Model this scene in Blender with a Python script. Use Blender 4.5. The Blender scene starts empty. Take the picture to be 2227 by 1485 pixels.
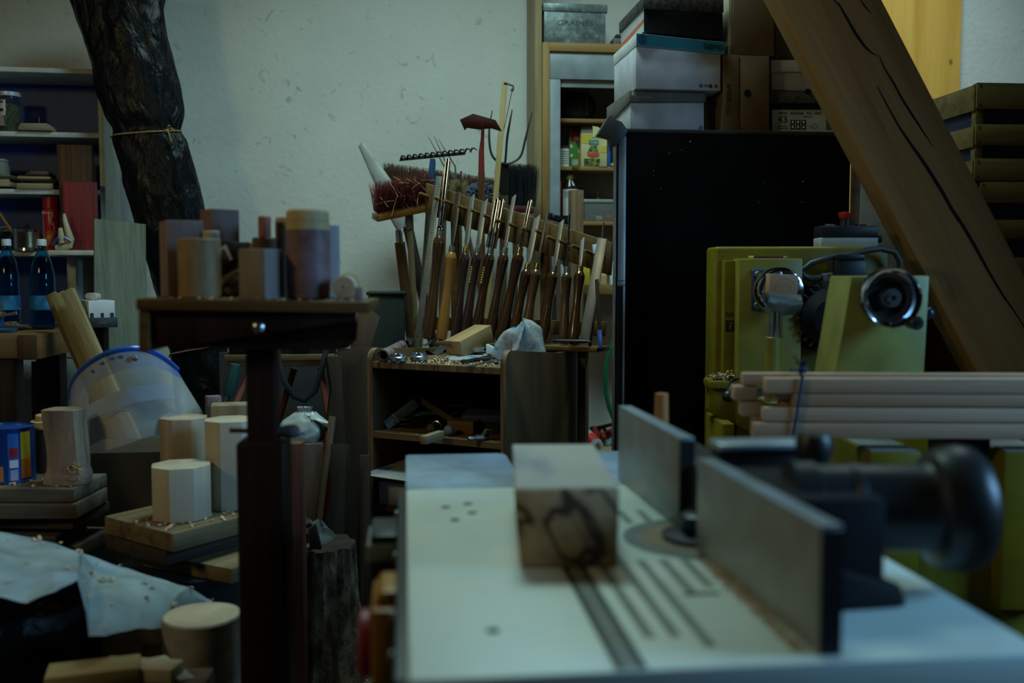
import bpy, bmesh, math, random
from mathutils import Vector, Matrix, Euler, noise
random.seed(7)
PI = math.pi
SC = bpy.context.scene
COL = SC.collection

# ------------------------------------------------------------------ camera
CZ = 1.232
CAM_F = 2165.0
PITCH = math.atan(142.5 / CAM_F)
YAW = math.radians(6.155)
cam_data = bpy.data.cameras.new('camera')
cam = bpy.data.objects.new('camera', cam_data)
COL.objects.link(cam)
cam.location = (0, 0, CZ)
cam.rotation_euler = (PI / 2 - PITCH, 0, -YAW)
cam_data.sensor_width = 36.0
cam_data.lens = 36.0 * CAM_F / 2227.0
cam_data.clip_start = 0.05
cam_data.dof.use_dof = True
cam_data.dof.focus_distance = 3.3
cam_data.dof.aperture_fstop = 2.3
SC.camera = cam
CAMROT = Euler((PI / 2 - PITCH, 0, -YAW)).to_matrix()
CAMLOC = Vector((0, 0, CZ))

# ------------------------------------------------------------------ world, lamps, exposure
SC.view_settings.view_transform = 'Standard'
SC.view_settings.look = 'None'
SC.view_settings.gamma = 1.0
SC.view_settings.exposure = 0.0
SC.view_settings.use_curve_mapping = False
w = bpy.data.worlds.new('daylight')
SC.world = w
w.use_nodes = True
w.node_tree.nodes['Background'].inputs[0].default_value = (0.55, 0.75, 1.0, 1)
w.node_tree.nodes['Background'].inputs[1].default_value = 0.01


def lamp(name, loc, target, size, energy, color, size_y=None):
    d = bpy.data.lights.new(name, 'AREA')
    d.energy = energy
    d.color = color
    d.shape = 'RECTANGLE'
    d.size = size
    d.size_y = size_y or size
    o = bpy.data.objects.new(name, d)
    COL.objects.link(o)
    o.location = loc
    dirv = Vector(target) - Vector(loc)
    o.rotation_euler = dirv.to_track_quat('-Z', 'Y').to_euler()
    return o


sky = lamp('roof_window_light', (0.22, 3.00, 3.38), (0.12, 3.30, 0.5), 0.95, 33, (0.64, 1.0, 0.97), 0.75)
sky.data.spread = math.radians(138)
sk2 = lamp('roof_window_light', (2.2, 3.75, 3.38), (2.3, 3.95, 0.5), 0.6, 17, (0.68, 0.97, 1.0), 0.6)
sk2.data.spread = math.radians(130)
lamp('bulb_light', (-2.2, 0.9, 2.4), (0.2, 2.9, 0.9), 0.35, 10.0, (1.0, 0.84, 0.40))
win = lamp('window_light', (3.0, 0.5, 2.05), (0.0, 1.6, 0.62), 0.9, 15.0, (0.26, 0.60, 1.0), 1.1)
win.data.spread = math.radians(80)


# ------------------------------------------------------------------ pixel rays of the 2227 x 1485 frame
def ray(px, py):
    return (CAMROT @ Vector(((px - 1113.5) / CAM_F, -(py - 742.5) / CAM_F, -1.0)))


def U(px, py, y):                      # where the ray meets the plane Y = y
    d = ray(px, py)
    return CAMLOC + d * (y / d.y)


def HZ(px, py, z):                     # where the ray meets the plane Z = z
    d = ray(px, py)
    return CAMLOC + d * ((z - CZ) / d.z)


def HL(px, py, M, axis, val):          # local point where the ray meets a plane of frame M
    Mi = M.inverted()
    o = Mi @ CAMLOC
    d = Mi.to_3x3() @ ray(px, py)
    k = 'xyz'.index(axis)
    return o + d * ((val - o[k]) / d[k])


def FR(loc, rz=0.0, rx=0.0, ry=0.0):
    return Matrix.Translation(Vector(loc)) @ Euler((math.radians(rx), math.radians(ry), math.radians(rz))).to_matrix().to_4x4()


def AX(a, b, roll=0.0):                # frame with z from a to b
    a = Vector(a)
    b = Vector(b)
    q = (b - a).to_track_quat('Z', 'Y')
    return Matrix.Translation(a) @ q.to_matrix().to_4x4() @ Matrix.Rotation(math.radians(roll), 4, 'Z')


def AXV(a, b, view=None):              # frame with z from a to b and its y axis turned away from the viewer
    a = Vector(a)
    b = Vector(b)
    z = (b - a).normalized()
    v = view or Vector((0.1, 1, 0))
    x = v.cross(z).normalized()
    y = z.cross(x).normalized()
    M = Matrix((x, y, z)).transposed().to_4x4()
    M.translation = a
    return M


# ------------------------------------------------------------------ mesh builder
class MB:
    def __init__(s, M=None):
        s.bm = bmesh.new()
        s.M = M or Matrix.Identity(4)

    def _add(s, bm2, M=None):
        mm = s.M @ M if M is not None else s.M
        vs = [s.bm.verts.new(mm @ v.co) for v in bm2.verts]
        bm2.verts.index_update()
        for f in bm2.faces:
            try:
                nf = s.bm.faces.new([vs[v.index] for v in f.verts])
                nf.smooth = f.smooth
            except ValueError:
                pass
        bm2.free()

    def box(s, lo, hi, bev=0.0, M=None, seg=2):
        b = bmesh.new()
        lo = Vector(lo)
        hi = Vector(hi)
        c = (lo + hi) / 2
        d = hi - lo
        bmesh.ops.create_cube(b, size=1.0)
        for v in b.verts:
            v.co = Vector((v.co.x * d.x, v.co.y * d.y, v.co.z * d.z)) + c
        if bev > 0:
            bmesh.ops.bevel(b, geom=list(b.edges), offset=min(bev, 0.45 * min(abs(d.x), abs(d.y), abs(d.z))), segments=seg, profile=0.5, affect='EDGES')
            for f in b.faces:
                f.smooth = True
        s._add(b, M)
        return s

    def cbox(s, c, size, bev=0.0, M=None, seg=2):
        c = Vector(c)
        h = Vector(size) / 2
        return s.box(c - h, c + h, bev, M, seg)

    def prism(s, pts, vec, bev=0.0, M=None, smooth=False):
        b = bmesh.new()
        vec = Vector(vec)
        v0 = [b.verts.new(Vector(p)) for p in pts]
        v1 = [b.verts.new(Vector(p) + vec) for p in pts]
        n = len(pts)
        b.faces.new(v0[::-1])
        b.faces.new(v1)
        for i in range(n):
            f = b.faces.new((v0[i], v0[(i + 1) % n], v1[(i + 1) % n], v1[i]))
            f.smooth = smooth
        bmesh.ops.recalc_face_normals(b, faces=list(b.faces))
        if bev > 0:
            bmesh.ops.bevel(b, geom=list(b.edges), offset=bev, segments=2, profile=0.5, affect='EDGES')
            for f in b.faces:
                f.smooth = True
        s._add(b, M)
        return s

    def hexa(s, p, bev=0.0, M=None):    # eight corners: bottom four, top four, same winding
        b = bmesh.new()
        v = [b.verts.new(Vector(q)) for q in p]
        for f in ((3, 2, 1, 0), (4, 5, 6, 7), (0, 1, 5, 4), (1, 2, 6, 5), (2, 3, 7, 6), (3, 0, 4, 7)):
            b.faces.new([v[i] for i in f])
        bmesh.ops.recalc_face_normals(b, faces=list(b.faces))
        if bev > 0:
            bmesh.ops.bevel(b, geom=list(b.edges), offset=bev, segments=2, profile=0.5, affect='EDGES')
            for f in b.faces:
                f.smooth = True
        s._add(b, M)
        return s

    def lathe(s, prof, n=28, M=None, jit=None):
        b = bmesh.new()
        rings = []
        for (r, z) in prof:
            if r <= 1e-6:
                rings.append([b.verts.new((0, 0, z))])
            else:
                ring = []
                for i in range(n):
                    a = 2 * PI * i / n
                    rr = r * (jit(a, z) if jit else 1.0)
                    ring.append(b.verts.new((rr * math.cos(a), rr * math.sin(a), z)))
                rings.append(ring)
        for k in range(len(rings) - 1):
            A, B = rings[k], rings[k + 1]
            if len(A) == 1 and len(B) == 1:
                continue
            for i in range(n):
                j = (i + 1) % n
                if len(A) == 1:
                    f = b.faces.new((A[0], B[j], B[i]))
                elif len(B) == 1:
                    f = b.faces.new((A[i], A[j], B[0]))
                else:
                    f = b.faces.new((A[i], A[j], B[j], B[i]))
                f.smooth = True
        bmesh.ops.recalc_face_normals(b, faces=list(b.faces))
        s._add(b, M)
        return s

    def cyl(s, a, bb, r, r2=None, n=20, cap=True, bev=0.0):
        a = Vector(a)
        bb = Vector(bb)
        L = (bb - a).length
        r2 = r if r2 is None else r2
        e = min(bev, L * 0.3)
        if cap:
            prof = [(0, 0)]
            prof += [(r - e, 0), (r, e)] if e else [(r, 0)]
            prof += [(r2, L - e), (r2 - e, L)] if e else [(r2, L)]
            prof += [(0, L)]
        else:
            prof = [(r, 0), (r2, L)]
        return s.lathe(prof, n, AX(a, bb))

    def tube(s, pts, r, n=8, cap=True, flat=1.0):
        pts = [Vector(p) for p in pts]
        b = bmesh.new()
        m = len(pts)
        rs = r if isinstance(r, (list, tuple)) else [r] * m
        t0 = (pts[1] - pts[0]).normalized()
        ref = Vector((0, 0, 1)) if abs(t0.z) < 0.9 else Vector((1, 0, 0))
        nx = t0.cross(ref).normalized()
        rings = []
        for i in range(m):
            t = (pts[min(i + 1, m - 1)] - pts[max(i - 1, 0)]).normalized()
            nx = (nx - t * nx.dot(t)).normalized()
            ny = t.cross(nx)
            rings.append([b.verts.new(pts[i] + rs[i] * (nx * math.cos(2 * PI * k / n) + ny * flat * math.sin(2 * PI * k / n))) for k in range(n)])
        for i in range(m - 1):
            for k in range(n):
                f = b.faces.new((rings[i][k], rings[i][(k + 1) % n], rings[i + 1][(k + 1) % n], rings[i + 1][k]))
                f.smooth = True
        if cap:
            b.faces.new(rings[0][::-1])
            b.faces.new(rings[-1])
        bmesh.ops.recalc_face_normals(b, faces=list(b.faces))
        s._add(b)
        return s

    def grid(s, nu, nv, fn, thick=0.0, closed_u=False):
        b = bmesh.new()
        mu = nu if closed_u else nu + 1
        V = [[b.verts.new(Vector(fn(i / nu, j / nv))) for j in range(nv + 1)] for i in range(mu)]
        for i in range(nu):
            for j in range(nv):
                i2 = (i + 1) % mu
                f = b.faces.new((V[i][j], V[i2][j], V[i2][j + 1], V[i][j + 1]))
                f.smooth = True
        if thick:
            b.normal_update()
            bmesh.ops.solidify(b, geom=list(b.faces), thickness=thick)
            for f in b.faces:
                f.smooth = True
        s._add(b)
        return s

    def blob(s, c, rad, sub=3, amp=0.15, freq=6.0, M=None, seed=0.0):
        b = bmesh.new()
        bmesh.ops.create_icosphere(b, subdivisions=sub, radius=1.0)
        rad = Vector(rad)
        for v in b.verts:
            d = v.co.normalized()
            k = 1.0 + amp * noise.noise(d * freq + Vector((seed, seed * 1.7, 3.1)))
            v.co = Vector((d.x * rad.x, d.y * rad.y, d.z * rad.z)) * k + Vector(c)
        for f in b.faces:
            f.smooth = True
        s._add(b, M)
        return s


MW = {}


def _link(name, me, mat, angle=0.6):
    o = bpy.data.objects.new(name, me)
    COL.objects.link(o)
    if mat is not None:
        me.materials.append(mat)
    if any(p.use_smooth for p in me.polygons):
        me.set_sharp_from_angle(angle=angle)
    return o


def tag(o, label=None, cat=None, group=None, kind=None):
    if label:
        o['label'] = label
    if cat:
        o['category'] = cat
    if group:
        o['group'] = group
    if kind:
        o['kind'] = kind
    return o


def build(mb, name, mat, parent=None, M=None, angle=0.6):
    """world-coordinate builder -> one mesh object; M is the frame of a top-level object"""
    me = bpy.data.meshes.new(name)
    if parent is not None:
        Mi = MW[parent.name].inverted()
        OM = MW[parent.name]
    else:
        if M is None:
            xs = [v.co for v in mb.bm.verts]
            lo = [min(v[k] for v in xs) for k in range(3)]
            hi = [max(v[k] for v in xs) for k in range(3)]
            M = Matrix.Translation(((lo[0] + hi[0]) / 2, (lo[1] + hi[1]) / 2, lo[2]))
        Mi = M.inverted()
        OM = M
    for v in mb.bm.verts:
        v.co = Mi @ v.co
    bmesh.ops.recalc_face_normals(mb.bm, faces=list(mb.bm.faces))
    mb.bm.to_mesh(me)
    mb.bm.free()
    o = _link(name, me, mat, angle)
    if parent is not None:
        o.parent = parent
    else:
        o.matrix_world = M
    MW[o.name] = OM
    return o


def thing(name, label, cat, M, group=None):
    o = bpy.data.objects.new(name, None)
    COL.objects.link(o)
    o.empty_display_size = 0.05
    o.matrix_world = M
    MW[o.name] = M
    return tag(o, label, cat, group)


def solo(mb, name, mat, label, cat, group=None, M=None, kind=None, angle=0.6):
    return tag(build(mb, name, mat, None, M, angle), label, cat, group, kind)


def struct(mb, name, mat, M=None):
    return tag(build(mb, name, mat, None, M), kind='structure')


def text(s, size, M, mat, parent, name='lettering', align='CENTER', ext=0.0004, sx=1.0):
    cu = bpy.data.curves.new(name, 'FONT')
    cu.body = s
    cu.size = size
    cu.align_x = align
    cu.align_y = 'CENTER'
    cu.extrude = ext
    cu.resolution_u = 3
    t = bpy.data.objects.new('tmp', cu)
    COL.objects.link(t)
    me = bpy.data.meshes.new_from_object(t)
    bpy.data.objects.remove(t)
    bpy.data.curves.remove(cu)
    S = Matrix.Diagonal((sx, 1, 1, 1))
    T = MW[parent.name].inverted() @ M @ S
    me.transform(T)
    me.materials.clear()
    me.materials.append(mat)
    o = bpy.data.objects.new(name, me)
    COL.objects.link(o)
    o.parent = parent
    MW[o.name] = MW[parent.name]
    return o


# ------------------------------------------------------------------ materials
def _nt(name):
    m = bpy.data.materials.new(name)
    m.use_nodes = True
    nt = m.node_tree
    b = nt.nodes['Principled BSDF']
    return m, nt, b


def N(nt, t, **kw):
    n = nt.nodes.new(t)
    for k, v in kw.items():
        if k.startswith('i_'):
            n.inputs[k[2:].replace('_', ' ')].default_value = v
        else:
            setattr(n, k, v)
    return n


def _coords(nt, scale, rnd=True):
    tc = N(nt, 'ShaderNodeTexCoord')
    mp = N(nt, 'ShaderNodeMapping')
    mp.inputs['Scale'].default_value = scale
    nt.links.new(tc.outputs['Object'], mp.inputs['Vector'])
    if rnd:
        oi = N(nt, 'ShaderNodeObjectInfo')
        mu = N(nt, 'ShaderNodeMath', operation='MULTIPLY')
        mu.inputs[1].default_value = 37.0
        nt.links.new(oi.outputs['Random'], mu.inputs[0])
        nt.links.new(mu.outputs[0], mp.inputs['Location'])
    return mp


def _ramp(nt, stops):
    r = N(nt, 'ShaderNodeValToRGB')
    e = r.color_ramp.elements
    while len(e) < len(stops):
        e.new(0.5)
    for k, (p, c) in enumerate(stops):
        e[k].position = p
        e[k].color = (*c, 1)
    return r


def plain(name, col, rough=0.6, metal=0.0, spec=0.5, bump=0.0, bscale=60, coat=0.0):
    m, nt, b = _nt(name)
    b.inputs['Base Color'].default_value = (*col, 1)
    b.inputs['Roughness'].default_value = rough
    b.inputs['Metallic'].default_value = metal
    b.inputs['Specular IOR Level'].default_value = spec
    b.inputs['Coat Weight'].default_value = coat
    mp = _coords(nt, (1, 1, 1))
    no = N(nt, 'ShaderNodeTexNoise')
    no.inputs['Scale'].default_value = 14
    no.inputs['Detail'].default_value = 5
    nt.links.new(mp.outputs[0], no.inputs['Vector'])
    lo = tuple(c * 0.8 for c in col)
    hi = tuple(min(1, c * 1.15) for c in col)
    r = _ramp(nt, [(0.3, lo), (0.7, hi)])
    nt.links.new(no.outputs['Fac'], r.inputs[0])
    nt.links.new(r.outputs[0], b.inputs['Base Color'])
    if bump:
        n2 = N(nt, 'ShaderNodeTexNoise')
        n2.inputs['Scale'].default_value = bscale
        n2.inputs['Detail'].default_value = 4
        nt.links.new(mp.outputs[0], n2.inputs['Vector'])
        bp = N(nt, 'ShaderNodeBump')
        bp.inputs['Strength'].default_value = bump
        bp.inputs['Distance'].default_value = 0.01
        nt.links.new(n2.outputs['Fac'], bp.inputs['Height'])
        nt.links.new(bp.outputs[0], b.inputs['Normal'])
    return m


def spotty(name, stops, scale=20, rough=0.7, metal=0.0, bump=0.0, stretch=(1, 1, 1), detail=6, spec=0.5):
    m, nt, b = _nt(name)
    mp = _coords(nt, stretch)
    no = N(nt, 'ShaderNodeTexNoise')
    no.inputs['Scale'].default_value = scale
    no.inputs['Detail'].default_value = detail
    no.inputs['Roughness'].default_value = 0.6
    nt.links.new(mp.outputs[0], no.inputs['Vector'])
    r = _ramp(nt, stops)
    nt.links.new(no.outputs['Fac'], r.inputs[0])
    nt.links.new(r.outputs[0], b.inputs['Base Color'])
    b.inputs['Roughness'].default_value = rough
    b.inputs['Metallic'].default_value = metal
    b.inputs['Specular IOR Level'].default_value = spec
    if bump:
        bp = N(nt, 'ShaderNodeBump')
        bp.inputs['Strength'].default_value = bump
        bp.inputs['Distance'].default_value = 0.02
        nt.links.new(no.outputs['Fac'], bp.inputs['Height'])
        nt.links.new(bp.outputs[0], b.inputs['Normal'])
    return m


def _rich(c, sat=1.24, val=0.84):
    g = 0.3 * c[0] + 0.59 * c[1] + 0.11 * c[2]
    return tuple(max(0.0, g + (k - g) * sat) * val for k in c)


def wood(name, dark, light, axis='Z', freq=26, rough=0.6, stretch=0.06, rings=0.5, coat=0.0, knots=0.0, spec=0.35):
    m, nt, b = _nt(name)
    dark, light = _rich(dark), _rich(light)
    sc = [1.0, 1.0, 1.0]
    sc['XYZ'.index(axis)] = stretch
    mp = _coords(nt, sc)
    n1 = N(nt, 'ShaderNodeTexNoise')
    n1.inputs['Scale'].default_value = freq
    n1.inputs['Detail'].default_value = 6
    n1.inputs['Roughness'].default_value = 0.62
    n1.inputs['Distortion'].default_value = 0.6
    nt.links.new(mp.outputs[0], n1.inputs['Vector'])
    n2 = N(nt, 'ShaderNodeTexNoise')
    n2.inputs['Scale'].default_value = freq * 7
    n2.inputs['Detail'].default_value = 3
    nt.links.new(mp.outputs[0], n2.inputs['Vector'])
    mx = N(nt, 'ShaderNodeMath', operation='MULTIPLY_ADD')
    mx.inputs[1].default_value = rings * 0.5
    nt.links.new(n2.outputs['Fac'], mx.inputs[0])
    nt.links.new(n1.outputs['Fac'], mx.inputs[2])
    mid = tuple((a * 0.45 + c * 0.55) for a, c in zip(dark, light))
    off = rings * 0.25
    r = _ramp(nt, [(0.33 + off, dark), (0.5 + off, mid), (0.66 + off, light)])
    nt.links.new(mx.outputs[0], r.inputs[0])
    out = r.outputs[0]
    if knots:
        tc = _coords(nt, (0.8, 0.0, 0.45), rnd=False)
        vo = N(nt, 'ShaderNodeTexVoronoi')
        vo.inputs['Scale'].default_value = 9 * abs(knots)
        nt.links.new(tc.outputs[0], vo.inputs['Vector'])
        kr = _ramp(nt, [(0.02, (0.16, 0.13, 0.1)), (0.06, (0.7, 0.66, 0.6)), (0.10, (1, 1, 1))])
        nt.links.new(vo.outputs['Distance'], kr.inputs[0])
        mm = N(nt, 'ShaderNodeMix', data_type='RGBA', blend_type='MULTIPLY')
        mm.inputs['Factor'].default_value = 1.0
        nt.links.new(out, mm.inputs[6])
        nt.links.new(kr.outputs[0], mm.inputs[7])
        out = mm.outputs[2]
    nt.links.new(out, b.inputs['Base Color'])
    b.inputs['Roughness'].default_value = rough
    b.inputs['Specular IOR Level'].default_value = spec
    b.inputs['Coat Weight'].default_value = coat
    b.inputs['Coat Roughness'].default_value = 0.12
    bp = N(nt, 'ShaderNodeBump')
    bp.inputs['Strength'].default_value = 0.12
    bp.inputs['Distance'].default_value = 0.004
    nt.links.new(n2.outputs['Fac'], bp.inputs['Height'])
    nt.links.new(bp.outputs[0], b.inputs['Normal'])
    return m


def clear(name, col, rough=0.05, trans=1.0, alpha=1.0, ior=1.2, dust=0.0):
    m, nt, b = _nt(name)
    b.inputs['Base Color'].default_value = (*col, 1)
    b.inputs['Roughness'].default_value = rough
    b.inputs['Transmission Weight'].default_value = trans
    b.inputs['IOR'].default_value = ior
    b.inputs['Alpha'].default_value = alpha
    mp = _coords(nt, (1, 1, 1))
    no = N(nt, 'ShaderNodeTexNoise')
    no.inputs['Scale'].default_value = 9
    no.inputs['Detail'].default_value = 6
    nt.links.new(mp.outputs[0], no.inputs['Vector'])
    if dust:
        r = _ramp(nt, [(0.35, (dust * 0.55,) * 3), (0.75, (min(1, dust * 1.3),) * 3)])
        nt.links.new(no.outputs['Fac'], r.inputs[0])
        nt.links.new(r.outputs[0], b.inputs['Alpha'])
    else:
        r = _ramp(nt, [(0.3, (rough,) * 3), (0.8, (rough + 0.06,) * 3)])
        nt.links.new(no.outputs['Fac'], r.inputs[0])
        nt.links.new(r.outputs[0], b.inputs['Roughness'])
    return m


MT = {}
MT['steel'] = plain('brushed_steel', (0.42, 0.44, 0.45), 0.28, 1.0)
MT['chrome'] = plain('chrome', (0.6, 0.62, 0.64), 0.1, 1.0)
MT['dull_steel'] = plain('dull_steel', (0.22, 0.22, 0.21), 0.45, 0.8)
MT['dark_iron'] = plain('dark_iron', (0.035, 0.035, 0.035), 0.5, 0.6)
MT['brass'] = plain('brass', (0.5, 0.36, 0.10), 0.3, 1.0)
MT['black'] = plain('black_plastic', (0.012, 0.013, 0.014), 0.42)
MT['black_matt'] = plain('matt_black', (0.006, 0.006, 0.007), 0.7, spec=0.2)
MT['white_paint'] = plain('white_paint', (0.55, 0.57, 0.53), 0.45)
MT['white_card'] = plain('white_card', (0.62, 0.64, 0.66), 0.6)
MT['lavender_card'] = plain('pale_card', (0.50, 0.51, 0.58), 0.6)
MT['grey_card'] = plain('taupe_card', (0.13, 0.115, 0.095), 0.6)
MT['brown_card'] = plain('brown_cardboard', (0.13, 0.073, 0.028), 0.75)
MT['dark_card'] = plain('dark_cardboard', (0.085, 0.055, 0.032), 0.75)
MT['blue_back'] = plain('blue_board', (0.006, 0.045, 0.24), 0.5)
MT['white_print'] = plain('white_print', (0.7, 0.7, 0.68), 0.5)
MT['black_print'] = plain('black_print', (0.012, 0.012, 0.012), 0.6)
MT['red'] = plain('red_plastic', (0.45, 0.012, 0.012), 0.35)
MT['orange'] = plain('orange_plastic', (0.62, 0.09, 0.015), 0.4)
MT['blue'] = plain('blue_plastic', (0.015, 0.10, 0.42), 0.35)
MT['yellow_print'] = plain('yellow_print', (0.6, 0.5, 0.06), 0.5)
MT['green'] = plain('green_plastic', (0.01, 0.10, 0.05), 0.45)
MT['dark_green'] = plain('dark_green_plastic', (0.004, 0.014, 0.012), 0.5)
MT['oak'] = wood('pale_oak', (0.30, 0.21, 0.11), (0.50, 0.38, 0.22), 'Z')
MT['beech'] = wood('beech_wood', (0.40, 0.25, 0.13), (0.58, 0.39, 0.22), 'Z', 18)
MT['ply'] = wood('plywood', (0.10, 0.062, 0.032), (0.19, 0.125, 0.068), 'Z', 14)
MT['ply_edge'] = spotty('plywood_edge', [(0.35, (0.07, 0.04, 0.02)), (0.65, (0.30, 0.19, 0.10))], 55, stretch=(1, 1, 0.05))
MT['walnut'] = wood('walnut_varnish', (0.026, 0.011, 0.006), (0.068, 0.030, 0.015), 'Z', 30, 0.2, coat=0.8)
MT['walnut2'] = wood('brown_varnish', (0.045, 0.022, 0.010), (0.10, 0.052, 0.025), 'Z', 30, 0.28, coat=0.7)
MT['rosewood'] = wood('rosewood_varnish', (0.02, 0.011, 0.010), (0.06, 0.03, 0.024), 'Z', 34, 0.25, coat=0.8)
MT['ash_handle'] = wood('ash_varnish', (0.24, 0.115, 0.04), (0.38, 0.20, 0.08), 'Z', 24, 0.35, coat=0.5)
MT['stand'] = wood('dark_stained_wood', (0.011, 0.0055, 0.004), (0.032, 0.016, 0.011), 'Z', 14, 0.5, spec=0.12)
MT['stand_x'] = wood('brown_table_wood', (0.06, 0.028, 0.011), (0.14, 0.074, 0.032), 'X', 14, 0.55, spec=0.2)
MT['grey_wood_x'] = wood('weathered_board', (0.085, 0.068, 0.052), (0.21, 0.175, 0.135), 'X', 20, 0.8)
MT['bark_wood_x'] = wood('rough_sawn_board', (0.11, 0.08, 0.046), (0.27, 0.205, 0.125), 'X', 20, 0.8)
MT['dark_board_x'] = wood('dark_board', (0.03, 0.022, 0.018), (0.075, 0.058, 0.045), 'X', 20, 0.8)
MT['maple'] = wood('pale_maple', (0.44, 0.36, 0.27), (0.62, 0.54, 0.43), 'Z', 10, 0.7, rings=0.3)
MT['maple_dark'] = wood('streaked_maple', (0.30, 0.20, 0.13), (0.52, 0.43, 0.34), 'Z', 9, 0.7)
MT['pink_wood'] = wood('pinkish_wood', (0.17, 0.115, 0.10), (0.33, 0.24, 0.21), 'Z', 16, 0.7)
MT['grey_pink'] = wood('greyish_wood', (0.15, 0.12, 0.105), (0.30, 0.25, 0.225), 'Z', 16, 0.7)
MT['tan_turned'] = wood('tan_turned_wood', (0.19, 0.12, 0.062), (0.36, 0.24, 0.135), 'Z', 20, 0.6, stretch=0.5)
MT['plum'] = wood('plum_turned_wood', (0.15, 0.085, 0.085), (0.25, 0.165, 0.17), 'Z', 9, 0.5, stretch=2.0)
MT['cream'] = wood('cream_wood', (0.45, 0.33, 0.18), (0.62, 0.48, 0.29), 'Z', 20, 0.6, stretch=0.4)
MT['umber'] = wood('umber_wood', (0.07, 0.045, 0.03), (0.15, 0.10, 0.068), 'Z', 18, 0.7)
MT['twine'] = spotty('twine', [(0.4, (0.22, 0.13, 0.04)), (0.6, (0.42, 0.27, 0.10))], 200, 0.9)
MT['shaving'] = spotty('wood_shaving', [(0.4, (0.36, 0.22, 0.11)), (0.6, (0.60, 0.42, 0.24))], 60, 0.8)

# ------------------------------------------------------------------ the room
def wall_material():
    m, nt, b = _nt('white_plaster')
    mp = _coords(nt, (1, 1, 1), rnd=False)
    n1 = N(nt, 'ShaderNodeTexNoise')
    n1.inputs['Scale'].default_value = 2.2
    n1.inputs['Detail'].default_value = 8
    n2 = N(nt, 'ShaderNodeTexNoise')
    n2.inputs['Scale'].default_value = 16
    n2.inputs['Detail'].default_value = 6
    n2.inputs['Distortion'].default_value = 1.2
    nt.links.new(mp.outputs[0], n1.inputs['Vector'])
    nt.links.new(mp.outputs[0], n2.inputs['Vector'])
    r1 = _ramp(nt, [(0.3, (0.58, 0.595, 0.57)), (0.7, (0.69, 0.70, 0.67))])
    r2 = _ramp(nt, [(0.27, (0.62, 0.62, 0.58)), (0.36, (1, 1, 1))])
    nt.links.new(n1.outputs['Fac'], r1.inputs[0])
    nt.links.new(n2.outputs['Fac'], r2.inputs[0])
    mm = N(nt, 'ShaderNodeMix', data_type='RGBA', blend_type='MULTIPLY')
    mm.inputs['Factor'].default_value = 0.8
    nt.links.new(r1.outputs[0], mm.inputs[6])
    nt.links.new(r2.outputs[0], mm.inputs[7])
    nt.links.new(mm.outputs[2], b.inputs['Base Color'])
    b.inputs['Roughness'].default_value = 0.85
    n3 = N(nt, 'ShaderNodeTexNoise')
    n3.inputs['Scale'].default_value = 45
    n3.inputs['Detail'].default_value = 5
    nt.links.new(mp.outputs[0], n3.inputs['Vector'])
    bp = N(nt, 'ShaderNodeBump')
    bp.inputs['Strength'].default_value = 0.25
    bp.inputs['Distance'].default_value = 0.01
    nt.links.new(n3.outputs['Fac'], bp.inputs['Height'])
    nt.links.new(bp.outputs[0], b.inputs['Normal'])
    return m


MT['plaster'] = wall_material()
MT['floor'] = spotty('dusty_concrete', [(0.35, (0.035, 0.028, 0.02)), (0.55, (0.10, 0.075, 0.048)), (0.7, (0.17, 0.12, 0.07))], 28, 0.9, bump=0.4)
WY = 4.70
MT['roof_boards'] = wood('dark_roof_boards', (0.05, 0.032, 0.02), (0.10, 0.068, 0.044), 'X', 9, 0.8)
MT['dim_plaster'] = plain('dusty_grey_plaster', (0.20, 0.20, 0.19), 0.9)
struct(MB().box((-2.9, -1.6, -0.1), (3.6, WY + 0.15, 0)), 'floor', MT['floor'])
struct(MB().box((-2.9, WY, 0), (3.6, WY + 0.15, 3.5)), 'wall_back', MT['plaster'])
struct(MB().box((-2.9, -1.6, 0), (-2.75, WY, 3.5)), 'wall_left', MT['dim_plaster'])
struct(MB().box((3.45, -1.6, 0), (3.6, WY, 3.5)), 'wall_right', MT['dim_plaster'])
struct(MB().box((-2.9, -1.6, 3.5), (3.6, WY + 0.15, 3.6)), 'ceiling', MT['roof_boards'])
# pale post beside the closet
a = U(1163, 300, 4.40)
b_ = U(1178, 300, 4.40)
MT['post'] = wood('pale_post_wood', (0.26, 0.20, 0.11), (0.42, 0.34, 0.21), 'Z', 18)
struct(MB().box((a.x, 4.40, 0.0), (b_.x, 4.695, 3.5), 0.002), 'trim_1', MT['post'])
# pine wall panel on the right
a = U(1880, 0, 4.66)
b_ = U(2086, 228, 4.66)
MT['pine_panel'] = wood('yellow_pine_panel', (0.66, 0.38, 0.13), (0.86, 0.54, 0.21), 'Z', 9, 0.5, knots=1.0)
struct(MB().box((a.x - 0.2, 4.66, 1.3), (b_.x, 4.70, 3.49)), 'trim_2', MT['pine_panel'])

# ------------------------------------------------------------------ white bookshelf with blue back
pb = U(222, 160, 4.38)
FB = FR((pb.x, 4.38, 0), rz=2.6)
bs = thing('bookshelf', 'white bookshelf with a dark blue back against the back wall', 'shelf', FB)
ztop = HL(221, 152, FB, 'y', 0).z
SH = [HL(212, p, FB, 'y', 0).z for p in (289, 413, 546)]
W_ = -1.1
D_ = 0.27
build(MB(FB).box((-0.02, 0, 0), (0, D_, ztop - 0.02), 0.001), 'side_panel', MT['white_paint'], bs)
build(MB(FB).box((W_, 0, 0), (W_ + 0.02, D_, ztop - 0.02), 0.001), 'side_panel', MT['white_paint'], bs)
build(MB(FB).box((W_ - 0.005, -0.01, ztop - 0.02), (0.005, D_, ztop), 0.002), 'top_panel', MT['white_paint'], bs)
build(MB(FB).box((W_ + 0.02, D_ - 0.008, 0.0), (-0.02, D_, ztop - 0.02)), 'back_panel', MT['blue_back'], bs)
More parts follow.
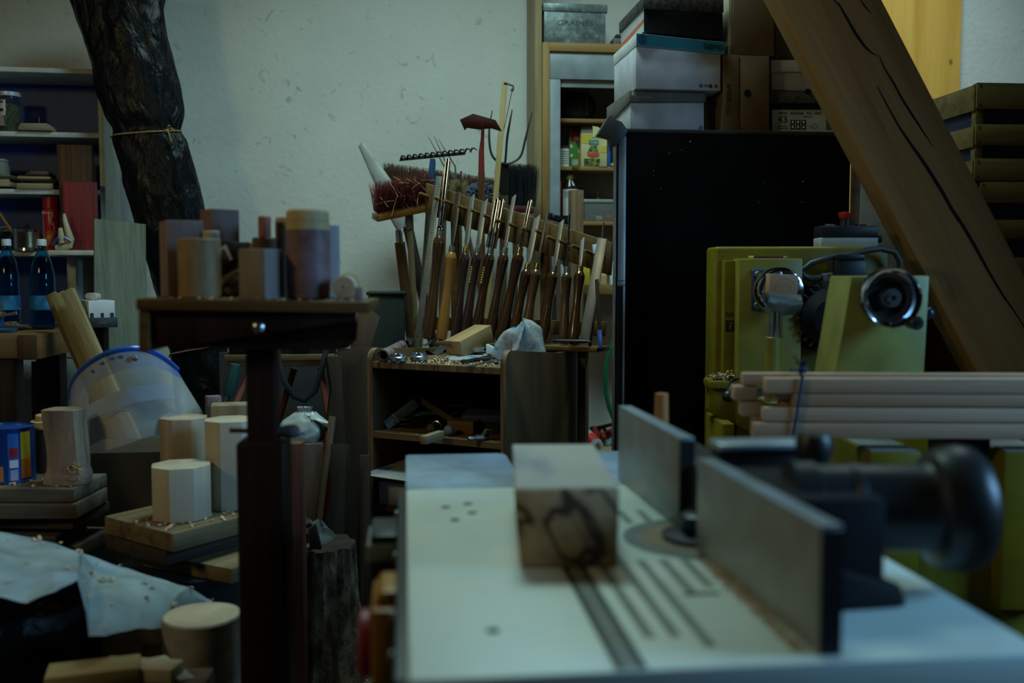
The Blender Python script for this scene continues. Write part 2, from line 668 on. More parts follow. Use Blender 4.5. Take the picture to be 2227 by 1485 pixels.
for z in SH:
    build(MB(FB).box((W_ + 0.02, 0.002, z - 0.021), (-0.02, D_ - 0.008, z), 0.002), 'shelf', MT['white_paint'], bs)
xd = HL(156, 620, FB, 'y', 0).x
zl = HL(100, 768, FB, 'y', 0).z
build(MB(FB).box((xd - 0.018, 0.002, zl), (xd + 0.018, D_ - 0.008, SH[2] - 0.021), 0.001), 'divider', MT['white_paint'], bs)
build(MB(FB).box((W_ + 0.02, 0.002, zl - 0.02), (-0.02, D_ - 0.008, zl), 0.001), 'shelf', MT['white_paint'], bs)
dr = build(MB(FB).box((W_ + 0.025, -0.004, 0.08), (-0.03, 0.012, zl - 0.025), 0.002), 'cupboard_door', MT['white_paint'], bs)
kx = HL(72, 822, FB, 'y', -0.01)
build(MB(FB).cyl(kx, kx + Vector((0, -0.015, 0)), 0.006), 'knob', MT['black'], dr)
build(MB(FB).box((xd + 0.018, D_ - 0.02, zl), (-0.02, D_ - 0.009, SH[2] - 0.021)), 'cubby_back', MT['white_paint'], bs)


def onshelf(px, k, y):
    return HL(px, 300, FB, 'y', y).x, y, SH[k]


# preserving jar
x, y, z = onshelf(22, 0, 0.06)
MJ = FB @ Matrix.Translation((x, y, z + .0006))
jar = thing('glass_jar', 'lidded glass jar of dried herbs with a paper label, top shelf of bookshelf', 'jar', MJ)
build(MB(MJ).lathe([(0, 0), (0.040, 0), (0.044, 0.006), (0.044, 0.13), (0.041, 0.142), (0.040, 0.150)], 28), 'glass', clear('jar_glass', (0.75, 0.85, 0.85), 0.03), jar)
build(MB(MJ).lathe([(0, 0.004), (0.040, 0.004), (0.041, 0.115), (0, 0.12)], 20), 'contents', spotty('dried_herbs', [(0.35, (0.03, 0.028, 0.015)), (0.65, (0.16, 0.14, 0.08))], 120, 0.9), jar)
build(MB(MJ).lathe([(0, 0.1485), (0.045, 0.1485), (0.046, 0.152), (0.046, 0.163), (0.043, 0.166), (0, 0.166)], 28), 'lid', plain('white_lid', (0.62, 0.66, 0.7), 0.35, 0.3), jar)


def jarlabel(u, v, r=0.0447):
    an = -PI / 2 - 1.0 + u * 1.0
    return MJ @ Vector((r * math.cos(an), r * math.sin(an), 0.025 + v * 0.105))


lb = build(MB().grid(8, 2, jarlabel, 0.0004), 'paper_label', MT['white_print'], jar)
for (u0, u1, v0, v1, mk) in ((0.05, .8, .88, .97, 'red'), (.1, .8, .55, .66, 'dark_green'), (0, .1, .02, .4, 'red'), (.3, .45, .02, .4, 'red'), (.62, .7, .02, .4, 'red'), (.8, 1, .02, .4, 'green')):
    build(MB().grid(4, 1, lambda u, v: jarlabel(u0 + (u1 - u0) * u, v0 + (v1 - v0) * v, 0.0453), 0.0002), 'label_print', MT[mk], lb)
# rounded wooden block with a pin
x, y, z = onshelf(80, 0, 0.01)
MBk = FB @ Matrix.Translation((x, y, z))
wb = thing('wooden_block', 'small pale wooden block with rounded end and upright pin beside the herb jar', 'wood block', MBk)
build(MB(MBk).prism([(-.062, -.022, 0.004), (-.066, -.022, 0.012), (-.056, -.022, 0.032), (.045, -.022, 0.034), (.062, -.022, 0.022), (.068, -.022, 0.004)], (0, 0.07, 0), 0.002), 'body', wood('pale_block', (0.28, 0.23, 0.16), (0.45, 0.39, 0.29), 'X'), wb)
build(MB(MBk).cyl((0.008, 0.01, 0.033), (0.008, 0.01, 0.062), 0.0015, n=8), 'pin', MT['dull_steel'], wb)
# small plastic box at the left edge
x, y, z = onshelf(-14, 1, 0.08)
MP = FB @ Matrix.Translation((x, y, z + 0.062))
cb = thing('plastic_box', 'small clear plastic box standing on thin boards at the left end of the shelf', 'box', MP)
build(MB(MP).box((-.05, -.04, 0), (.05, .04, .055), .004), 'body', clear('box_plastic', (0.5, 0.5, 0.45), 0.2, 0.5), cb)
build(MB(MP).box((-.052, -.042, .055), (.052, .042, .066), .003), 'lid', plain('grey_lid', (0.3, 0.3, 0.28), 0.4), cb)
# thin boards stacked on the second shelf
thin = [(-40, 27, .055, .012), (-30, 20, .02, .030), (-35, 26, .02, .012), (-20, 22, .03, .008)]
zz = SH[1]
bm_w = [wood('thin_board_a', (0.16, 0.11, 0.07), (0.32, 0.25, 0.17), 'X'), wood('thin_board_b', (0.30, 0.23, 0.14), (0.46, 0.37, 0.24), 'X'), wood('thin_board_c', (0.06, 0.035, 0.025), (0.12, 0.075, 0.05), 'X')]
nm = ['lowest', 'second', 'third', 'topmost']
for k, (x0, x1, yy, t) in enumerate(thin):
    a = HL(x0, 400, FB, 'y', yy).x
    b_ = HL(x1, 400, FB, 'y', yy).x
    M = FB @ Matrix.Translation(((a + b_) / 2, yy + .06, zz))
    solo(MB(M).cbox((0, 0, t / 2), (b_ - a, .12, t - .001), .0015), 'thin_board', bm_w[[2, 1, 2, 0][k]], nm[k] + ' thin board of the stack under the clear plastic box', 'board', 'thin boards stacked on the bookshelf', M)
    zz += t
zz = SH[1]
thin2 = [(34, 112, -.012, .024, 1, 2), (45, 122, .02, .010, 2, -5), (42, 120, .0, .008, 2, 4), (37, 108, -.005, .011, 1, 1), (42, 102, .01, .006, 2, -3), (54, 104, .0, .010, 2, 3), (64, 104, .01, .006, 0, 0)]
nm = ['lowest', 'second from the bottom', 'third from the bottom', 'middle', 'third from the top', 'second from the top', 'topmost']
for k, (x0, x1, yy, t, mi, rr) in enumerate(thin2):
    a = HL(x0, 400, FB, 'y', yy).x
    b_ = HL(x1, 400, FB, 'y', yy).x
    M = FB @ Matrix.Translation(((a + b_) / 2, yy + .07, zz)) @ Matrix.Rotation(math.radians(rr), 4, 'Z')
    solo(MB(M).cbox((0, 0, t / 2), (b_ - a, .13, t - .0008), .001), 'thin_board', bm_w[mi], nm[k] + ' thin board of the stack left of the dark grained plank', 'board', 'thin boards stacked on the bookshelf', M)
    zz += t
# dark grained plank and red plank leaning in front of the shelf
zs = SH[2]


def facing(px0, py0, px1, py1, y, t, zb, lean=0):
    a = HL(px0, py0, FB, 'y', y)
    b2 = HL(px1, py1, FB, 'y', y)
    M = FB @ Matrix.Translation(((a.x + b2.x) / 2, y, zb)) @ Matrix.Rotation(math.radians(lean), 4, 'X')
    return M, abs(b2.x - a.x), a.z - zb


M, ww, hh = facing(123, 314, 205, 540, -0.035, .03, zs)
zb2 = zs
solo(MB(M).prism([(-ww / 2 + .006, 0, 0), (ww / 2, 0, 0), (ww / 2, 0, hh), (-ww / 2, 0, hh), (-ww / 2 + .004, 0, hh * .6), (-ww / 2 + .008, 0, hh * .3)], (0, .03, 0), .0015), 'plank', wood('dark_grained_plank', (0.022, 0.013, 0.009), (0.13, 0.062, 0.030), 'Z', 34, .5, .03), 'tall dark plank with strong orange-brown grain standing behind the red plank', 'plank', None, M)
M, ww, hh = facing(136, 395, 212, 540, -0.068, .03, zs)
solo(MB(M).box((-ww / 2, 0, 0), (ww / 2, .028, hh), .001), 'plank', wood('red_plank_wood', (0.10, 0.022, 0.024), (0.30, 0.052, 0.055), 'Z', 30, .55, .03), 'red-stained rough plank standing on the bookshelf beside the red can', 'plank', None, M)
build(MB(FB).box((HL(118, 545, FB, 'y', -.07).x, -.15, zs - .02), (HL(214, 545, FB, 'y', -.07).x, .002, zs - .0005), .001), 'shelf_lip', MT['white_paint'], bs)
# red spray can
x, y, z = onshelf(106, 2, 0.06)
MC = FB @ Matrix.Translation((x, y, z + .0006)) @ Matrix.Diagonal((1, 1, .93, 1))
can = thing('spray_can', 'tall red aerosol can with a flame picture on the bookshelf', 'spray can', MC)
r_ = .033
MT['can_red'] = plain('can_red', (0.55, 0.010, 0.012), 0.3)
build(MB(MC).lathe([(0, 0), (r_ - .002, 0), (r_, .003), (r_, .185), (r_ - .002, .19), (0, .19)], 28), 'body', MT['can_red'], can)
build(MB(MC).lathe([(r_ - .001, .1905), (r_, .192), (r_ - .001, .243), (r_ - .004, .245), (0, .245)], 28), 'cap', MT['red'], can)


def canp(r):
    return lambda a, zq: MC @ Vector((r * math.sin(a), -r * math.cos(a), zq))


cp = canp(r_ + .0006)
build(MB().grid(4, 1, lambda u, v: cp(-.95 + .22 * u, .005 + .175 * v)), 'white_strip', MT['white_print'], can)
build(MB().grid(8, 6, lambda u, v: cp(-.55 + (.3 + v * .8) * u + v * .35, .018 + .075 * v), .0003), 'flame_print', spotty('flame_print', [(0.35, (0.55, 0.03, 0.01)), (0.6, (0.65, 0.2, 0.02)), (0.75, (0.6, 0.4, 0.15))], 40), can)
build(MB().tube([cp(.25 + .04 * k, .14 + .014 * k - .002 * k * k) for k in range(7)], .002, 6), 'flame_outline', MT['white_print'], can)
build(MB().tube([cp(.25, .14), cp(.27, .125), cp(.29, .118)], .002, 6), 'flame_outline', MT['white_print'], can)
build(MB().tube([cp(.6, .128), cp(.5, .118), cp(.65, .108), cp(.55, .098), cp(.7, .095)], .002, 6), 'flame_outline', MT['white_print'], can)
for k, ch in enumerate('Oxxxxx'[:0]):
    pass
text('Oxane', .017, MC @ Matrix.Translation((-.004, -r_ - .0006, .172)) @ Matrix.Rotation(PI / 2, 4, 'X'), MT['white_print'], can)
build(MB().grid(3, 1, lambda u, v: cp(-.2 + .35 * u, .008 + .014 * v)), 'small_print', MT['black_print'], can)
# cotton work gloves
x, y, z = onshelf(131, 2, -0.115)
MG = FB @ Matrix.Translation((x, y, z))
gl = thing('work_glove', 'cream work glove with blue cuff stripes slumped beside the red can', 'glove', MG)
cm = plain('cream_cotton', (0.50, 0.45, 0.30), 0.9, bump=.2, bscale=200)
build(MB(MG).tube([(.006, 0, .148), (.01, -.004, .12), (.02, -.006, .08), (.03, -.004, .045), (.02, 0, .022), (0, 0, .014), (-.03, -.006, .012)], [.006, .009, .012, .014, .018, .017, .012], 10), 'palm', cm, gl)
build(MB(MG).tube([(-.006, -.014, .09), (-.004, -.016, .06), (0, -.012, .03)], [.008, .012, .016], 10), 'thumb', cm, gl)
build(MB(MG).tube([(.012, -.026, .052), (.024, -.024, .044), (.036, -.02, .036)], .005, 6), 'cuff_stripe', MT['blue'], gl)
build(MB(MG).tube([(-.035, -.024, .022), (-.025, -.027, .036), (-.01, -.03, .050)], .006, 6), 'cuff_stripe', MT['blue'], gl)
# tin can with stirring stick, woolly hat
x, y, z = onshelf(52, 2, 0.03)
MC2 = FB @ Matrix.Translation((x, y, z))
prof = [(0, 0.0015), (.052, 0.0015), (.053, 0)]
for k in range(14):
    prof += [(.0515, .012 + k * .005), (.053, .0145 + k * .005)]
prof += [(.0525, .088), (.0535, .09), (.051, .09), (.050, .004)]
tc_ = solo(MB(MC2).lathe(prof, 32), 'tin_can', plain('tin_plate', (0.45, 0.46, 0.45), 0.22, 1.0), 'open ribbed tin can with a stick in it on the bookshelf', 'tin can', None, MC2)
tip = FB @ Vector((HL(2, 468, FB, 'y', .03).x - .02, .03, HL(2, 460, FB, 'y', .03).z + .015))
basep = MC2 @ Vector((-.012, 0, .003))
solo(MB().tube([basep, basep.lerp(tip, .5), tip], [.005, .006, .007], 8), 'stirring_stick', MT['ash_handle'], 'brown wooden stick standing slanted in the ribbed tin can', 'stick', None, AX(basep, tip))
x, y, z = onshelf(22, 2, 0.16)
MH = FB @ Matrix.Translation((x, y, z))


def rib(u, v):
    th = -.1 + u * (PI + .2)
    r = .09 + .006 * math.sin(v * 60)
    return MH @ Vector((-r * math.cos(th) * 1.05 - .01 + .03 * v, (v - .5) * .12, max(0, r * math.sin(th) * 1.12)))


solo(MB().grid(28, 40, rib, .004), 'woolly_hat', spotty('grey_wool', [(0.4, (0.03, 0.033, 0.035)), (0.6, (0.19, 0.2, 0.2))], 30, .95, stretch=(1, 4, 1)), 'grey striped knitted hat lying behind the tin can', 'hat')

# ------------------------------------------------------------------ workbench on the left and what stands on it
zbw = HZ(120, 716, 0.9).z
zbw = CZ - 0.205
YB = 3.78
p0 = HZ(78, 763, zbw - .08)
# corner of the bench front: find the front plane through (78,728)
pc = HZ(78, 727, zbw)
FW = FR((pc.x, pc.y, 0), rz=0)
bench = thing('workbench', 'old brown workbench at the left edge with a dovetailed corner', 'workbench', FW)
build(MB(FW).box((-1.2, 0, zbw - .085), (-.01, .62, zbw), .003), 'bench_top', wood('bench_top_wood', (0.10, 0.052, 0.024), (0.22, 0.125, 0.06), 'X', 14), bench)
build(MB(FW).box((-.06, -.004, zbw - .09), (.0, .006, zbw - .002), .002), 'dovetail_block', wood('bench_corner', (0.05, 0.025, 0.014), (0.10, 0.05, 0.028), 'Z', 14), bench)
build(MB(FW).box((-.012, .002, zbw - .087), (.012, .52, zbw - .002), .002), 'end_board', wood('bench_end', (0.13, 0.065, 0.032), (0.24, 0.13, 0.066), 'Y', 14), bench)
for (xx, yy) in ((-.12, .04), (-.12, .5), (-1.12, .04), (-1.12, .5)):
    build(MB(FW).box((xx - .05, yy - .03, 0), (xx + .04, yy + .06, zbw - .085), .003), 'leg', MT['stand'], bench)
# two water bottles
MT['bottle_blue'] = clear('blue_bottle_plastic', (0.16, 0.55, 0.82), 0.05, 1.0, ior=1.3)


def bottle(px, pyb, label):
    p = HZ(px, pyb, zbw)
    M = FR((p.x, p.y, zbw + .0006))
    k = (HZ(px, pyb, zbw) - CAMLOC).length / CAM_F
    t = thing('water_bottle', label, 'bottle', M, 'large blue plastic water bottles')
    prof = [(0, .008), (.03, 0), (.043, .006), (.046, .02)]
    for q in range(9):
        prof += [(.0465, .035 + q * .016), (.0445, .043 + q * .016)]
    prof += [(.046, .185), (.0435, .215), (.036, .25), (.026, .28), (.0175, .302), (.0145, .312), (.0145, .330)]
    inner = [(max(0, r - .0012), z + (.0015 if z < .02 else 0)) for (r, z) in prof][::-1]
    build(MB(M).lathe(prof + inner, 32), 'bottle_body', MT['bottle_blue'], t)
    build(MB(M).lathe([(.0145, .320), (.0175, .320), (.0175, .342), (.016, .345), (0, .345)], 24), 'cap', plain('white_cap', (.62, .66, .7), .4), t)
    build(MB(M).lathe([(.0470, .075), (.0470, .130)], 32), 'label_band', spotty('bottle_label', [(.42, (0.01, 0.09, 0.22)), (.58, (0.03, 0.22, 0.42)), (.70, (0.05, 0.35, 0.10))], 12, .4), t)
    return t


bottle(20, 716, 'blue plastic water bottle at the very left edge behind the small vise')
bottle(96, 716, 'blue plastic water bottle standing behind the saucer, right one of the pair')
# saucer of shavings
p = HZ(64, 713, zbw)
MS = FR((p.x, p.y - .165, zbw + .0006))
sa = thing('saucer', 'shallow dish holding dry twigs in front of the blue water bottles', 'dish', MS)
build(MB(MS).lathe([(0, 0), (.025, 0), (.03, .004), (.055, .016), (.056, .018), (.053, .018), (.028, .007), (0, .005)], 28), 'dish', plain('pale_ceramic', (.32, .30, .27), .35), sa)
mb = MB(MS)
for k in range(26):
    an = random.uniform(0, 6.28)
    r = random.uniform(0, .03)
    c = Vector((r * math.cos(an), r * math.sin(an), .012 + random.uniform(0, .014)))
    d = Vector((random.uniform(-1, 1), random.uniform(-1, 1), random.uniform(-.2, .3))).normalized() * .02
    mb.tube([c - d, c + d * .2 + Vector((0, 0, .004)), c + d], .0015, 5)
tag(build(mb, 'twigs', plain('dry_twig', (.2, .15, .09), .9), sa), kind='stuff')
# small blue vise with a lever
p = HZ(8, 722, zbw)
MV = FR((p.x, p.y - .02, zbw))
vi = thing('bench_vise', 'small blue bench vise with a steel lever at the left edge of the bench', 'vise', MV)
build(MB(MV).box((-.09, -.03, 0), (.045, .04, .016), .004).box((-.05, -.02, .016), (.0, .03, .06), .004), 'base', plain('blue_enamel', (.01, .06, .16), .35), vi)
build(MB(MV).box((-.03, -.03, .058), (.015, .01, .075), .003).box((-.012, -.03, .075), (.008, .0, .115), .003), 'jaw', MT['dull_steel'], vi)
build(MB(MV).tube([(-.08, -.05, .040), (0, -.055, .058), (.06, -.055, .070), (.075, -.055, .073)], [.005, .005, .0055, .007], 8), 'lever', MT['steel'], vi)
# white and black carton
p = HL(190, 707, FB, 'z', 0)
zc = CZ - .24
pcx = U(194, 713, 3.66)
MX = FR((pcx.x, 3.66, pcx.z), rz=28)
ca = thing('carton', 'small open white carton with a black base strip on a post beside the bookshelf', 'carton', MX)
wl, dl = .088, .15
build(MB(MX).box((0, 0, .035), (wl, dl, .096), .001), 'carton_body', MT['white_card'], ca)
build(MB(MX).box((-.002, -.003, 0), (wl + .008, dl + .003, .0345), .001), 'base_strip', plain('black_card', (.02, .021, .022), .5), ca)
for (x0, x1) in ((.004, .016), (.040, .050), (.072, .084)):
    build(MB(MX).box((x0, -.0012, .036), (x1, .0, .052)), 'label_print', MT['black_print'], ca)
text('2020', .014, MX @ Matrix.Translation((.045, -.0035, .018)) @ Matrix.Rotation(PI / 2, 4, 'X'), MT['grey_card'], ca)
for k, (y0, y1, lab) in enumerate(((.03, .09, 'longer pinkish paper roll lying across the white carton'), (.105, .14, 'shorter pinkish paper roll at the back of the white carton'))):
    solo(MB(MX).cyl((.02, y0, .1095), (.05, y1, .1095), .0125).cyl((.02, y0, .1095), (.0195, y0 - .001, .1095), .009), 'paper_roll', plain('pinkish_paper', (.42, .36, .33), .8), lab, 'paper roll')
pp = MX @ Vector((wl / 2, dl / 2, 0))
solo(MB().box((pp.x - .03, pp.y - .03, 0), (pp.x + .03, pp.y + .03, pp.z - .0008), .002), 'wooden_post', MT['stand'], 'dark wooden post under the small white carton', 'post')

# ------------------------------------------------------------------ corrugated board, battens, short plank
MT['corr'] = wood('corrugated_board', (.13, .14, .105), (.22, .23, .175), 'Z', 50, .8, .02)


def corr(u, v):
    tl = U(207, 476, 4.0)
    trr = U(316, 488, 4.12)
    bl = U(196, 860, 3.86)
    br = U(312, 860, 3.98)
    bl.z = br.z = 0.0
    bl.x += .0
    a = tl.lerp(trr, u)
    b2 = bl.lerp(br, u)
    p = a.lerp(b2, v)
    return p + Vector((0, -.0035 * math.sin(u * 2 * PI * 20), 0))


bd = solo(MB().grid(120, 2, corr, .006), 'corrugated_board', MT['corr'], 'grey-green ribbed board leaning upright beside the bookshelf', 'board')

battens = [((112, 640), (182, 800), 3.69, .020, (.11, .075, .038), (.22, .16, .09), 'dark front-left batten of the leaning bundle over the bench corner'),
           ((128, 640), (195, 800), 3.64, .026, (.26, .21, .11), (.42, .36, .22), 'pale thick batten in the middle of the leaning bundle'),
           ((147, 632), (222, 800), 3.58, .022, (.24, .18, .10), (.38, .30, .19), 'pale rough batten on the right of the leaning bundle')]
for (t0, b0, yy, wd, c1, c2, lab) in battens:
    tp = U(t0[0], t0[1], yy + .10)
    bt = U(b0[0], b0[1], yy + .0)
    dirv = (bt - tp).normalized()
    foot = tp + dirv * ((tp.z - .012) / -dirv.z)
    M = AXV(foot, tp)
    L = (tp - foot).length
    solo(MB(M).box((-wd, -.012, 0), (wd, .014, L), .002), 'batten', wood('batten_wood', c1, c2, 'Z', 30), lab, 'batten', 'battens leaning over the bench corner', M)
p = U(90, 885, 4.0)
tp = U(91, 785, 4.30)
M = AXV((tp.x, 4.25, 0), tp)
hh = (tp - Vector((tp.x, 4.25, 0))).length
pl = solo(MB(M).box((-.030, -.03, 0), (.034, 0, hh), .002), 'plank', wood('short_plank', (.07, .045, .022), (.15, .10, .05), 'Z', 18), 'short brown plank leaning against the white cupboard door', 'plank', None, M)

# ------------------------------------------------------------------ black plastic sheet rolled up and leaning at the wall
MT['black_film'] = spotty('black_plastic_film', [(.3, (.002, .0025, .003)), (.7, (.007, .008, .009))], 10, .28, bump=.0, spec=.16)
nt = MT['black_film'].node_tree
b = nt.nodes['Principled BSDF']
mp = _coords(nt, (1, 1, .45))
no = N(nt, 'ShaderNodeTexNoise')
no.inputs['Scale'].default_value = 13
no.inputs['Detail'].default_value = 7
no.inputs['Distortion'].default_value = 1.4
nt.links.new(mp.outputs[0], no.inputs['Vector'])
bp = N(nt, 'ShaderNodeBump')
bp.inputs['Strength'].default_value = .6
bp.inputs['Distance'].default_value = .03
nt.links.new(no.outputs['Fac'], bp.inputs['Height'])
nt.links.new(bp.outputs[0], b.inputs['Normal'])
axis = [((245, -60), 192), ((258, 20), 180), ((290, 150), 168), ((318, 280), 150), ((352, 400), 152), ((385, 520), 150), ((408, 640), 128), ((432, 760), 118), ((455, 900), 130), ((480, 1010), 128)]
pts = []
rad = []
for k, ((px, py), wpx) in enumerate(axis):
    yy = 4.285 - .04 * k / len(axis)
    pts.append(U(px, py, yy))
    rad.append(wpx * yy / CAM_F / 2)


def roll(u, v):
    f = v * (len(pts) - 1)
    i = min(int(f), len(pts) - 2)
    q = f - i
    c = pts[i].lerp(pts[i + 1], q)
    r = rad[i] * (1 - q) + rad[i + 1] * q
    an = u * 2 * PI
    k = 1 + .10 * noise.noise(Vector((math.cos(an) * 2.2, math.sin(an) * 2.2, v * 9))) + .05 * noise.noise(Vector((math.cos(an) * 6, math.sin(an) * 6, v * 26)))
    k *= 1 - .10 * math.exp(-((v - .335) / .015) ** 2)
    return c + Vector((math.cos(an) * r * k, math.sin(an) * r * .5 * k, .0))


rl = thing('plastic_roll', 'tall crumpled roll of black plastic sheet leaning at the wall, tied with twine', 'plastic roll', FR((pts[-1].x, pts[-1].y, 0)))
mb = MB().grid(64, 150, roll, 0, True)
build(mb, 'black_sheet', MT['black_film'], rl)
low = pts[-1]
build(MB().lathe([(rad[-1] * .9, 0), (rad[-1] * 1.0, low.z + .01)], 24, FR((low.x, low.y, 0))), 'sheet_foot', MT['black_film'], rl)


def tie(v, slope, ph=0):
    out = []
    for k in range(25):
        u = .48 + .54 * k / 24
        p = roll(u % 1.0, v + slope * (u - .75))
        c = pts[int(v * (len(pts) - 1))]
        d = (p - Vector((p.x, p.y + .1, p.z)))
        ctr = roll(u % 1.0, v)
        out.append(p + Vector((math.cos(u * 2 * PI), math.sin(u * 2 * PI), 0)) * .006)
    return out


t1 = tie(.345, -.035)
tw = MB().tube(t1, .003, 6)
kn = t1[17]
for dx, dz, s in ((.015, .02, 1), (.02, -.05, 1), (.035, .0, 1)):
    tw.tube([kn, kn + Vector((dx * .5, -.012, dz * .5 + .01)), kn + Vector((dx, -.01, dz))], [.0035, .0035, .002], 6)
tw.blob(kn + Vector((0, -.004, 0)), (.010, .008, .009), 2)
build(tw, 'twine_tie', MT['twine'], rl)
build(MB().tube(tie(.775, -.06), .003, 6), 'twine_tie', MT['twine'], rl)


def octagon(r, h, rot=0.0, taper=1.0):
    p0 = [(r * math.cos(rot + k * PI / 4), r * math.sin(rot + k * PI / 4), 0) for k in range(8)]
    return p0


def flakes(mb, pts, n, size, zfn):
    for _ in range(n):
        c = zfn()
        a = random.uniform(0, 6.28)
        L = size * random.uniform(.4, 1.4)
        wv = Vector((math.cos(a), math.sin(a), random.uniform(-.2, .5))) * L
        pv = Vector((-math.sin(a), math.cos(a), random.uniform(-.2, .2))) * L * .45
        mid = Vector((0, 0, L * .35))
        b = bmesh.new()
        v = [b.verts.new(q) for q in (c - wv - pv, c - wv + pv, c + mid + pv, c + mid - pv, c + wv + pv, c + wv - pv)]
        b.faces.new((v[0], v[1], v[2], v[3]))
        b.faces.new((v[3], v[2], v[4], v[5]))
        mb._add(b)


def shavings(name, label, n, size, fn):
    mb = MB()
    flakes(mb, None, n, size, fn)
    return solo(mb, name, MT['shaving'], label, 'shavings', kind='stuff')


# ------------------------------------------------------------------ left pile of boards with blanks on top
z1 = 0.70
q = HZ(160, 1062, z1)
F1 = FR((q.x, q.y, z1), rz=-7)
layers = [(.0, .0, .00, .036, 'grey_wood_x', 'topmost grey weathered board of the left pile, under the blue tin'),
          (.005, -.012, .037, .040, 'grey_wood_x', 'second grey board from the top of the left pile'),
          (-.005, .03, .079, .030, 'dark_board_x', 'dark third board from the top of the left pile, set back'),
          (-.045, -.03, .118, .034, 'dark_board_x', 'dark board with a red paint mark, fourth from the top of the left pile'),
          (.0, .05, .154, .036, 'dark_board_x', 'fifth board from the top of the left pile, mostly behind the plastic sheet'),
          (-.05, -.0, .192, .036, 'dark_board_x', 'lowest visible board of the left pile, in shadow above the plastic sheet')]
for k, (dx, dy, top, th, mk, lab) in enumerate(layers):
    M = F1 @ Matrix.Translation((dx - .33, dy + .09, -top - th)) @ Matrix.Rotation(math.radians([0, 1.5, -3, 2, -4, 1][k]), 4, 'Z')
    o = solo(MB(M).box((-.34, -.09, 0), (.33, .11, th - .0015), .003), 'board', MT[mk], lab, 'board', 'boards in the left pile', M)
    if k == 3:
        mp_ = MB(M).box((.20, -.0912, .006), (.225, -.0895, .026))
        pm = build(mp_, 'paint_mark', plain('red_paint', (.35, .03, .02), .6), o)
bx = F1 @ Vector((-.33, .1, 0))
solo(MB().box((bx.x - .30, bx.y - .07, 0), (bx.x + .26, bx.y + .10, z1 - .2285), .004), 'crate', MT['dark_card'], 'dark crate under the left pile of boards', 'crate')

# blue paint tin
p = HZ(4, 1052, z1)
MTn = FR((p.x, p.y + .055, z1 + .0005))
tin = thing('paint_tin', 'blue printed tin standing on the left pile of boards', 'tin', MTn)
rt = .062
MT['tin_blue'] = plain('tin_blue', (.008, .05, .24), .3)
build(MB(MTn).lathe([(0, .001), (rt - .001, .001), (rt, 0), (rt + .0015, .002), (rt, .004), (rt, .138), (rt + .0015, .141), (rt - .002, .143), (rt - .003, .138), (0, .136)], 36), 'body', MT['tin_blue'], tin)


def tinp(an, zq, r=rt + .0006):
    return MTn @ Vector((r * math.sin(an), -r * math.cos(an), zq))


def tinpatch(name, a0, a1, z0, z1_, m, r=rt + .0006):
    return build(MB().grid(6, 1, lambda u, v: tinp(a0 + (a1 - a0) * u, z0 + (z1_ - z0) * v, r)), name, m, tin)


tinpatch('label_panel', .30, .72, .006, .128, plain('tin_blue_light', (.02, .12, .42), .3))
tinpatch('label_panel', .36, .68, .066, .092, plain('tin_dark_red', (.30, .01, .02), .35), rt + .0012)
tinpatch('label_print', .36, .68, .040, .060, MT['white_print'], rt + .0012)
for k in range(9):
    tinpatch('barcode_bar', .38, .66, .008 + k * .003, .0096 + k * .003, MT['white_print'], rt + .0014)
tinpatch('label_panel', .80, 1.25, .01, .06, plain('tin_orange', (.55, .14, .01), .35))
tinpatch('label_panel', -.30, .12, .006, .045, plain('tin_orange_b', (.58, .22, .05), .35), rt + .001)
tinpatch('label_panel', .80, 1.25, .06, .13, plain('tin_yellow', (.45, .33, .02), .35))
# turned blank with a cream rim
p = HZ(90, 1030, z1)
MB1 = FR((p.x + .01, p.y + .05, z1 + .0005))
tb = thing('turned_blank', 'dark turned wood cylinder with a stepped cream rim between blue tin and tall blank', 'wood blank', MB1)
build(MB(MB1).lathe([(0, 0), (.042, 0), (.042, .115), (0, .115)], 30), 'body', MT['umber'], tb)
build(MB(MB1).lathe([(.0425, .1155), (.049, .118), (.049, .137), (.037, .139), (.037, .152), (.035, .154), (0, .154)], 30), 'rim', MT['cream'], tb)
# tall waney blank
p = HZ(136, 1056, z1)
MB2 = FR((p.x, p.y + .042, z1 + .0005), rz=-10)
hh = .19
mb = MB(MB2)


def waney(u, v):
    an = u * 2 * PI
    c, s_ = math.cos(an), math.sin(an)
    k = max(abs(c), abs(s_))
    r = .046 / (k * .65 + .35)
    r *= 1.04 - .05 * math.sin(v * 3.4) + (.10 if v < .14 else 0)
    return Vector((c * r + .004 * math.sin(v * 5), s_ * r * .85, v * hh))


mb.grid(32, 16, waney, 0, True)
mb.prism([waney(k / 32, 1) for k in range(32)], (0, 0, .0006))
tall = thing('turned_blank', 'tall wavy light wood blank with bark at its foot on the left pile', 'wood blank', MB2)
build(mb, 'body', wood('streaky_blank', (.17, .12, .095), (.40, .31, .235), 'Z', 20, .7, .12), tall)
sh = MB(MB2)
for k in range(16):
    a = random.uniform(-.2, .4)
    c = Vector((.03 + random.uniform(0, .03), -.035 + random.uniform(-.012, .01), random.uniform(.004, .05)))
    sh.tube([c, c + Vector((random.uniform(-.015, .015), -.006, random.uniform(0, .015))), c + Vector((random.uniform(-.02, .02), -.008, random.uniform(-.012, .02)))], .0012, 5)
tag(build(sh, 'wood_strands', MT['shaving'], tall), kind='stuff')


def on1():
    return F1 @ Vector((random.uniform(-.32, -.01), random.uniform(.005, .13), .0015))


shavings('wood_shavings', 'wood shavings scattered on the topmost board of the left pile', 60, .006, on1)

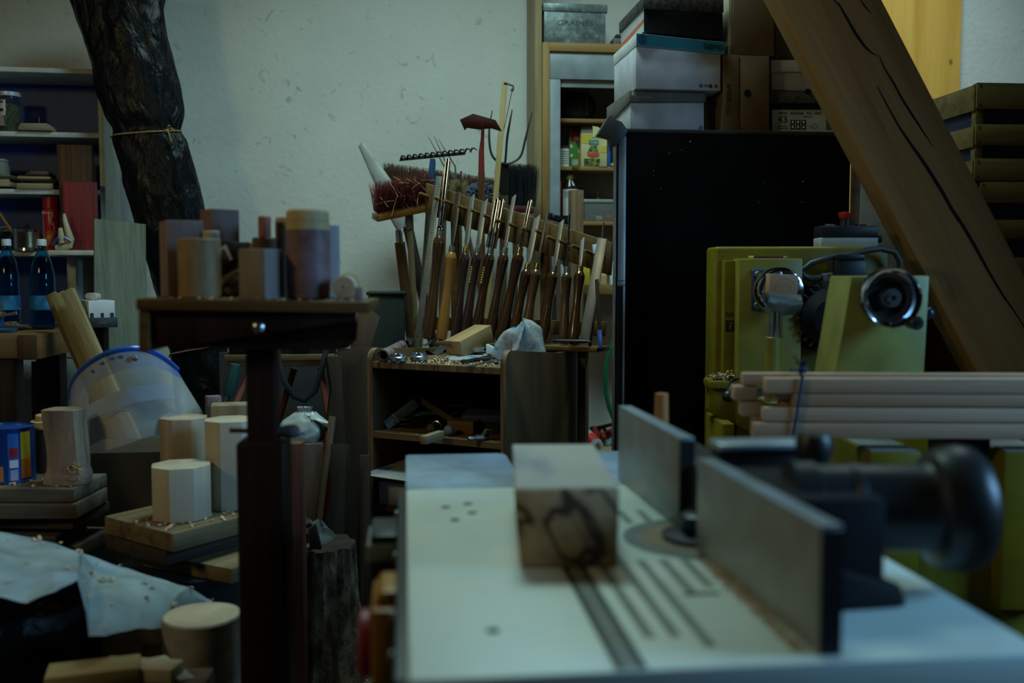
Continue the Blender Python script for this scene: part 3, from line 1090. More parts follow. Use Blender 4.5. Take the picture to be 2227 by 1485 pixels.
# ------------------------------------------------------------------ cardboard box with the face shield
bxl = U(165, 970, 2.95)
bxr = U(455, 970, 2.95)
solo(MB().box((bxl.x, 2.95, 0), (bxr.x, 3.2, bxl.z - .02), .004), 'cardboard_box', plain('dark_brown_cardboard', (.045, .026, .013), .8), 'brown cardboard box under the face shield', 'box')  # the cardboard's own dark brown, same on every face
T = [(152, 868, 2.83), (158, 835, 2.74), (182, 803, 2.66), (222, 776, 2.59), (265, 763, 2.56), (310, 762, 2.58), (350, 778, 2.64), (385, 806, 2.76)]
Bt = [(160, 968, 2.80), (180, 984, 2.70), (212, 984, 2.62), (256, 972, 2.58), (305, 955, 2.58), (350, 943, 2.62), (400, 930, 2.68), (455, 918, 2.78)]


def cur(P, u):
    f = u * (len(P) - 1)
    i = min(int(f), len(P) - 2)
    q = f - i

    def g(k):
        k = max(0, min(len(P) - 1, k))
        return U(P[k][0], P[k][1], P[k][2] + .09)
    a, b1, c, d = g(i - 1), g(i), g(i + 1), g(i + 2)
    return .5 * ((2 * b1) + (c - a) * q + (2 * a - 5 * b1 + 4 * c - d) * q * q + (3 * b1 - a - 3 * c + d) * q ** 3)


cen = cur(T, .5)
vis = thing('face_shield', 'clear face shield with blue headband resting tilted on the cardboard box', 'face shield', FR((cen.x, cen.y + .15, bxl.z - .02)))
MT['visor'] = clear('dusty_visor', (.62, .62, .60), .07, 0.15, dust=.42)
MT['visor_blue'] = clear('blue_visor_film', (.03, .16, .62), .2, .2, dust=.45)
build(MB().grid(40, 8, lambda u, v: cur(T, u).lerp(cur(Bt, u), .02 + v * .98) + Vector((0, -.004, 0)), .0012), 'visor', MT['visor'], vis)
build(MB().grid(40, 3, lambda u, v: cur(T, u).lerp(cur(Bt, u), -.01 + v * (.24 - .12 * abs(u - .4))), .0016), 'blue_strip', MT['visor_blue'], vis)
build(MB().tube([cur(T, k / 40) + Vector((0, .002, .004)) for k in range(41)], .007, 8), 'headband_rim', plain('blue_rim', (.012, .09, .50), .35), vis)
build(MB().grid(30, 3, lambda u, v: cur(T, .12 + u * .72).lerp(cur(Bt, .12 + u * .72), .42 + v * .18) + Vector((0, .035, 0)), .0015), 'inner_headband', plain('pale_blue_band', (.30, .36, .46), .5), vis)
mid = cur(T, .5)
build(MB().grid(20, 10, lambda u, v: U(250, 905, 2.86) + Vector((.19 * u - .02, .10 * math.sin(PI * u) * .2 + v * .02, .07 * math.sin(PI * u) * v + .015 * math.sin(8 * u + 4 * v))), .002), 'head_pad', plain('dusty_dark_pad', (.06, .06, .075), .85), vis)
kp = U(293, 779, 2.635)
build(MB().lathe([(0, 0), (.008, .0), (.008, .004), (.005, .007), (0, .008)], 16, AX(kp + Vector((0, .006, 0)), kp)), 'rivet', MT['dull_steel'], vis)
for (ku, kv) in ((.36, .10), (.43, .07), (.50, .055), (.56, .06)):
    c = cur(T, ku).lerp(cur(Bt, ku), kv) + Vector((0, -.006, 0))
    build(MB().blob(c, (.007, .002, .005), 2, 0), 'blue_tab', MT['blue'], vis)
hl = U(152, 850, 2.89)
build(MB().blob(hl, (.006, .006, .010), 2, 0), 'side_knob', MT['blue'], vis)

# ------------------------------------------------------------------ second pile: three boards on a dark drum, octagonal blanks
z2 = 0.65
c0 = HZ(378, 1160, z2)
F2 = FR((c0.x, c0.y, z2), rz=51)
M = F2 @ Matrix.Translation((.30, .14, -.046))
solo(MB(M).prism([(-.30, -.135, 0), (.03, -.14, 0), (.03, .14, 0), (-.28, .145, 0)], (0, 0, .045), .005), 'board', MT['bark_wood_x'], 'thick rough board directly under the pale octagonal blanks', 'board', 'boards in the pile with octagonal blanks', M)
M = F2 @ Matrix.Translation((.31, .15, -.086)) @ Matrix.Rotation(math.radians(-3), 4, 'Z')
solo(MB(M).box((-.29, -.12, 0), (.01, .13, .038), .004), 'board', MT['dark_board_x'], 'dark board between the two pale boards under the octagonal blanks', 'board', 'boards in the pile with octagonal blanks', M)
M = F2 @ Matrix.Translation((.315, .06, -.124)) @ Matrix.Rotation(math.radians(4), 4, 'Z')
solo(MB(M).box((-.24, -.135, 0), (-.05, .16, .036), .003), 'board', MT['bark_wood_x'], 'lowest pale board of the pile, jutting right above the dark drum', 'board', 'boards in the pile with octagonal blanks', M)
dc = F2 @ Vector((.17, .13, 0))
drum = FR((dc.x, dc.y, 0))
solo(MB(drum).lathe([(0, 0), (.15, 0), (.16, .05), (.175, z2 - .14), (.18, z2 - .125), (0, z2 - .125)], 36), 'drum', plain('dark_blue_plastic', (.010, .016, .028), .35), 'dark blue plastic drum under the pile of octagonal blanks', 'drum', None, drum)


def octo(px, pyb, wpx, h, rot, mat, label, dy=0.0):
    p = HZ(px, pyb, z2)
    y = p.y + wpx * p.y / CAM_F / 2 + dy
    x = (U(px, 700, y)).x
    r = wpx * y / CAM_F / 2 / math.cos(math.radians(10))
    M = FR((x, y, z2 + .0005))
    return solo(MB(M).prism(octagon(r, h, math.radians(rot)), (0, 0, h), .0012), 'octagonal_blank', mat, label, 'wood blank', 'pale octagonal blanks', M)


octo(387, 1138, 126, .128, 35, MT['maple'], 'short pale octagonal blank in front of the two tall ones')
octo(395, 1082, 100, .205, 28, MT['maple_dark'], 'tall octagonal blank with a brown streak, behind and left')
octo(497, 1118, 112, .222, 33, MT['maple'], 'tall pale octagonal blank partly behind the stand post', .025)
p = U(500, 1040, 2.78)
M = FR((p.x, 2.78, z2 + .0005), rz=8)
solo(MB(M).box((-.045, -.04, 0), (.05, .04, .232), .002), 'square_blank', wood('buff_blank', (.24, .17, .10), (.40, .31, .21), 'Z', 16), 'square buff blank behind the tall octagonal one beside the stand post', 'wood blank', None, M)
p = U(467, 1040, 2.86)
M = FR((p.x, 2.86, z2 + .0005), rz=20)
solo(MB(M).box((-.02, -.02, 0), (.02, .02, .245), .002), 'square_blank', MT['plum'], 'narrow purplish blank just left of the square buff blank', 'wood blank', None, M)


def on2():
    return F2 @ Vector((random.uniform(.01, .25), random.uniform(.01, .20), .0015))


shavings('wood_shavings', 'wood shavings scattered around the octagonal blanks', 70, .006, on2)

# ------------------------------------------------------------------ black bin with a bag, white plastic sheet on top
bc = U(4, 1300, 1.98)
BN = FR((bc.x, 1.98, 0))
bn = thing('rubbish_bin', 'black bin lined with a crumpled black bag under the white plastic sheet', 'bin', BN)
zr = .600
build(MB(BN).lathe([(0, 0), (.15, 0), (.185, zr), (.182, zr), (.148, .01), (0, .01)], 40), 'body', MT['black_matt'], bn)


def bagf(u, v):
    an = u * 2 * PI
    k = noise.noise(Vector((math.cos(an) * 3, math.sin(an) * 3, v * 2.2)))
    k2 = noise.noise(Vector((math.cos(an) * 9, math.sin(an) * 9, v * 5)))
    if v < .35:
        q = v / .35
        return BN @ Vector((math.cos(an) * (.165 + .03 * q), math.sin(an) * (.165 + .03 * q), zr - .10 + .125 * q + .012 * k * q))
    q = (v - .35) / .65
    r = .197 + .012 * k + .006 * k2 + .012 * math.sin(PI * q)
    return BN @ Vector((math.cos(an) * r, math.sin(an) * r, zr + .025 - (.085 + .022 * k) * q + .014 * k * (1 - q)))


build(MB().grid(90, 16, bagf, 0, True), 'bag_liner', MT['black_film'], bn)

cols = [((-90, 1138, 2.22), (-90, 1300, 1.74)), ((0, 1156, 2.2), (0, 1299, 1.76)), ((60, 1167, 2.19), (58, 1310, 1.75)), ((120, 1182, 2.17), (118, 1287, 1.77)),
        ((170, 1199, 2.16), (168, 1262, 1.86)), ((188, 1206, 2.16), (187, 1330, 1.80)), ((205, 1212, 2.16), (193, 1384, 1.76)), ((262, 1234, 2.14), (226, 1382, 1.77)), ((340, 1256, 2.11), (300, 1368, 1.86)),
        ((410, 1278, 2.08), (356, 1362, 1.96)), ((470, 1314, 2.16), (412, 1385, 2.06)), ((522, 1348, 2.16), (462, 1410, 2.10))]


def sheet(u, v):
    f = u * (len(cols) - 1)
    i = min(int(f), len(cols) - 2)
    q = f - i
    q = q * q * (3 - 2 * q)
    a = U(*cols[i][0]).lerp(U(*cols[i + 1][0]), q)
    b = U(*cols[i][1]).lerp(U(*cols[i + 1][1]), q)
    p = a.lerp(b, v)
    amp = .010 if u < .4 else .018
    p.z += amp * math.sin(PI * v) * (1.2 + noise.noise(p * 9)) + .004 * noise.noise(p * 22)
    return p


MT['sheet'] = clear('milky_plastic', (.46, .58, .65), .26, .12, dust=.72)
solo(MB().grid(88, 26, sheet, .0008), 'plastic_sheet', MT['sheet'], 'milky white plastic sheet draped over the black bin, strewn with shavings', 'plastic sheet')
bs_ = [sheet(random.random() * .95, random.random() * .9) + Vector((0, 0, .003)) for _ in range(45)]
it = iter(bs_)
mb = MB()
for p in bs_:
    flakes(mb, None, random.choice((1, 1, 2, 6)), .005, lambda: p + Vector((random.uniform(-.006, .006), random.uniform(-.006, .006), random.uniform(0, .003))))
solo(mb, 'wood_shavings', MT['shaving'], 'brown wood chips lying on the milky white plastic sheet', 'shavings', kind='stuff')
# board that carries the sheet
a = U(-80, 1170, 2.2)

# ------------------------------------------------------------------ offcuts at the bottom left
zo = .44
xl = U(250, 1485, 1.9).x
xr = U(500, 1485, 1.9).x
x2 = U(110, 1485, 1.75).x
zfo = U(205, 1446, 1.75).z - .031
solo(MB().box((xl, 1.86, 0), (xr + .02, 2.06, zo - .001), .002), 'crate', MT['dark_card'], 'dark low box carrying the round blank and notched offcut at the bottom left', 'crate')
solo(MB().box((x2, 1.69, 0), (xr - .01, 1.80, zfo - .001), .002), 'crate', MT['umber'], 'dark box under the flat offcuts at the bottom edge', 'crate')
p = U(433, 1400, 1.90)
MR = FR((p.x, 1.93, zo))
rr = 83 * 1.93 / CAM_F
MT['round_blank'] = wood('greyish_round_blank', (.20, .165, .14), (.40, .37, .34), 'Z', 9, .7, 1.6)
rb = thing('round_blank', 'large round blank with wavy pale top beside the stand post at the bottom', 'wood blank', MR)
zt_ = U(433, 1335, 1.93).z - zo
build(MB(MR).lathe([(0, 0), (rr, 0), (rr * 1.0, zt_ - .004), (rr - .003, zt_ - .0005)], 48, None, lambda a, z: 1 + .012 * math.sin(3 * a)), 'body', MT['round_blank'], rb)
build(MB(MR).lathe([(rr - .003, zt_ - .0006), (rr - .006, zt_), (0, zt_)], 48, None, lambda a, z: 1 + .012 * math.sin(3 * a)), 'sawn_top', MT['maple'], rb)
MT['pine_off'] = wood('pine_offcut', (.32, .24, .13), (.50, .40, .25), 'X', 14, .7)
# notched block
p = U(285, 1470, 1.95)
ML = FR((p.x, 1.97, zo), rz=-6, ry=3)
ww = .115
zz = U(285, 1372, 1.95).z - zo
solo(MB(ML).prism([(-.062, 0, 0), (-.062, 0, zz), (.062, 0, zz), (.062, 0, zz - .028), (.012, 0, zz - .036), (-.004, 0, 0)], (0, .05, 0), .002).box((-.004, .03, .0), (.062, .05, zz - .03), .001), 'notched_offcut', MT['pine_off'], 'L-shaped notched offcut leaning behind the flat offcuts at the bottom left', 'offcut', None, ML)
for k, (x0, y0, Yy, lx, ly, lz, rz, zb, lab) in enumerate([
        (205, 1478, 1.75, .15, .07, .030, 12, 0, 'flat square-cut offcut at the bottom edge, left end of the heap'),
        (305, 1470, 1.765, .14, .05, .026, -14, 0, 'flat pale offcut next to the leaning strip at the bottom edge')]):
    p = U(x0, y0, Yy)
    M = FR((p.x, Yy, zfo + .0005 + zb), rz=rz)
    solo(MB(M).box((-lx / 2, -ly / 2, 0), (lx / 2, ly / 2, lz), .003), 'offcut', MT['pine_off'] if k == 0 else MT['maple'], lab, 'offcut', 'offcuts at the bottom left', M)
a = U(340, 1440, 1.815)
b_ = U(405, 1490, 1.745)
M = AXV(b_, a)
solo(MB(M).box((-.012, -.016, 0), (.012, .016, (a - b_).length), .002), 'offcut_strip', MT['maple'], 'pale wooden strip leaning on the flat offcuts in front of the round blank', 'offcut', None, M)

# ------------------------------------------------------------------ height-adjustable wooden stand
YS = 1.75
pt = U(566, 652, YS)
FS = FR((pt.x, YS, 0), rz=-2)
zt = U(560, 653, YS).z
st = thing('wooden_stand', 'dark wooden height-adjustable stand carrying a table full of turned blanks', 'stand', FS)
sx = 244 * YS / CAM_F
tilt = FS @ Matrix.Translation((0, 0, zt)) @ Matrix.Rotation(math.radians(1.0), 4, 'Y')
build(MB(tilt).box((-sx - .012, 0, -.020), (sx - .012, .30, 0), .003), 'table_top', MT['stand_x'], st)
ap = MB(tilt)
z0 = -.020
apw0 = -sx + .012
apw1 = sx - .035
rad_ = .028
ptsA = [(apw0, .012, z0), (apw1, .012, z0), (apw1, .012, z0 - .055 + rad_ * .2)]
for k in range(6):
    an = k / 5 * PI / 2
    ptsA.append((apw1 - rad_ + rad_ * math.cos(an), .012, z0 - .066 + rad_ - rad_ * math.sin(an)))
ptsA += [(apw0 + .03, .012, z0 - .066), (apw0, .012, z0 - .05)]
build(ap.prism(ptsA, (0, .026, 0), .002), 'apron', MT['stand'], st)
build(MB(tilt).box((-sx - .009, .004, z0 - .072), (-sx + .008, .28, z0), .003), 'end_board', MT['stand_x'], st)
build(MB(tilt).box((-sx + .009, .04, z0 - .062), (-sx + .030, .27, z0), .003), 'side_rail', MT['stand'], st)
bp_ = HL(562, 712, tilt, 'y', .012)
bolt = MB(tilt).lathe([(0, 0), (.0105, 0), (.0105, .003), (.007, .007), (0, .009)], 24, Matrix.Translation((bp_.x, .012, bp_.z)) @ Matrix.Rotation(PI / 2, 4, 'X'))
build(bolt, 'bolt_head', MT['steel'], st)
pw = 31 * YS / CAM_F
lw = 53.5 * YS / CAM_F
zl = U(567, 968, YS).z
cxp = HL(566, 850, FS, 'y', .04).x
build(MB(FS).box((cxp - pw, .04, zl - .25), (cxp + pw, .10, zt - .03), .003), 'upper_post', MT['stand'], st)
build(MB(FS).box((cxp - lw, .03, 0.04), (cxp + lw, .11, zl), .008, seg=3), 'lower_post', MT['stand'], st)
pz = U(500, 957, YS).z
pl_ = HL(500, 957, FS, 'y', .07).x
pr_ = HL(655, 958, FS, 'y', .07).x
build(MB(FS).tube([(pl_, .07, pz + .006), (pr_ - .05, .07, pz + .003)], .0045, 10).lathe([(0, 0), (.006, .002), (.009, .02), (.012, .04), (.013, .05), (.009, .058), (0, .061)], 18, Matrix.Translation((pr_ - .062, .07, pz + .003)) @ Matrix.Rotation(PI / 2, 4, 'Y')), 'locking_peg', plain('grey_brown_peg', (.10, .075, .07), .45), st)
Mf = FS @ Matrix.Translation((cxp, .07, 0))
build(MB(Mf).box((-.065, -.14, .0005), (.065, .045, .04), .004), 'foot', MT['stand'], st)


def blank_at(px0, px1, pyt, Yy, kind, mat, label, zb=None, rz=0, name='turned_blank', group='blanks on the wooden stand'):
    yl = Yy
    zb_ = zb if zb is not None else (tilt @ Vector((HL((px0 + px1) / 2, 640, tilt, 'y', Yy - YS).x, Yy - YS, 0))).z + .0006
    p0 = U(px0, pyt, Yy)
    p1 = U(px1, pyt, Yy)
    wd = (p1.x - p0.x)
    M = FR(((p0.x + p1.x) / 2, Yy, zb_), rz=rz)
    h = p0.z - zb_
    if kind == 'cyl':
        mb = MB(M).lathe([(0, 0), (wd / 2 - .002, 0), (wd / 2, .002), (wd / 2, h - .002), (wd / 2 - .002, h), (0, h)], 36)
    else:
        s_ = wd / 2 / (abs(math.cos(math.radians(rz))) + abs(math.sin(math.radians(rz))))
        mb = MB(M).box((-s_, -s_, 0), (s_, s_, h), .002)
    return mb, M, h, wd


def bl(*a, **k):
    mb, M, h, wd = blank_at(*a, **k)
    return solo(mb, k.get('name', 'turned_blank'), a[5], a[6], 'wood blank', k.get('group', 'blanks on the wooden stand'), M), M, h, wd


bl(386, 479, 519, 1.84, 'cyl', MT['tan_turned'], 'tan turned cylinder standing in front of the pinkish square block')
bl(341, 446, 481, 1.94, 'sq', MT['pink_wood'], 'pinkish square block at the left end of the stand table', rz=24, name='square_blank')
bl(440, 477, 502, 1.93, 'cyl', MT['maple'], 'small white-topped cylinder peeping out behind the tan cylinder')
o, M, h, wd = bl(470, 548, 527, 2.02, 'sq', MT['umber'], 'dark brown block under the high square block, mostly hidden', rz=4, name='square_blank')
zb2 = M.translation.z + h + .0005
bl(432, 522, 456, 2.02, 'sq', wood('red_brown_blank', (.12, .075, .06), (.24, .155, .125), 'Z', 16), 'square red-brown block raised highest at the back of the stand table', zb=zb2, rz=33, name='square_blank')
bl(520, 614, 542, 1.83, 'sq', MT['grey_pink'], 'greyish square block at the front middle of the stand table', rz=-28, name='square_blank')
o, M, h, wd = bl(548, 601, 517, 1.94, 'cyl', MT['umber'], 'dark low cylinder carrying the small reddish cylinder')
zb3 = M.translation.z + h + .0005
bl(561, 589, 470, 1.94, 'cyl', wood('reddish_turned', (.19, .07, .045), (.36, .16, .11), 'Z', 20, .5, .5), 'small reddish cylinder perched on the dark low cylinder', zb=zb3)
mb, M, h, wd = blank_at(598, 664, 474, 1.98, 'cyl', MT['grey_pink'], '')
mb.bm.free()
t = thing('turned_blank', 'greyish cylinder with a cream top edge, behind left of the tall plum jar', 'wood blank', M, 'blanks on the wooden stand')
build(MB(M).lathe([(0, 0), (wd / 2, 0), (wd / 2, h - .008), (0, h - .008)], 32), 'body', MT['grey_pink'], t)
build(MB(M).lathe([(wd / 2 - .0005, h - .0078), (wd / 2 - .001, h), (0, h)], 32), 'rim', MT['cream'], t)
bl(690, 738, 489, 1.98, 'cyl', wood('bluish_grey_blank', (.30, .27, .27), (.48, .45, .46), 'Z', 18), 'pale grey cylinder peeping out right behind the tall plum jar')
# the tall plum jar with its cream lid
mb, M, h, wd = blank_at(621, 717, 457, 1.85, 'cyl', MT['plum'], '')
mb.bm.free()
r = wd / 2
t = thing('turned_jar', 'tall plum-coloured turned jar with a cream lid on the stand table', 'turned jar', M)
build(MB(M).lathe([(0, 0), (r - .004, 0), (r - .001, .004), (r, .03), (r, h - .036), (0, h - .036)], 40), 'body', MT['plum'], t)
build(MB(M).lathe([(r - .0005, h - .0358), (r, h - .0215), (r - .002, h - .0205), (r - .002, h - .0195), (r - .0005, h - .0185), (r - .001, h - .004), (r - .004, h), (0, h)], 40), 'lid', MT['cream'], t)
# discs lying on their side and small pink block
p = U(746, 627, 1.79)
zl_ = (tilt @ Vector((HL(743, 640, tilt, 'y', .05).x, .05, 0))).z
r = 25 * 1.8 / CAM_F
M = AX((p.x, 1.80, zl_ + r + .0035), (p.x + .010, 1.87, zl_ + r + .0035))
dd = thing('turned_disc', 'short white turned cylinder lying on its side at the right of the stand table', 'wood blank', M)
build(MB(M).lathe([(0, 0), (r - .0015, 0), (r, .002), (r, .028), (r - .002, .031), (0, .031)], 32), 'body', MT['maple'], dd)
build(MB(M).lathe([(r - .0022, .0311), (r + .003, .034), (r + .0015, .050), (0, .050)], 32), 'rear_flange', MT['cream'], dd)
build(MB(M).lathe([(0, -.0006), (.0018, -.0006), (.0018, .001)], 10), 'centre_mark', MT['black_print'], dd)
bl(770, 789, 624, 1.775, 'sq', MT['pink_wood'], 'tiny pinkish block at the right corner of the stand table', rz=12, name='square_blank')
# wedges between the cylinders
for (pa, pb_, wpx, Yy, mk, lab) in (((482, 612), (519, 590), 10, 1.90, 'cream', 'pale wedge lying low between tan cylinder and grey block'), ((480, 590), (522, 560), 12, 1.95, 'black_matt', 'dark splinter lying slanted above the pale wedge'), ((482, 540), (505, 575), 16, 1.96, 'pink_wood', 'pinkish wedge tilted between the blanks'), ((494, 640), (518, 606), 16, 1.93, 'umber', 'brown wedge standing between tan cylinder and grey block')):
    a = U(pa[0], pa[1], Yy)
    b_ = U(pb_[0], pb_[1], Yy + .01)
    M = AXV(a, b_)
    hw = wpx * Yy / CAM_F / 2
    solo(MB(M).hexa([(-hw, -.015, 0), (hw, -.015, 0), (hw, .02, 0), (-hw, .02, 0), (-hw * .4, -.012, (b_ - a).length), (hw * .6, -.012, (b_ - a).length), (hw * .6, .016, (b_ - a).length), (-hw * .4, .016, (b_ - a).length)], .001), 'wedge_offcut', MT[mk], lab, 'offcut', 'offcuts on the wooden stand', M)


def onst():
    return tilt @ Vector((random.uniform(-sx, sx - .03), random.uniform(.004, .06), .0015))


shavings('wood_shavings', 'wood shavings sprinkled along the front of the stand table', 70, .004, onst)

# ------------------------------------------------------------------ dim corner behind the stand
# folding stool with orange feet and a wooden seat slat
pa = U(487, 786, 3.55)
pb_ = U(740, 786, 3.55)
stl = thing('folding_stool', 'orange-framed folding stool with a wooden front slat and black box on it', 'stool', FR(((pa.x + pb_.x) / 2, 3.6, 0)))
build(MB().box((pa.x, 3.55, pa.z), (pb_.x - .02, 3.58, pa.z + .022), .002), 'seat_slat', wood('dull_slat', (.10, .065, .03), (.19, .13, .065), 'X'), stl)
build(MB().box((pa.x + .01, 3.555, pa.z - .02), (pb_.x - .02, 3.83, pa.z - .001), .002), 'seat_board', MT['dark_card'], stl)
o1 = U(497, 752, 3.56)
o2 = U(676, 752, 3.56)
build(MB().box((pa.x + .01, 3.585, pa.z + .0), (pb_.x - .03, 3.8, o1.z), .006), 'black_pad', MT['black_matt'], stl)
build(MB().box((o1.x, 3.56, o1.z + .0005), (o1.x + .065, 3.6, o1.z + .014), .002), 'orange_clip', MT['orange'], stl)
build(MB().box((o2.x - .066, 3.56, o1.z + .0005), (o2.x, 3.6, o1.z + .012), .002), 'orange_clip', MT['orange'], stl)
for (t0, b0, yy0, yy1, mk) in (((548, 800), (505, 900), 3.60, 3.55, 'a'), ((697, 800), (722, 940), 3.60, 3.55, 'b'), ((640, 800), (610, 900), 3.80, 3.84, 'a'), ((725, 800), (745, 900), 3.80, 3.84, 'b')):
    tp = U(*t0, yy0)
    bt = U(*b0, yy1)
    d = (bt - tp).normalized()
    ft = tp + d * (tp.z / -d.z)
    build(MB().tube([tp, ft], .013, 10), 'leg', plain('red_brown_tube', (.16, .04, .025), .45), stl)
# tool with teal handle
a = U(492, 880, 3.42)
b_ = U(512, 792, 3.42)
d = (a - b_).normalized()
ft = b_ + d * ((b_.z - 0) / -d.z)
M = AXV(ft, b_)
L = (b_ - ft).length
te = thing('long_tool', 'long tool with a teal grip and steel shaft standing behind the stand', 'tool', M)
build(MB(M).tube([(0, 0, 0), (0, 0, L - .11)], .009, 10), 'shaft', MT['steel'], te)
build(MB(M).lathe([(0, L - .112), (.017, L - .11), (.022, L - .085), (.018, L - .03), (.016, L), (0, L)], 20), 'grip', plain('teal_grip', (.01, .07, .065), .5), te)
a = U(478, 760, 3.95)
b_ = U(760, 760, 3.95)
solo(MB(FR((0, 0, 0))).box((a.x, 3.93, 0), (b_.x, 3.96, a.z - .01), .002), 'shade_panel', plain('shade_panel_grey', (.022, .022, .024), .8), 'added dark grey panel standing in for the shade behind the folding stool', 'panel')  # added dark sheet, stands in for the shade below the stool
# black strap loop
stp = [U(603, 752, 3.40), U(606, 790, 3.36), U(618, 830, 3.34), U(640, 862, 3.34), U(662, 871, 3.35), U(685, 850, 3.36), U(700, 800, 3.38), U(712, 752, 3.42)]
solo(MB().tube(stp, .010, 8, True, .25), 'strap', MT['black_matt'], 'black webbing strap hanging in a loop under the stool', 'strap')
# dark bulk behind
# plastic shopping bag on a brown block
pz_ = U(635, 968, 3.22)
bk = FR((pz_.x, 3.28, 0), rz=12)
solo(MB(bk).box((-.075, -.06, 0), (.088, .09, pz_.z), .003), 'wood_block', wood('brown_post_block', (.05, .03, .02), (.11, .07, .045), 'Z', 16), 'tall dark wooden block under the white plastic bag', 'wood block', None, bk)
bgm = FR((U(650, 960, 3.28).x, 3.30, pz_.z + .001))
bg = thing('plastic_bag', 'crumpled white plastic bag with blue lettering on the tall dark block', 'bag', bgm)


def bagsurf(u, v):
    an = u * 2 * PI
    prof_ = [(1.0, .0), (1.10, .016), (1.06, .040), (.86, .066), (.50, .088), (.22, .098), (.34, .112)]
    f = v * (len(prof_) - 1)
    i = min(int(f), len(prof_) - 2)
    q = f - i
    r = prof_[i][0] * (1 - q) + prof_[i + 1][0] * q
    z = prof_[i][1] * (1 - q) + prof_[i + 1][1] * q
    pl = .05 * math.sin(7 * an + 2 * v) + .16 * v * math.sin(5 * an + 1) + .10 * noise.noise(Vector((math.cos(an) * 2.5, math.sin(an) * 2.5, v * 5)))
    r *= 1 + pl
    return bgm @ Vector((math.cos(an) * r * .072 + .018 * v, math.sin(an) * r * .042, z + .006 * noise.noise(Vector((math.cos(an) * 4, math.sin(an) * 4, v * 3)))))


mb = MB().grid(80, 26, bagsurf, 0, True)
build(mb, 'bag_body', plain('white_bag_film', (.34, .37, .35), .35, bump=.35, bscale=22), bg, angle=3.2)
build(MB().grid(12, 8, lambda u, v: bgm @ Vector((.040 + .055 * v, -.034 + .03 * u + .008 * math.sin(9 * u), .075 - .030 * v + .020 * u + .006 * math.sin(8 * u + 3 * v))), .0008), 'bag_handle', bpy.data.materials['white_bag_film'], bg)
text('Santé-Beauté', .017, bgm @ Matrix.Translation((-.020, -.0505, .026)) @ Matrix.Rotation(PI / 2, 4, 'X') @ Matrix.Rotation(PI + .12, 4, 'Z'), MT['blue'], bg)
# red plastic thing
a = U(698, 960, 3.45)
solo(MB(FR((a.x, 3.45, 0), rz=-20)).prism([(-.03, 0, 0), (.035, 0, 0), (.03, 0, a.z + .0), (-.022, 0, a.z + .05), (-.03, 0, a.z + .02)], (0, .05, 0), .003), 'dustpan', plain('red_dustpan', (.40, .04, .025), .4), 'red plastic dustpan standing behind the white plastic bag', 'dustpan')
# boards and slabs leaning left of the tool cabinet
MT['slab'] = wood('dark_bark_slab', (.010, .007, .005), (.036, .024, .016), 'Z', 16, .85)
MT['slab2'] = wood('dusty_brown_slab', (.020, .012, .008), (.050, .032, .021), 'Z', 12, .8)


def slab(top, foot_px, Yt, Yf, wid, th, mat, label, edge=None, name='slab', roll=0):
    tp = U(top[0], top[1], Yt)
    ft = U(foot_px, 1300, Yf)
    ft.z = .0
    M = AXV(ft, tp)
    if roll:
        M = M @ Matrix.Rotation(math.radians(roll), 4, 'Z')
    L = (tp - ft).length
    n = 9
    left = [(-wid / 2 + (edge or 0) * noise.noise(Vector((k * .9, top[0], 0))), 0, L * k / n) for k in range(n + 1)]
    right = [(wid / 2, 0, L), (wid / 2, 0, 0)]
    return solo(MB(M).prism(left + right, (0, th, 0), .0015), name, mat, label, 'board', 'boards leaning left of the tool cabinet', M)


slab((776, 757), 800, 3.42, 3.30, .135, .03, MT['slab2'], 'wide dark brown panel leaning against the tool cabinet, top edge pale')
slab((727, 775), 760, 3.34, 3.18, .045, .05, MT['slab'], 'narrow bark-edged slab in front of the wide brown panel', .03, roll=20)
slab((722, 905), 655, 3.26, 3.12, .020, .03, MT['umber'], 'thin pale batten leaning left, crossing in front of the bark slab', name='batten')
slab((738, 965), 715, 3.20, 3.04, .05, .04, MT['slab'], 'short burr slab with dusty bark top beside the thin pale batten', .03, roll=-10)
slab((793, 990), 792, 3.12, 3.04, .032, .03, MT['slab2'], 'short brown offcut plank standing at the cabinet corner')
slab((636, 965), 640, 2.79, 2.79, .050, .05, wood('reddish_plank', (.08, .032, .024), (.15, .07, .052), 'Z', 16), 'reddish brown upright plank just right of the stand post', name='plank')
# grey cloth and slab piece above the stump
zc_ = U(680, 1180, 3.0).z


def cloth(u, v):
    p = U(625 + 105 * u, 1130 + 75 * v + 40 * (u - .5) ** 2 * 4 * (1 - v), 3.05 - .12 * v)
    p.z += .02 * noise.noise(Vector((u * 5, v * 5, 2)))
    p.y += .03 * noise.noise(Vector((u * 6, v * 4, 7)))
    return p


solo(MB().grid(24, 16, cloth, .003), 'cloth', plain('grey_cloth', (.06, .065, .065), .8), 'grey cloth lying bunched up above the tree stump', 'cloth')
cz = U(640, 1150, 2.98)
solo(MB().blob((cz.x, 2.98, cz.z), (.055, .04, .035), 3, .3, 2.0, None, 3), 'burr_offcut', MT['slab2'], 'rounded burr offcut lying on the grey cloth', 'offcut')
# stump
cst = U(702, 1300, 2.97)
SM = FR((cst.x, 2.97, 0))
hs = U(702, 1195, 2.9).z


def stump(u, v):
    an = u * 2 * PI
    d = Vector((math.cos(an), math.sin(an), 0))
    r = .105 + .014 * noise.noise(d * 2.2 + Vector((0, 0, v * 1.5))) + .010 * noise.noise(d * 7 + Vector((0, 0, v * 4))) + .015 * (1 - v) ** 3
    if abs(an - 4.35) < .18:
        r -= .020 * (1 - abs(an - 4.35) / .18)
    return SM @ Vector((d.x * r, d.y * r, v * (hs + .012 * noise.noise(d * 3))))


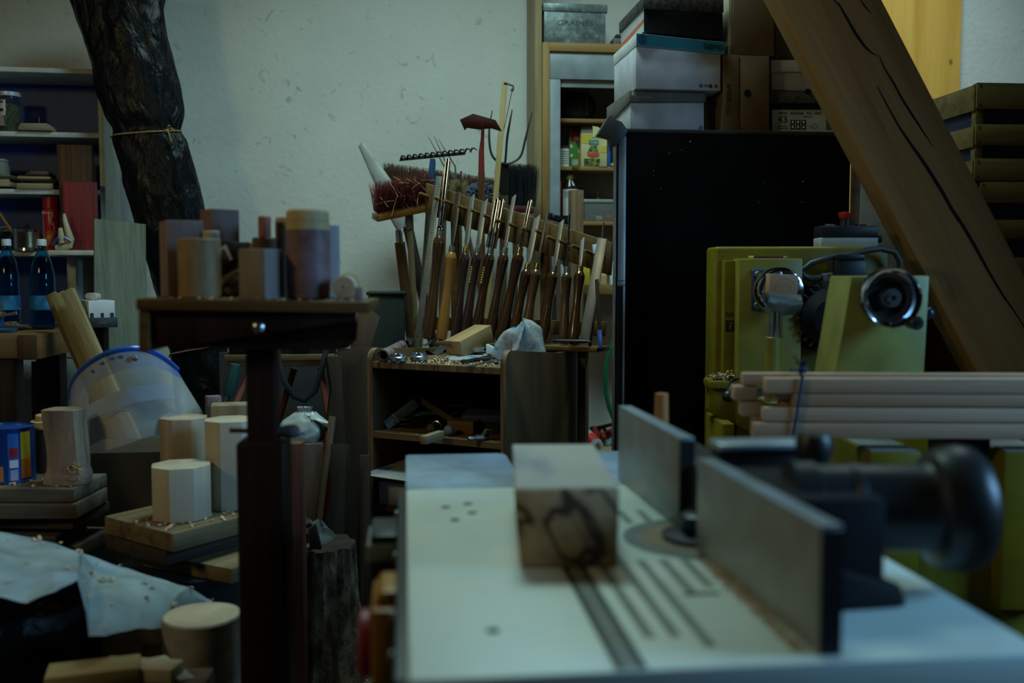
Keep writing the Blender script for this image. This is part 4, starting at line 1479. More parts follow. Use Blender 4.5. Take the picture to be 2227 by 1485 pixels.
tk = thing('tree_stump', 'rough bark-covered tree stump standing on the sawdust-covered floor', 'stump', SM)
build(MB().grid(90, 24, stump, 0, True), 'bark', spotty('bark', [(.35, (.03, .022, .016)), (.52, (.14, .11, .08)), (.70, (.34, .29, .22))], 15, .95, bump=.9, stretch=(1, 1, .5)), tk)
tpv = [stump(k / 60, 1.0) for k in range(60)]
mb = MB()
b = bmesh.new()
cv = b.verts.new(SM @ Vector((0, 0, hs)))
vv = [b.verts.new(p) for p in tpv]
for k in range(60):
    b.faces.new((cv, vv[k], vv[(k + 1) % 60]))
mb._add(b)
build(mb, 'sawn_top', MT['slab2'], tk)
a = U(682, 1150, 2.90)
solo(MB().prism([(a.x - .012, 2.90, hs + .003), (a.x + .022, 2.90, hs + .003), (a.x + .006, 2.90, hs + .075), (a.x - .016, 2.90, hs + .06)], (0, .02, 0), .001), 'bark_splinter', MT['slab2'], 'pointed bark splinter standing on the tree stump', 'offcut')


def onfl():
    p = Vector((random.uniform(-.5, .1), random.uniform(2.55, 3.2), .004))
    return p


shavings('sawdust_shavings', 'heap of brown shavings covering the floor around the tree stump', 900, .008, onfl)
# pale rounded thing beside stand foot
p = U(632, 1470, 2.35)
solo(MB().blob((p.x - .02, 2.36, .112), (.062, .055, .11), 3, .06), 'sack', plain('grey_sack', (.33, .32, .33), .8), 'pale grey sack on the floor just right of the stand post', 'sack')

# ------------------------------------------------------------------ tool cabinet, turned towards the left
zT = .96
qa = HZ(810, 786, zT)
qb = HZ(1088, 800, zT)
ang = math.degrees(math.atan2(qb.y - qa.y, qb.x - qa.x))
FT = FR((qa.x, qa.y, 0), rz=ang)
WT = (Vector((qb.x, qb.y, 0)) - Vector((qa.x, qa.y, 0))).length
DT = .55
tcab = thing('tool_cabinet', 'open plywood tool cabinet with rounded side panels holding the turning gouges', 'cabinet', FT)
MT['ply_side'] = wood('plywood_side', (.062, .036, .017), (.118, .072, .035), 'Z', 10, .65)


def sidepanel(x0, x1, ztop, name='side_panel'):
    r = .035
    pts_ = [(x0, 0, 0), (x0, 0, ztop - r)]
    for k in range(1, 7):
        an = k / 6 * PI / 2
        pts_.append((x0, r - r * math.cos(an), ztop - r + r * math.sin(an)))
    pts_ += [(x0, .36, min(ztop, zLg0 - .018)), (x0, DT + .03, min(ztop, zLg0 - .018)), (x0, DT - .01, .0)]
    sp = build(MB(FT).prism(pts_, (x1 - x0, 0, 0), .001), name, MT['ply_side'], tcab)
    e = MB(FT)
    path = [p for p in pts_[:8]]
    for k in range(len(path) - 1):
        p, q = Vector(path[k]), Vector(path[k + 1])
        nn = Vector((0, -(q - p).z, (q - p).y)).normalized() * .0012
        e.hexa([p + nn * .2, p + nn, q + nn, q + nn * .2] + [v + Vector((x1 - x0, 0, 0)) for v in (p + nn * .2, p + nn, q + nn, q + nn * .2)])
    build(e, 'edge_band', MT['ply_edge'], sp)
    return sp


zLg0 = HL(1270, 752, FT, 'y', .46).z
zl_top = HL(805, 757, FT, 'y', .02).z
zr_top = HL(1110, 762, FT, 'y', .03).z
sidepanel(-.020, -.001, zl_top)
sidepanel(WT + .001, WT + .020, zr_top)
shz = [zT, HL(945, 950, FT, 'y', 0).z, HL(860, 1102, FT, 'y', 0).z, .25]
MT['ply_shelf'] = wood('plywood_shelf', (.11, .07, .034), (.22, .145, .078), 'X', 12, .65)
for k, z in enumerate(shz):
    sd = build(MB(FT).box((0, .001, z - .020), (WT, DT - .02, z), .001), 'shelf', MT['ply_shelf'], tcab)
    build(MB(FT).box((0, 0, z - .0195), (WT, .002, z - .0005)), 'edge_band', MT['ply_edge'] if k == 0 else MT['ply_shelf'], sd)
build(MB(FT).box((0, DT - .02, .02), (WT, DT - .010, zT - .02)), 'back_panel', MT['ply_side'], tcab)
build(MB(FT).box((0, .02, .0), (WT, .04, .06)), 'plinth', MT['ply_side'], tcab)

# tool rack board with pegs at the rear of the cabinet
YR = .52
MT['rack'] = wood('rack_plank', (.105, .058, .024), (.19, .112, .05), 'X', 12, .7)
rk = thing('tool_rack', 'slanted plywood tool rack with wooden pegs behind the cabinet top', 'rack', FT @ Matrix.Translation((0, YR, zT)))
cr = [HL(926, 398, FT, 'y', YR), HL(1331, 528, FT, 'y', YR), HL(1326, 599, FT, 'y', YR), HL(924, 464, FT, 'y', YR)]
build(MB(FT).prism([(p.x, YR, p.z) for p in cr], (0, .018, 0), .0015), 'peg_board', MT['rack'], rk)
cr2 = [HL(898, 688, FT, 'y', YR), HL(1316, 700, FT, 'y', YR), HL(1313, 732, FT, 'y', YR), HL(898, 716, FT, 'y', YR)]
build(MB(FT).prism([(p.x, YR, p.z) for p in cr2], (0, .018, 0), .0015), 'lower_rail', MT['rack'], rk)
for px in (990, 1185):
    p = HL(px, 600, FT, 'y', YR + .02)
    build(MB(FT).box((p.x - .018, YR + .019, .9 if px > 1100 else .5), (p.x + .018, YR + .04, HL(px, 430 if px < 1100 else 500, FT, 'y', YR + .02).z), .001), 'upright', MT['rack'], rk)
pegs = [(920, 424), (951, 433), (973, 440), (1003, 451), (1031, 460), (1058, 471), (1085, 481), (1113, 490), (1142, 499), (1172, 505), (1196, 518), (1222, 527), (1250, 537), (1278, 548), (1305, 553)]
for (px, py) in pegs:
    p = HL(px, py, FT, 'y', YR - .03)
    a = FT @ Vector((p.x, YR, p.z - .004))
    b_ = FT @ Vector((p.x, YR - .052, p.z + .005))
    build(MB().tube([a, a.lerp(b_, .9), b_], [.0062, .0062, .0048], 10), 'peg', wood('peg_wood', (.14, .08, .035), (.26, .16, .08), 'Z', 20), rk)
# rear ledge sticking out to the right, on which the short tools stand
zLg = HL(1270, 752, FT, 'y', .46).z
xr_ = HL(1309, 760, FT, 'y', YR - .07).x
build(MB(FT).box((-.03, .41, zLg - .016), (xr_, YR - .001, zLg), .002), 'ledge', MT['rack'], rk)
build(MB(FT).box((.002, .47, zT + .001), (WT - .002, .50, zLg - .016), .002), 'ledge_batten', MT['umber'], rk)
build(MB(FT).box((WT + .03, YR - .04, 0), (WT + .06, YR - .01, zLg - .017), .002), 'support_strut', MT['umber'], rk)
a = FT @ Vector((WT + .17, YR - .03, zLg - .018))
build(MB(FT).box((HL(1243, 850, FT, 'y', YR - .02).x - .006, YR - .03, 0), (HL(1243, 850, FT, 'y', YR - .02).x + .006, YR - .015, zLg - .017), .001), 'support_strut', MT['umber'], rk)

MT['blade'] = plain('ground_steel', (.46, .47, .47), .42, .8)
MT['blade_dark'] = plain('tarnished_steel', (.16, .155, .145), .42, .9)


def at_rack(px, py, y):
    p = HL(px, py, FT, 'y', y)
    return FT @ p


def tool(bottom, ferr, tipp, hw, bw, hmat, fmat, blade, label, yb=.45, band=True, txt=None, name='turning_gouge', group='turning tools in the rack', zfix=None):
    pb_ = HL(bottom[0], bottom[1], FT, 'y', yb)
    zb = zLg + .0045
    k = 1.0
    yt = YR - .022
    pt_ = FT @ HL(tipp[0], tipp[1], FT, 'y', yt)
    pl0 = FT @ pb_
    # slide the foot along its own ray until it stands on the top
    pb2 = HZ(bottom[0], bottom[1], zb)
    foot = pl0
    d = (pt_ - foot).normalized()
    foot = foot + d * ((zb - foot.z) / d.z)
    M = AXV(foot, pt_, FT.to_3x3() @ Vector((0, 1, 0)))
    L = (pt_ - foot).length
    fr = (Vector(ferr) - Vector(bottom)).length / (Vector(tipp) - Vector(bottom)).length
    extra = (pl0 - foot).length if pl0.z > foot.z else 0
    Lh = extra + fr * (L - extra)
    s = (foot - CAMLOC).length / CAM_F * .5
    hr = hw * s
    br = bw * s
    t = thing(name, label, 'turning tool', M, group)
    fl = .022 if L > .4 else .016
    H = Lh - fl
    prof = [(0, 0), (hr * .72, 0), (hr * .92, .004), (hr * .98, .02), (hr, H * .10), (hr * .96, H * .25), (hr * .74, H * .52), (hr * .70, H * .62), (hr * .84, H * .78), (hr * .97, H * .88)]
    if band:
        for q in range(3):
            zq = H * (.885 + .018 * q)
            prof += [(hr * .98, zq), (hr * .90, zq + H * .004), (hr * .98, zq + H * .009)]
    prof += [(hr * .93, H * .955), (hr * .72, H * .985), (hr * .58, H), (0, H)]
    build(MB(M).lathe(prof, 26), 'handle', hmat, t)
    build(MB(M).lathe([(0, H), (hr * .56, H), (hr * .58, H + .003), (hr * .52, H + fl), (0, H + fl)], 20), 'ferrule', fmat, t)
    zb0 = H + fl
    bm_ = MB(M)
    bmat = MT['blade']
    if blade == 'flat':
        bm_.prism([(-br * .6, -.002, zb0), (br * .6, -.002, zb0), (br, -.002, zb0 + .02), (br, -.002, L - br * 1.2), (br * .8, -.002, L), (-br, -.002, L - br * 1.8), (-br, -.002, zb0 + .02)], (0, .005, 0), .0006)
    elif blade == 'skew':
        bm_.prism([(-br * .6, -.002, zb0), (br * .6, -.002, zb0), (br, -.002, zb0 + .015), (br, -.002, L), (-br, -.002, L - br * 2.2), (-br, -.002, zb0 + .015)], (0, .005, 0), .0006)
    elif blade == 'knife':
        bm_.prism([(-br * .5, -.002, zb0), (br * .3, -.002, zb0), (br * .6, -.002, zb0 + .02), (br, -.002, L * .82), (br, -.002, L - br), (br * .5, -.002, L), (-br * .5, -.002, L), (-br, -.002, L - br), (-br * .8, -.002, zb0 + .03)], (0, .004, 0), .0006)
        bmat = MT['blade_dark']
    elif blade == 'dark':
        bm_.prism([(-br * .8, -.002, zb0), (br * .8, -.002, zb0), (br, -.002, L), (-br * .7, -.002, L - br * .5)], (0, .005, 0), .0006)
        bmat = MT['blade_dark']
    elif blade == 'rod':
        bm_.tube([(0, 0, zb0 - .01), (0, 0, L - .03), (0, 0, L)], [br, br, br * 1.2], 10)
        bmat = MT['chrome']
    elif blade in ('gouge', 'double', 'big'):
        offs = [0]
        if blade == 'double':
            offs = [-br * .62, br * .62]
            br *= .62
        for o_ in offs:
            def flute(u, v, o_=o_):
                an = PI * (1.12 + .76 * u) + PI
                zz_ = zb0 + (L - zb0) * v
                if v > .93:
                    zz_ -= (abs(u - .5) * 2) ** 2 * (v - .93) / .07 * br * 2.2
                op = min(1, max(0, (v - .25) / .2))
                an = PI / 2 + (u - .5) * (2 * PI - op * 2.2)
                return M @ Vector((o_ + br * math.cos(an), br * math.sin(an), zz_))
            bm_2 = MB().grid(18, 24, flute, 0)
            bm_.M = Matrix.Identity(4)
            bm_._add(bm_2.bm)
            bm_.M = M
        if blade == 'big':
            bm_.lathe([(br * 1.2, zb0), (br * 1.2, zb0 + .01), (br, zb0 + .014)], 16)
        bmat = MT['chrome']
    build(bm_, 'blade', bmat, t)
    if txt:
        w_ = H * .30
        text('SORBY', hr * .9, M @ Matrix.Translation((-hr * .25, -hr * .99, H * .80)) @ Matrix.Rotation(PI / 2, 4, 'X') @ Matrix.Rotation(-PI / 2, 4, 'Z'), MT['yellow_print'], t, 'maker_stamp', sx=1.6) if False else None
        text('xxxxx', 1, M, MT['yellow_print'], t) if False else None
        mbt = MB()
        for q in range(7):
            def pr(u, v, q=q):
                an = -PI / 2 - .45 + .35 * u
                zq = H * (.66 + .028 * q) + H * .016 * v
                return M @ Vector((hr * .90 * math.cos(an), hr * .90 * math.sin(an) - .0008, zq))
            mbt.grid(2, 1, pr, .0005)
        build(mbt, 'maker_stamp', MT['yellow_print'], t)
    return t


W1, W2, RW = MT['walnut'], MT['walnut2'], MT['rosewood']
BR, DS = MT['brass'], MT['dull_steel']
tool((932, 735), (963, 500), (974.5, 342), 27, 13, W2, DS, 'big', 'longest gouge with a brown handle, left end of the rack beside the steel ruler')
tool((960, 733), (985, 535), (998, 417), 25, 14, MT['ash_handle'], DS, 'knife', 'light ash-handled scraper with a flat dull blade in the rack')
tool((992, 722), (1012, 537), (1028, 421), 23, 12, RW, BR, 'flat', 'chisel with a nearly black handle and brass ferrule, right of the light ash handle')
tool((1015, 706), (1037, 537), (1056, 430), 24, 13, RW, DS, 'skew', 'skew chisel with yellow stamped letters on its dark handle', txt=1)
tool((1040, 698), (1065, 538), (1087, 431), 25, 21, W1, DS, 'double', 'wide shiny gouge with yellow stamped letters on its handle', txt=1)
tool((1070, 706), (1099, 538), (1119, 422), 25, 9, W1, DS, 'flat', 'scraper with a bright square tip, right of the wide shiny gouge')
tool((1095, 712), (1134, 538), (1154, 433), 27, 10, W1, BR, 'gouge', 'slim chrome gouge with a brass ferrule, middle of the rack')
tool((1122, 705), (1150, 573), (1170, 466), 24, 14, W1, BR, 'flat', 'wide flat scraper standing behind the paint-stained rag')
tool((1146, 706), (1171, 573), (1189, 462), 25, 8, W2, BR, 'dark', 'tarnished narrow chisel with a matt brown handle above the rag')
tool((1181, 738), (1206, 578), (1223, 476), 24, 10, W1, DS, 'flat', 'glossy-handled chisel with a dark ferrule just right of the rag')
tool((1226, 748), (1235, 580), (1239, 467), 25, 5, W2, DS, 'rod', 'thin round rod tool with a brown handle near the rack end')
tool((1246, 750), (1259, 580), (1268, 515), 26, 9, W1, BR, 'flat', 'shortest chisel with a brass ferrule, last handled tool on the right', yb=.425)
# steel ruler
a = at_rack(908, 738, .45)
b_ = at_rack(955, 383, YR - .020)
d = (b_ - a).normalized()
a = a + d * ((zLg + .001 - a.z) / d.z)
M = AXV(a, b_, FT.to_3x3() @ Vector((0, 1, 0)))
L = (b_ - a).length
ru = thing('steel_ruler', 'long graduated steel ruler at the left end of the tool rack', 'ruler', M)
s = 3.45 / CAM_F
build(MB(M).box((-8 * s, -.001, 0), (8 * s, .001, L), .0004), 'rule_body', plain('matt_steel', (.34, .36, .36), .45, .7), ru)
for k in range(60):
    z = .02 + k * (L - .04) / 60
    build(MB(M).box((1 * s if k % 5 else -1 * s, -.0014, z), (6 * s, -.00105, z + .0014)), 'graduation_mark', MT['black_print'], ru)
build(MB(M).box((-7.6 * s, -.0013, .02), (-6.4 * s, -.00102, L - .01)), 'edge_groove', MT['dull_steel'], ru)
build(MB(M).lathe([(0, 0), (.0035, 0), (.0035, .0008), (0, .0008)], 14, Matrix.Translation((0, -.0010, .012)) @ Matrix.Rotation(PI / 2, 4, 'X')), 'hanging_hole', MT['black_print'], ru)
# saw-toothed dark strip
a = at_rack(984, 560, YR - .012)
b_ = at_rack(997, 405, YR - .008)
M = AXV(a, b_, FT.to_3x3() @ Vector((0, 1, 0)))
L = (b_ - a).length
pts_ = [(.010, 0, 0), (.010, 0, L)]
for k in range(24, -1, -1):
    pts_.append((-.010 if k % 2 else -.003, 0, L * k / 24))
solo(MB(M).prism(pts_, (0, .003, 0)), 'saw_blade', MT['dark_iron'], 'dark toothed saw blade hanging behind the light ash-handled scraper', 'saw blade', None, M)


def bar(a, b_, hw, th, mat, name, label, cat, taper=1.0, group=None):
    M = AXV(a, b_, FT.to_3x3() @ Vector((0, 1, 0)))
    L = (b_ - a).length
    return solo(MB(M).hexa([(-hw, 0, 0), (hw, 0, 0), (hw, th, 0), (-hw, th, 0), (-hw * taper, 0, L), (hw * taper, 0, L), (hw * taper, th, L), (-hw * taper, th, L)], .0008), name, mat, label, cat, group, M), M, L


s = 3.1 / CAM_F
a = at_rack(1268, 751, .43)
a.z = zLg + .001
o, M, L = bar(a, at_rack(1310, 518, YR - .072), 12 * s, .005, MT['blade'], 'steel_bar', 'wide bright steel bar standing on the rack ledge', 'bar')
a = at_rack(1278, 751, .445)
a.z = zLg + .001
o, M, L = bar(a, at_rack(1309, 540, YR - .070), 6 * s, .005, MT['dark_iron'], 'file', 'dark file behind the wide bright steel bar', 'file', .7)
a = at_rack(1285, 751, .455)
a.z = zLg + .001
solo(MB().tube([a, at_rack(1313, 484, YR - .055)], .0032, 8), 'steel_rod', MT['dull_steel'], 'thin dark rod reaching up behind the wide bright steel bar', 'rod')
a = at_rack(1306, 757, YR - .115)
b_ = at_rack(1293, 531, YR - .060)
M = AXV(a, b_, FT.to_3x3() @ Vector((0, 1, 0)))
L = (b_ - a).length
hs_ = thing('hacksaw_blade', 'hacksaw blade with a blue-painted lower end hanging from the last peg', 'saw blade', M)
hw = 4.5 * s
build(MB(M).box((-hw, 0, .06), (hw, .0015, L - .03), .0004), 'blade', MT['dark_iron'], hs_)
build(MB(M).box((-hw * 1.15, -.0003, 0), (hw * 1.15, .0018, .06), .0006), 'blue_end', MT['blue'], hs_)
build(MB(M).box((-hw * 1.2, -.0003, L - .03), (hw * 1.2, .0018, L), .0006), 'pale_end', plain('pale_end', (.5, .6, .7), .4), hs_)

# ------------------------------------------------------------------ things on the cabinet top


def ontop(px, py, h=0.0):
    p = HZ(px, py, zT + h)
    return p


# rolled sandpaper
a = ontop(833, 788) + Vector((0, 0, .021))
b_ = ontop(874, 764) + Vector((0, 0, .021))
rl_ = MB()
Mr = AX(a, b_)
Lr = (b_ - a).length


def spiral(u, v):
    an = u * 4.2 * PI
    r = .0195 - .0075 * u
    return Mr @ Vector((r * math.cos(an), r * math.sin(an), Lr * v))


solo(rl_.grid(70, 3, spiral, .0009), 'sandpaper_roll', spotty('dusty_sandpaper', [(.35, (.085, .032, .035)), (.65, (.24, .15, .15))], 18, .9), 'rolled sheet of dusty red sandpaper at the left of the cabinet top', 'sandpaper', None, Mr)
for (px, py, r, lab) in ((866, 790, .0285, 'polished steel ring nearest the sandpaper roll on the cabinet top'), (911, 788, .0285, 'polished steel ring right of the other one, on the cabinet top')):
    p = ontop(px, py)
    M = FR((p.x, p.y + r, zT + .0005))
    solo(MB(M).lathe([(r * .55, 0), (r * .8, 0), (r, .006), (r, .016), (r * .86, .019), (r * .84, .027), (r * .6, .027), (r * .55, .02), (r * .55, 0)], 32), 'steel_ring', MT['steel'], lab, 'ring', 'steel rings', M)
# sanding sheets
for (px, py, Wd, Ld, rz, cv_, mk, lab) in ((945, 770, .045, .075, 30, .020, (.035, .035, .045), 'curled dark sandpaper sheet with a pinkish edge left of the wooden block'), (925, 752, .035, .05, 10, .018, (.05, .042, .038), 'folded grey-brown sandpaper scrap behind the steel rings'), (886, 750, .03, .04, 60, .02, (.03, .028, .027), 'dark folded sandpaper scrap beside the ruler foot'), (960, 785, .03, .05, -20, .010, (.09, .04, .04), 'reddish sandpaper scrap among the shavings')):
    p = ontop(px, py)
    M = FR((p.x, p.y, zT + .001), rz=rz)
    solo(MB(M).grid(12, 6, lambda u, v: Vector(((u - .5) * Ld, (v - .5) * Wd, cv_ * (4 * (u - .45) ** 2 + .25 * v))), .0012), 'sandpaper_sheet', plain('sandpaper_' + str(px), mk, .85), lab, 'sandpaper', 'loose sandpaper pieces', M)
# long beech block
p = ontop(1008, 780)
M = FR((p.x, p.y, zT + .002)) @ Matrix.Rotation(math.radians(45), 4, 'Z') @ Matrix.Rotation(math.radians(-17), 4, 'Y')
wbk = thing('beech_block', 'long squared beech block with blue pencil letters, propped slanting on the cabinet top', 'wood block', M)
build(MB(M).box((0, 0, 0), (.165, .072, .058), .0015), 'body', wood('clean_beech', (.36, .23, .12), (.50, .35, .20), 'X', 16, .6), wbk)
text('NC', .020, M @ Matrix.Translation((-.0006, .050, .042)) @ Matrix.Rotation(-PI / 2, 4, 'Z') @ Matrix.Rotation(PI / 2, 4, 'X'), plain('blue_pencil', (.03, .05, .16), .6), wbk)
# paint-stained rag


def rag_mat():
    return spotty('paint_stained_cloth', [(.36, (.02, .14, .34)), (.46, (.27, .31, .33)), (.56, (.36, .38, .38)), (.63, (.27, .21, .24)), (.70, (.07, .21, .38))], 19, .9, detail=5)


p = ontop(1127, 784)
MRg = FR((p.x, p.y + .03, zT + .001))
mb = MB(MRg)


def rag(u, v):
    an = u * 2 * PI
    prof_ = [(0.0, 0.132), (.026, .128), (.048, .105), (.060, .068), (.066, .030), (.076, .008), (.082, .002)]
    f = v * (len(prof_) - 1)
    i = min(int(f), len(prof_) - 2)
    q = f - i
    r = prof_[i][0] * (1 - q) + prof_[i + 1][0] * q
    z = prof_[i][1] * (1 - q) + prof_[i + 1][1] * q
    fold = .26 * (1 - 2 * abs(math.sin(2.5 * an + 1.6 * v))) + .15 * (1 - 2 * abs(math.sin(4 * an - 2.4 * v + 1)))
    r *= 1 + fold * min(1, v * 1.3)
    x = r * math.cos(an) * 1.05 + .018 * (1 - v) + .014 * min(1, 3 * v) * math.sin(3 * an + v * 4)
    y = r * math.sin(an) * .72
    z += .010 * noise.noise(Vector((math.cos(an) * 3, math.sin(an) * 3, v * 4)))
    z *= 1.0 - .25 * (0.5 - .5 * math.cos(an)) * (1 - v)
    q = FT.inverted() @ (MRg @ Vector((x, y, max(z, .001))))
    q.x = min(q.x, WT - .004 + .1 * max(0, q.z - zr_top))
    q.y = min(q.y, .40)
    return FT @ q


mb.M = Matrix.Identity(4)
mb.grid(72, 22, rag, 0, True)
solo(mb, 'rag', rag_mat(), 'crumpled white rag stained with blue paint on the cabinet top', 'rag', None, MRg, angle=2.0)
# second small rag and dish
p = ontop(1032, 778)
MD = FR((p.x + .01, p.y + .02, zT + .018))
solo(MB(MD).lathe([(0, 0), (.015, .0), (.022, .006), (.026, .014), (.024, .014), (.02, .007), (0, .003)], 24), 'small_dish', plain('white_dish', (.5, .52, .5), .4), 'small white dish on the crumpled paper between block and rag', 'dish', None, MD)
solo(MB().grid(12, 8, lambda u, v: ontop(972 + 90 * u, 786 - 20 * v) + Vector((0, 0, .004 + .010 * abs(noise.noise(Vector((u * 6, v * 5, 2)))) + .010 * v)), .001), 'crumpled_tissue', rag_mat(), 'flattened paint-stained tissue lying in front of the beech block', 'tissue')
p = ontop(1065, 778)
solo(MB().prism([(p.x - .012, p.y, zT + .013), (p.x + .05, p.y - .008, zT + .012), (p.x - .012, p.y + .01, zT + .045)], (.01, .03, 0), .001), 'folded_cloth', plain('pale_blue_cloth', (.42, .5, .55), .9), 'pointed fold of pale bluish cloth in front of the stained rag', 'cloth')
p = ontop(1048, 786)
solo(MB(FR((p.x, p.y, zT + .001), rz=10)).box((-.02, -.006, 0), (.03, .02, .012), .004), 'dark_pad', plain('dark_red_pad', (.05, .015, .018), .8), 'dark red sanding pad under the pointed cloth fold', 'pad')
# pens and rods at the right front of the top
for (x0, y0, x1, y1, r, mk, lab) in ((1005, 792, 1085, 776, .006, 'black', 'black ribbed marker at the right front of the cabinet top'), (1012, 801, 1078, 786, .0032, 'dull_steel', 'thin grey rod lying over the front edge of the cabinet top'), (1060, 776, 1092, 772, .005, 'dark_iron', 'short dark bolt near the cabinet top right corner')):
    a = ontop(x0, y0) + Vector((0, 0, r + .001))
    b_ = ontop(x1, y1) + Vector((0, 0, r + .001))
    solo(MB().tube([a, a.lerp(b_, .1), a.lerp(b_, .12), a.lerp(b_, .9), b_], [r * .8, r, r * .92, r, r * .8], 10), 'rod', MT[mk], lab, 'rod')
for (px, py, mk, lab) in ((916, 788, 'blue', 'small blue plastic cap among the shavings on the cabinet top'), (1079, 793, 'blue', 'dark blue plug at the right front corner of the cabinet top'), (988, 789, 'cream', 'small wooden bead among the shavings on the cabinet top')):
    p = ontop(px, py)
    M = AX((p.x - .007, p.y + .006, zT + .0065), (p.x + .007, p.y + .004, zT + .0065))
    solo(MB(M).lathe([(0, 0), (.0045, 0), (.006, .003), (.0062, .009), (.005, .012), (.003, .016), (0, .016)], 16), 'cap', MT[mk], lab, 'cap', None, M)


def ontopr():
    u = random.random()
    p = FT @ Vector((random.uniform(.01, WT - .02), abs(random.gauss(0, .06)) + .008, zT + .0015))
    return p


shavings('wood_shavings', 'wood shavings strewn over the cabinet top', 150, .005, ontopr)


def ontop3():
    p = ontop(random.gauss(955, 22), 791 - abs(random.gauss(0, 5)))
    p.z += random.uniform(.001, .010)
    return p


shavings('wood_shavings', 'little heap of pale shavings at the front of the cabinet top', 60, .006, ontop3)
# black pen-like handle on the right end
a = FT @ Vector((WT - .02, YR - .13, zr_top + .007))
b_ = a + FT.to_3x3() @ Vector((.13, .02, 0))
solo(MB().tube([a, a.lerp(b_, .2), a.lerp(b_, .8), b_], [.004, .006, .006, .003], 10), 'marker_pen', MT['black'], 'slim black handle lying on the right side panel of the tool cabinet', 'handle')

# ------------------------------------------------------------------ things inside the cabinet, upper compartment
z2s = shz[1]


def onsh(px, py, y=None):
    return HZ(px, py, z2s)


def in2(px, y):
    return FT @ Vector((HL(px, 930, FT, 'y', y).x, y, z2s))


a = in2(838, .06) + Vector((0, 0, .010))
b_ = in2(905, .17) + Vector((0, 0, .075))
M = AXV(a, b_)
L = (b_ - a).length
sl = thing('clear_case', 'slim bluish plastic case leaning in the upper compartment of the tool cabinet', 'case', M)
build(MB(M).box((-.017, -.005, 0), (.017, .005, L), .002), 'case_body', plain('blue_grey_plastic', (.10, .17, .22), .25), sl)
build(MB(M).box((-.0175, -.006, L * .30), (.0175, .0055, L * .33), .001), 'clasp', plain('pale_clasp', (.35, .45, .5), .3), sl)
a = in2(905, .26) + Vector((0, 0, .080))
b_ = in2(985, .12) + Vector((0, 0, .035))
M = AXV(b_, a)
solo(MB(M).box((-.01, -.004, 0), (.01, .004, (a - b_).length), .001), 'wooden_lath', wood('olive_lath', (.06, .05, .022), (.12, .10, .05), 'Z'), 'olive brown lath slanting at the back of the upper compartment', 'lath', None, M)
a = in2(915, .15) + Vector((0, 0, .030))
solo(MB().tube([a + Vector((-.03, 0, -.015)), a + Vector((-.015, 0, .008)), a + Vector((.01, .0, .014)), a + Vector((.05, .01, .012))], [.010, .009, .008, .006], 10), 'green_clamp', MT['green'], 'green plastic clamp in the upper compartment', 'clamp')
p = in2(888, .10)
solo(MB().tube([p + Vector((.028 * math.cos(k * .9), .02 * math.sin(k * .9), .006 + .0022 * k)) for k in range(22)], .004, 6), 'power_cord', MT['dark_iron'], 'coiled dark cord under the bluish plastic case', 'cord')
a = HZ(921, 968, z2s + .012)
b_ = HZ(937, 925, z2s + .010)
M = AXV(HZ(920, 967, z2s + .014), HZ(936, 937, z2s + .014))
M = FR(HZ(921, 966, z2s + .001), rz=62)
solo(MB(M).box((0, -.011, 0), (.12, .011, .024), .001), 'batten_end', wood('dusty_pine', (.20, .15, .09), (.33, .26, .17), 'X', 18), 'short pale batten sticking out over the edge of the upper compartment', 'batten', None, M)
a = in2(935, .04) + Vector((0, 0, .017))
b_ = in2(968, .15) + Vector((0, 0, .020))
t = thing('drill_bit_holder', 'dark cylindrical bit holder with a steel collar in the upper compartment', 'tool', AX(a, b_))
M = AX(a, b_)
L = (b_ - a).length
build(MB(M).lathe([(0, -.003), (.006, -.003), (.014, .004), (.015, L * .4), (0, L * .4)], 20), 'nose', MT['umber'], t)
build(MB(M).lathe([(.0152, L * .4), (.018, L * .41), (.018, L * .47), (.015, L * .48)], 20), 'collar', MT['steel'], t)
build(MB(M).lathe([(0, L * .48), (.016, L * .48), (.016, L), (0, L)], 20), 'barrel', MT['black'], t)
p = HZ(977, 950, z2s)
solo(MB().blob((p.x, p.y + .02, z2s + .018), (.017, .017, .017), 3, .02), 'sanding_ball', plain('grey_ball', (.20, .23, .26), .7), 'grey ball lying in the upper compartment of the tool cabinet', 'ball')
p = in2(1010, .12)
M = FR(p + Vector((0, 0, .0005)), rz=ang + 8)
solo(MB(M).box((-.045, -.035, 0), (.045, .05, .04), .002), 'wood_block', wood('orange_brown_block', (.13, .065, .025), (.22, .125, .055), 'X'), 'orange-brown block at the middle of the upper compartment', 'wood block', None, M)
p = in2(1050, .19)
M = FR(p + Vector((0, 0, .032)), rz=ang + 20, rx=6)
solo(MB(M).box((-.06, -.04, 0), (.07, .05, .025), .003), 'blue_box', plain('dusty_blue', (.03, .045, .10), .6), 'dusty blue box at the right rear of the upper compartment', 'box', None, M)
solo(MB(FR(p + Vector((0, 0, .0005)), rz=ang + 20)).box((-.05, -.03, 0), (.06, .05, .030), .002), 'tin_box', MT['dark_iron'], 'dark tin under the dusty blue box', 'box')
p = in2(1000, .30)
solo(MB().tube([p + Vector((.06 * math.cos(k * .7) + .02, .03 * math.sin(k * .7), .012 + .0032 * k)) for k in range(26)], .007, 6), 'coiled_hose', MT['black_matt'], 'coiled black hose at the back of the upper compartment', 'hose')
a = HZ(1018, 955, z2s + .010)
b_ = HZ(1062, 950, z2s + .010)
t = thing('spray_gun', 'olive and grey nozzle tool at the right front of the upper compartment', 'tool', AX(a, b_))
M = AX(a, b_)
L = (b_ - a).length
build(MB(M).lathe([(0, 0), (.006, 0), (.0075, .003), (.0075, .016), (.005, .018), (.005, .024), (.0085, .026), (.0085, L), (0, L)], 18), 'barrel', MT['dull_steel'], t)
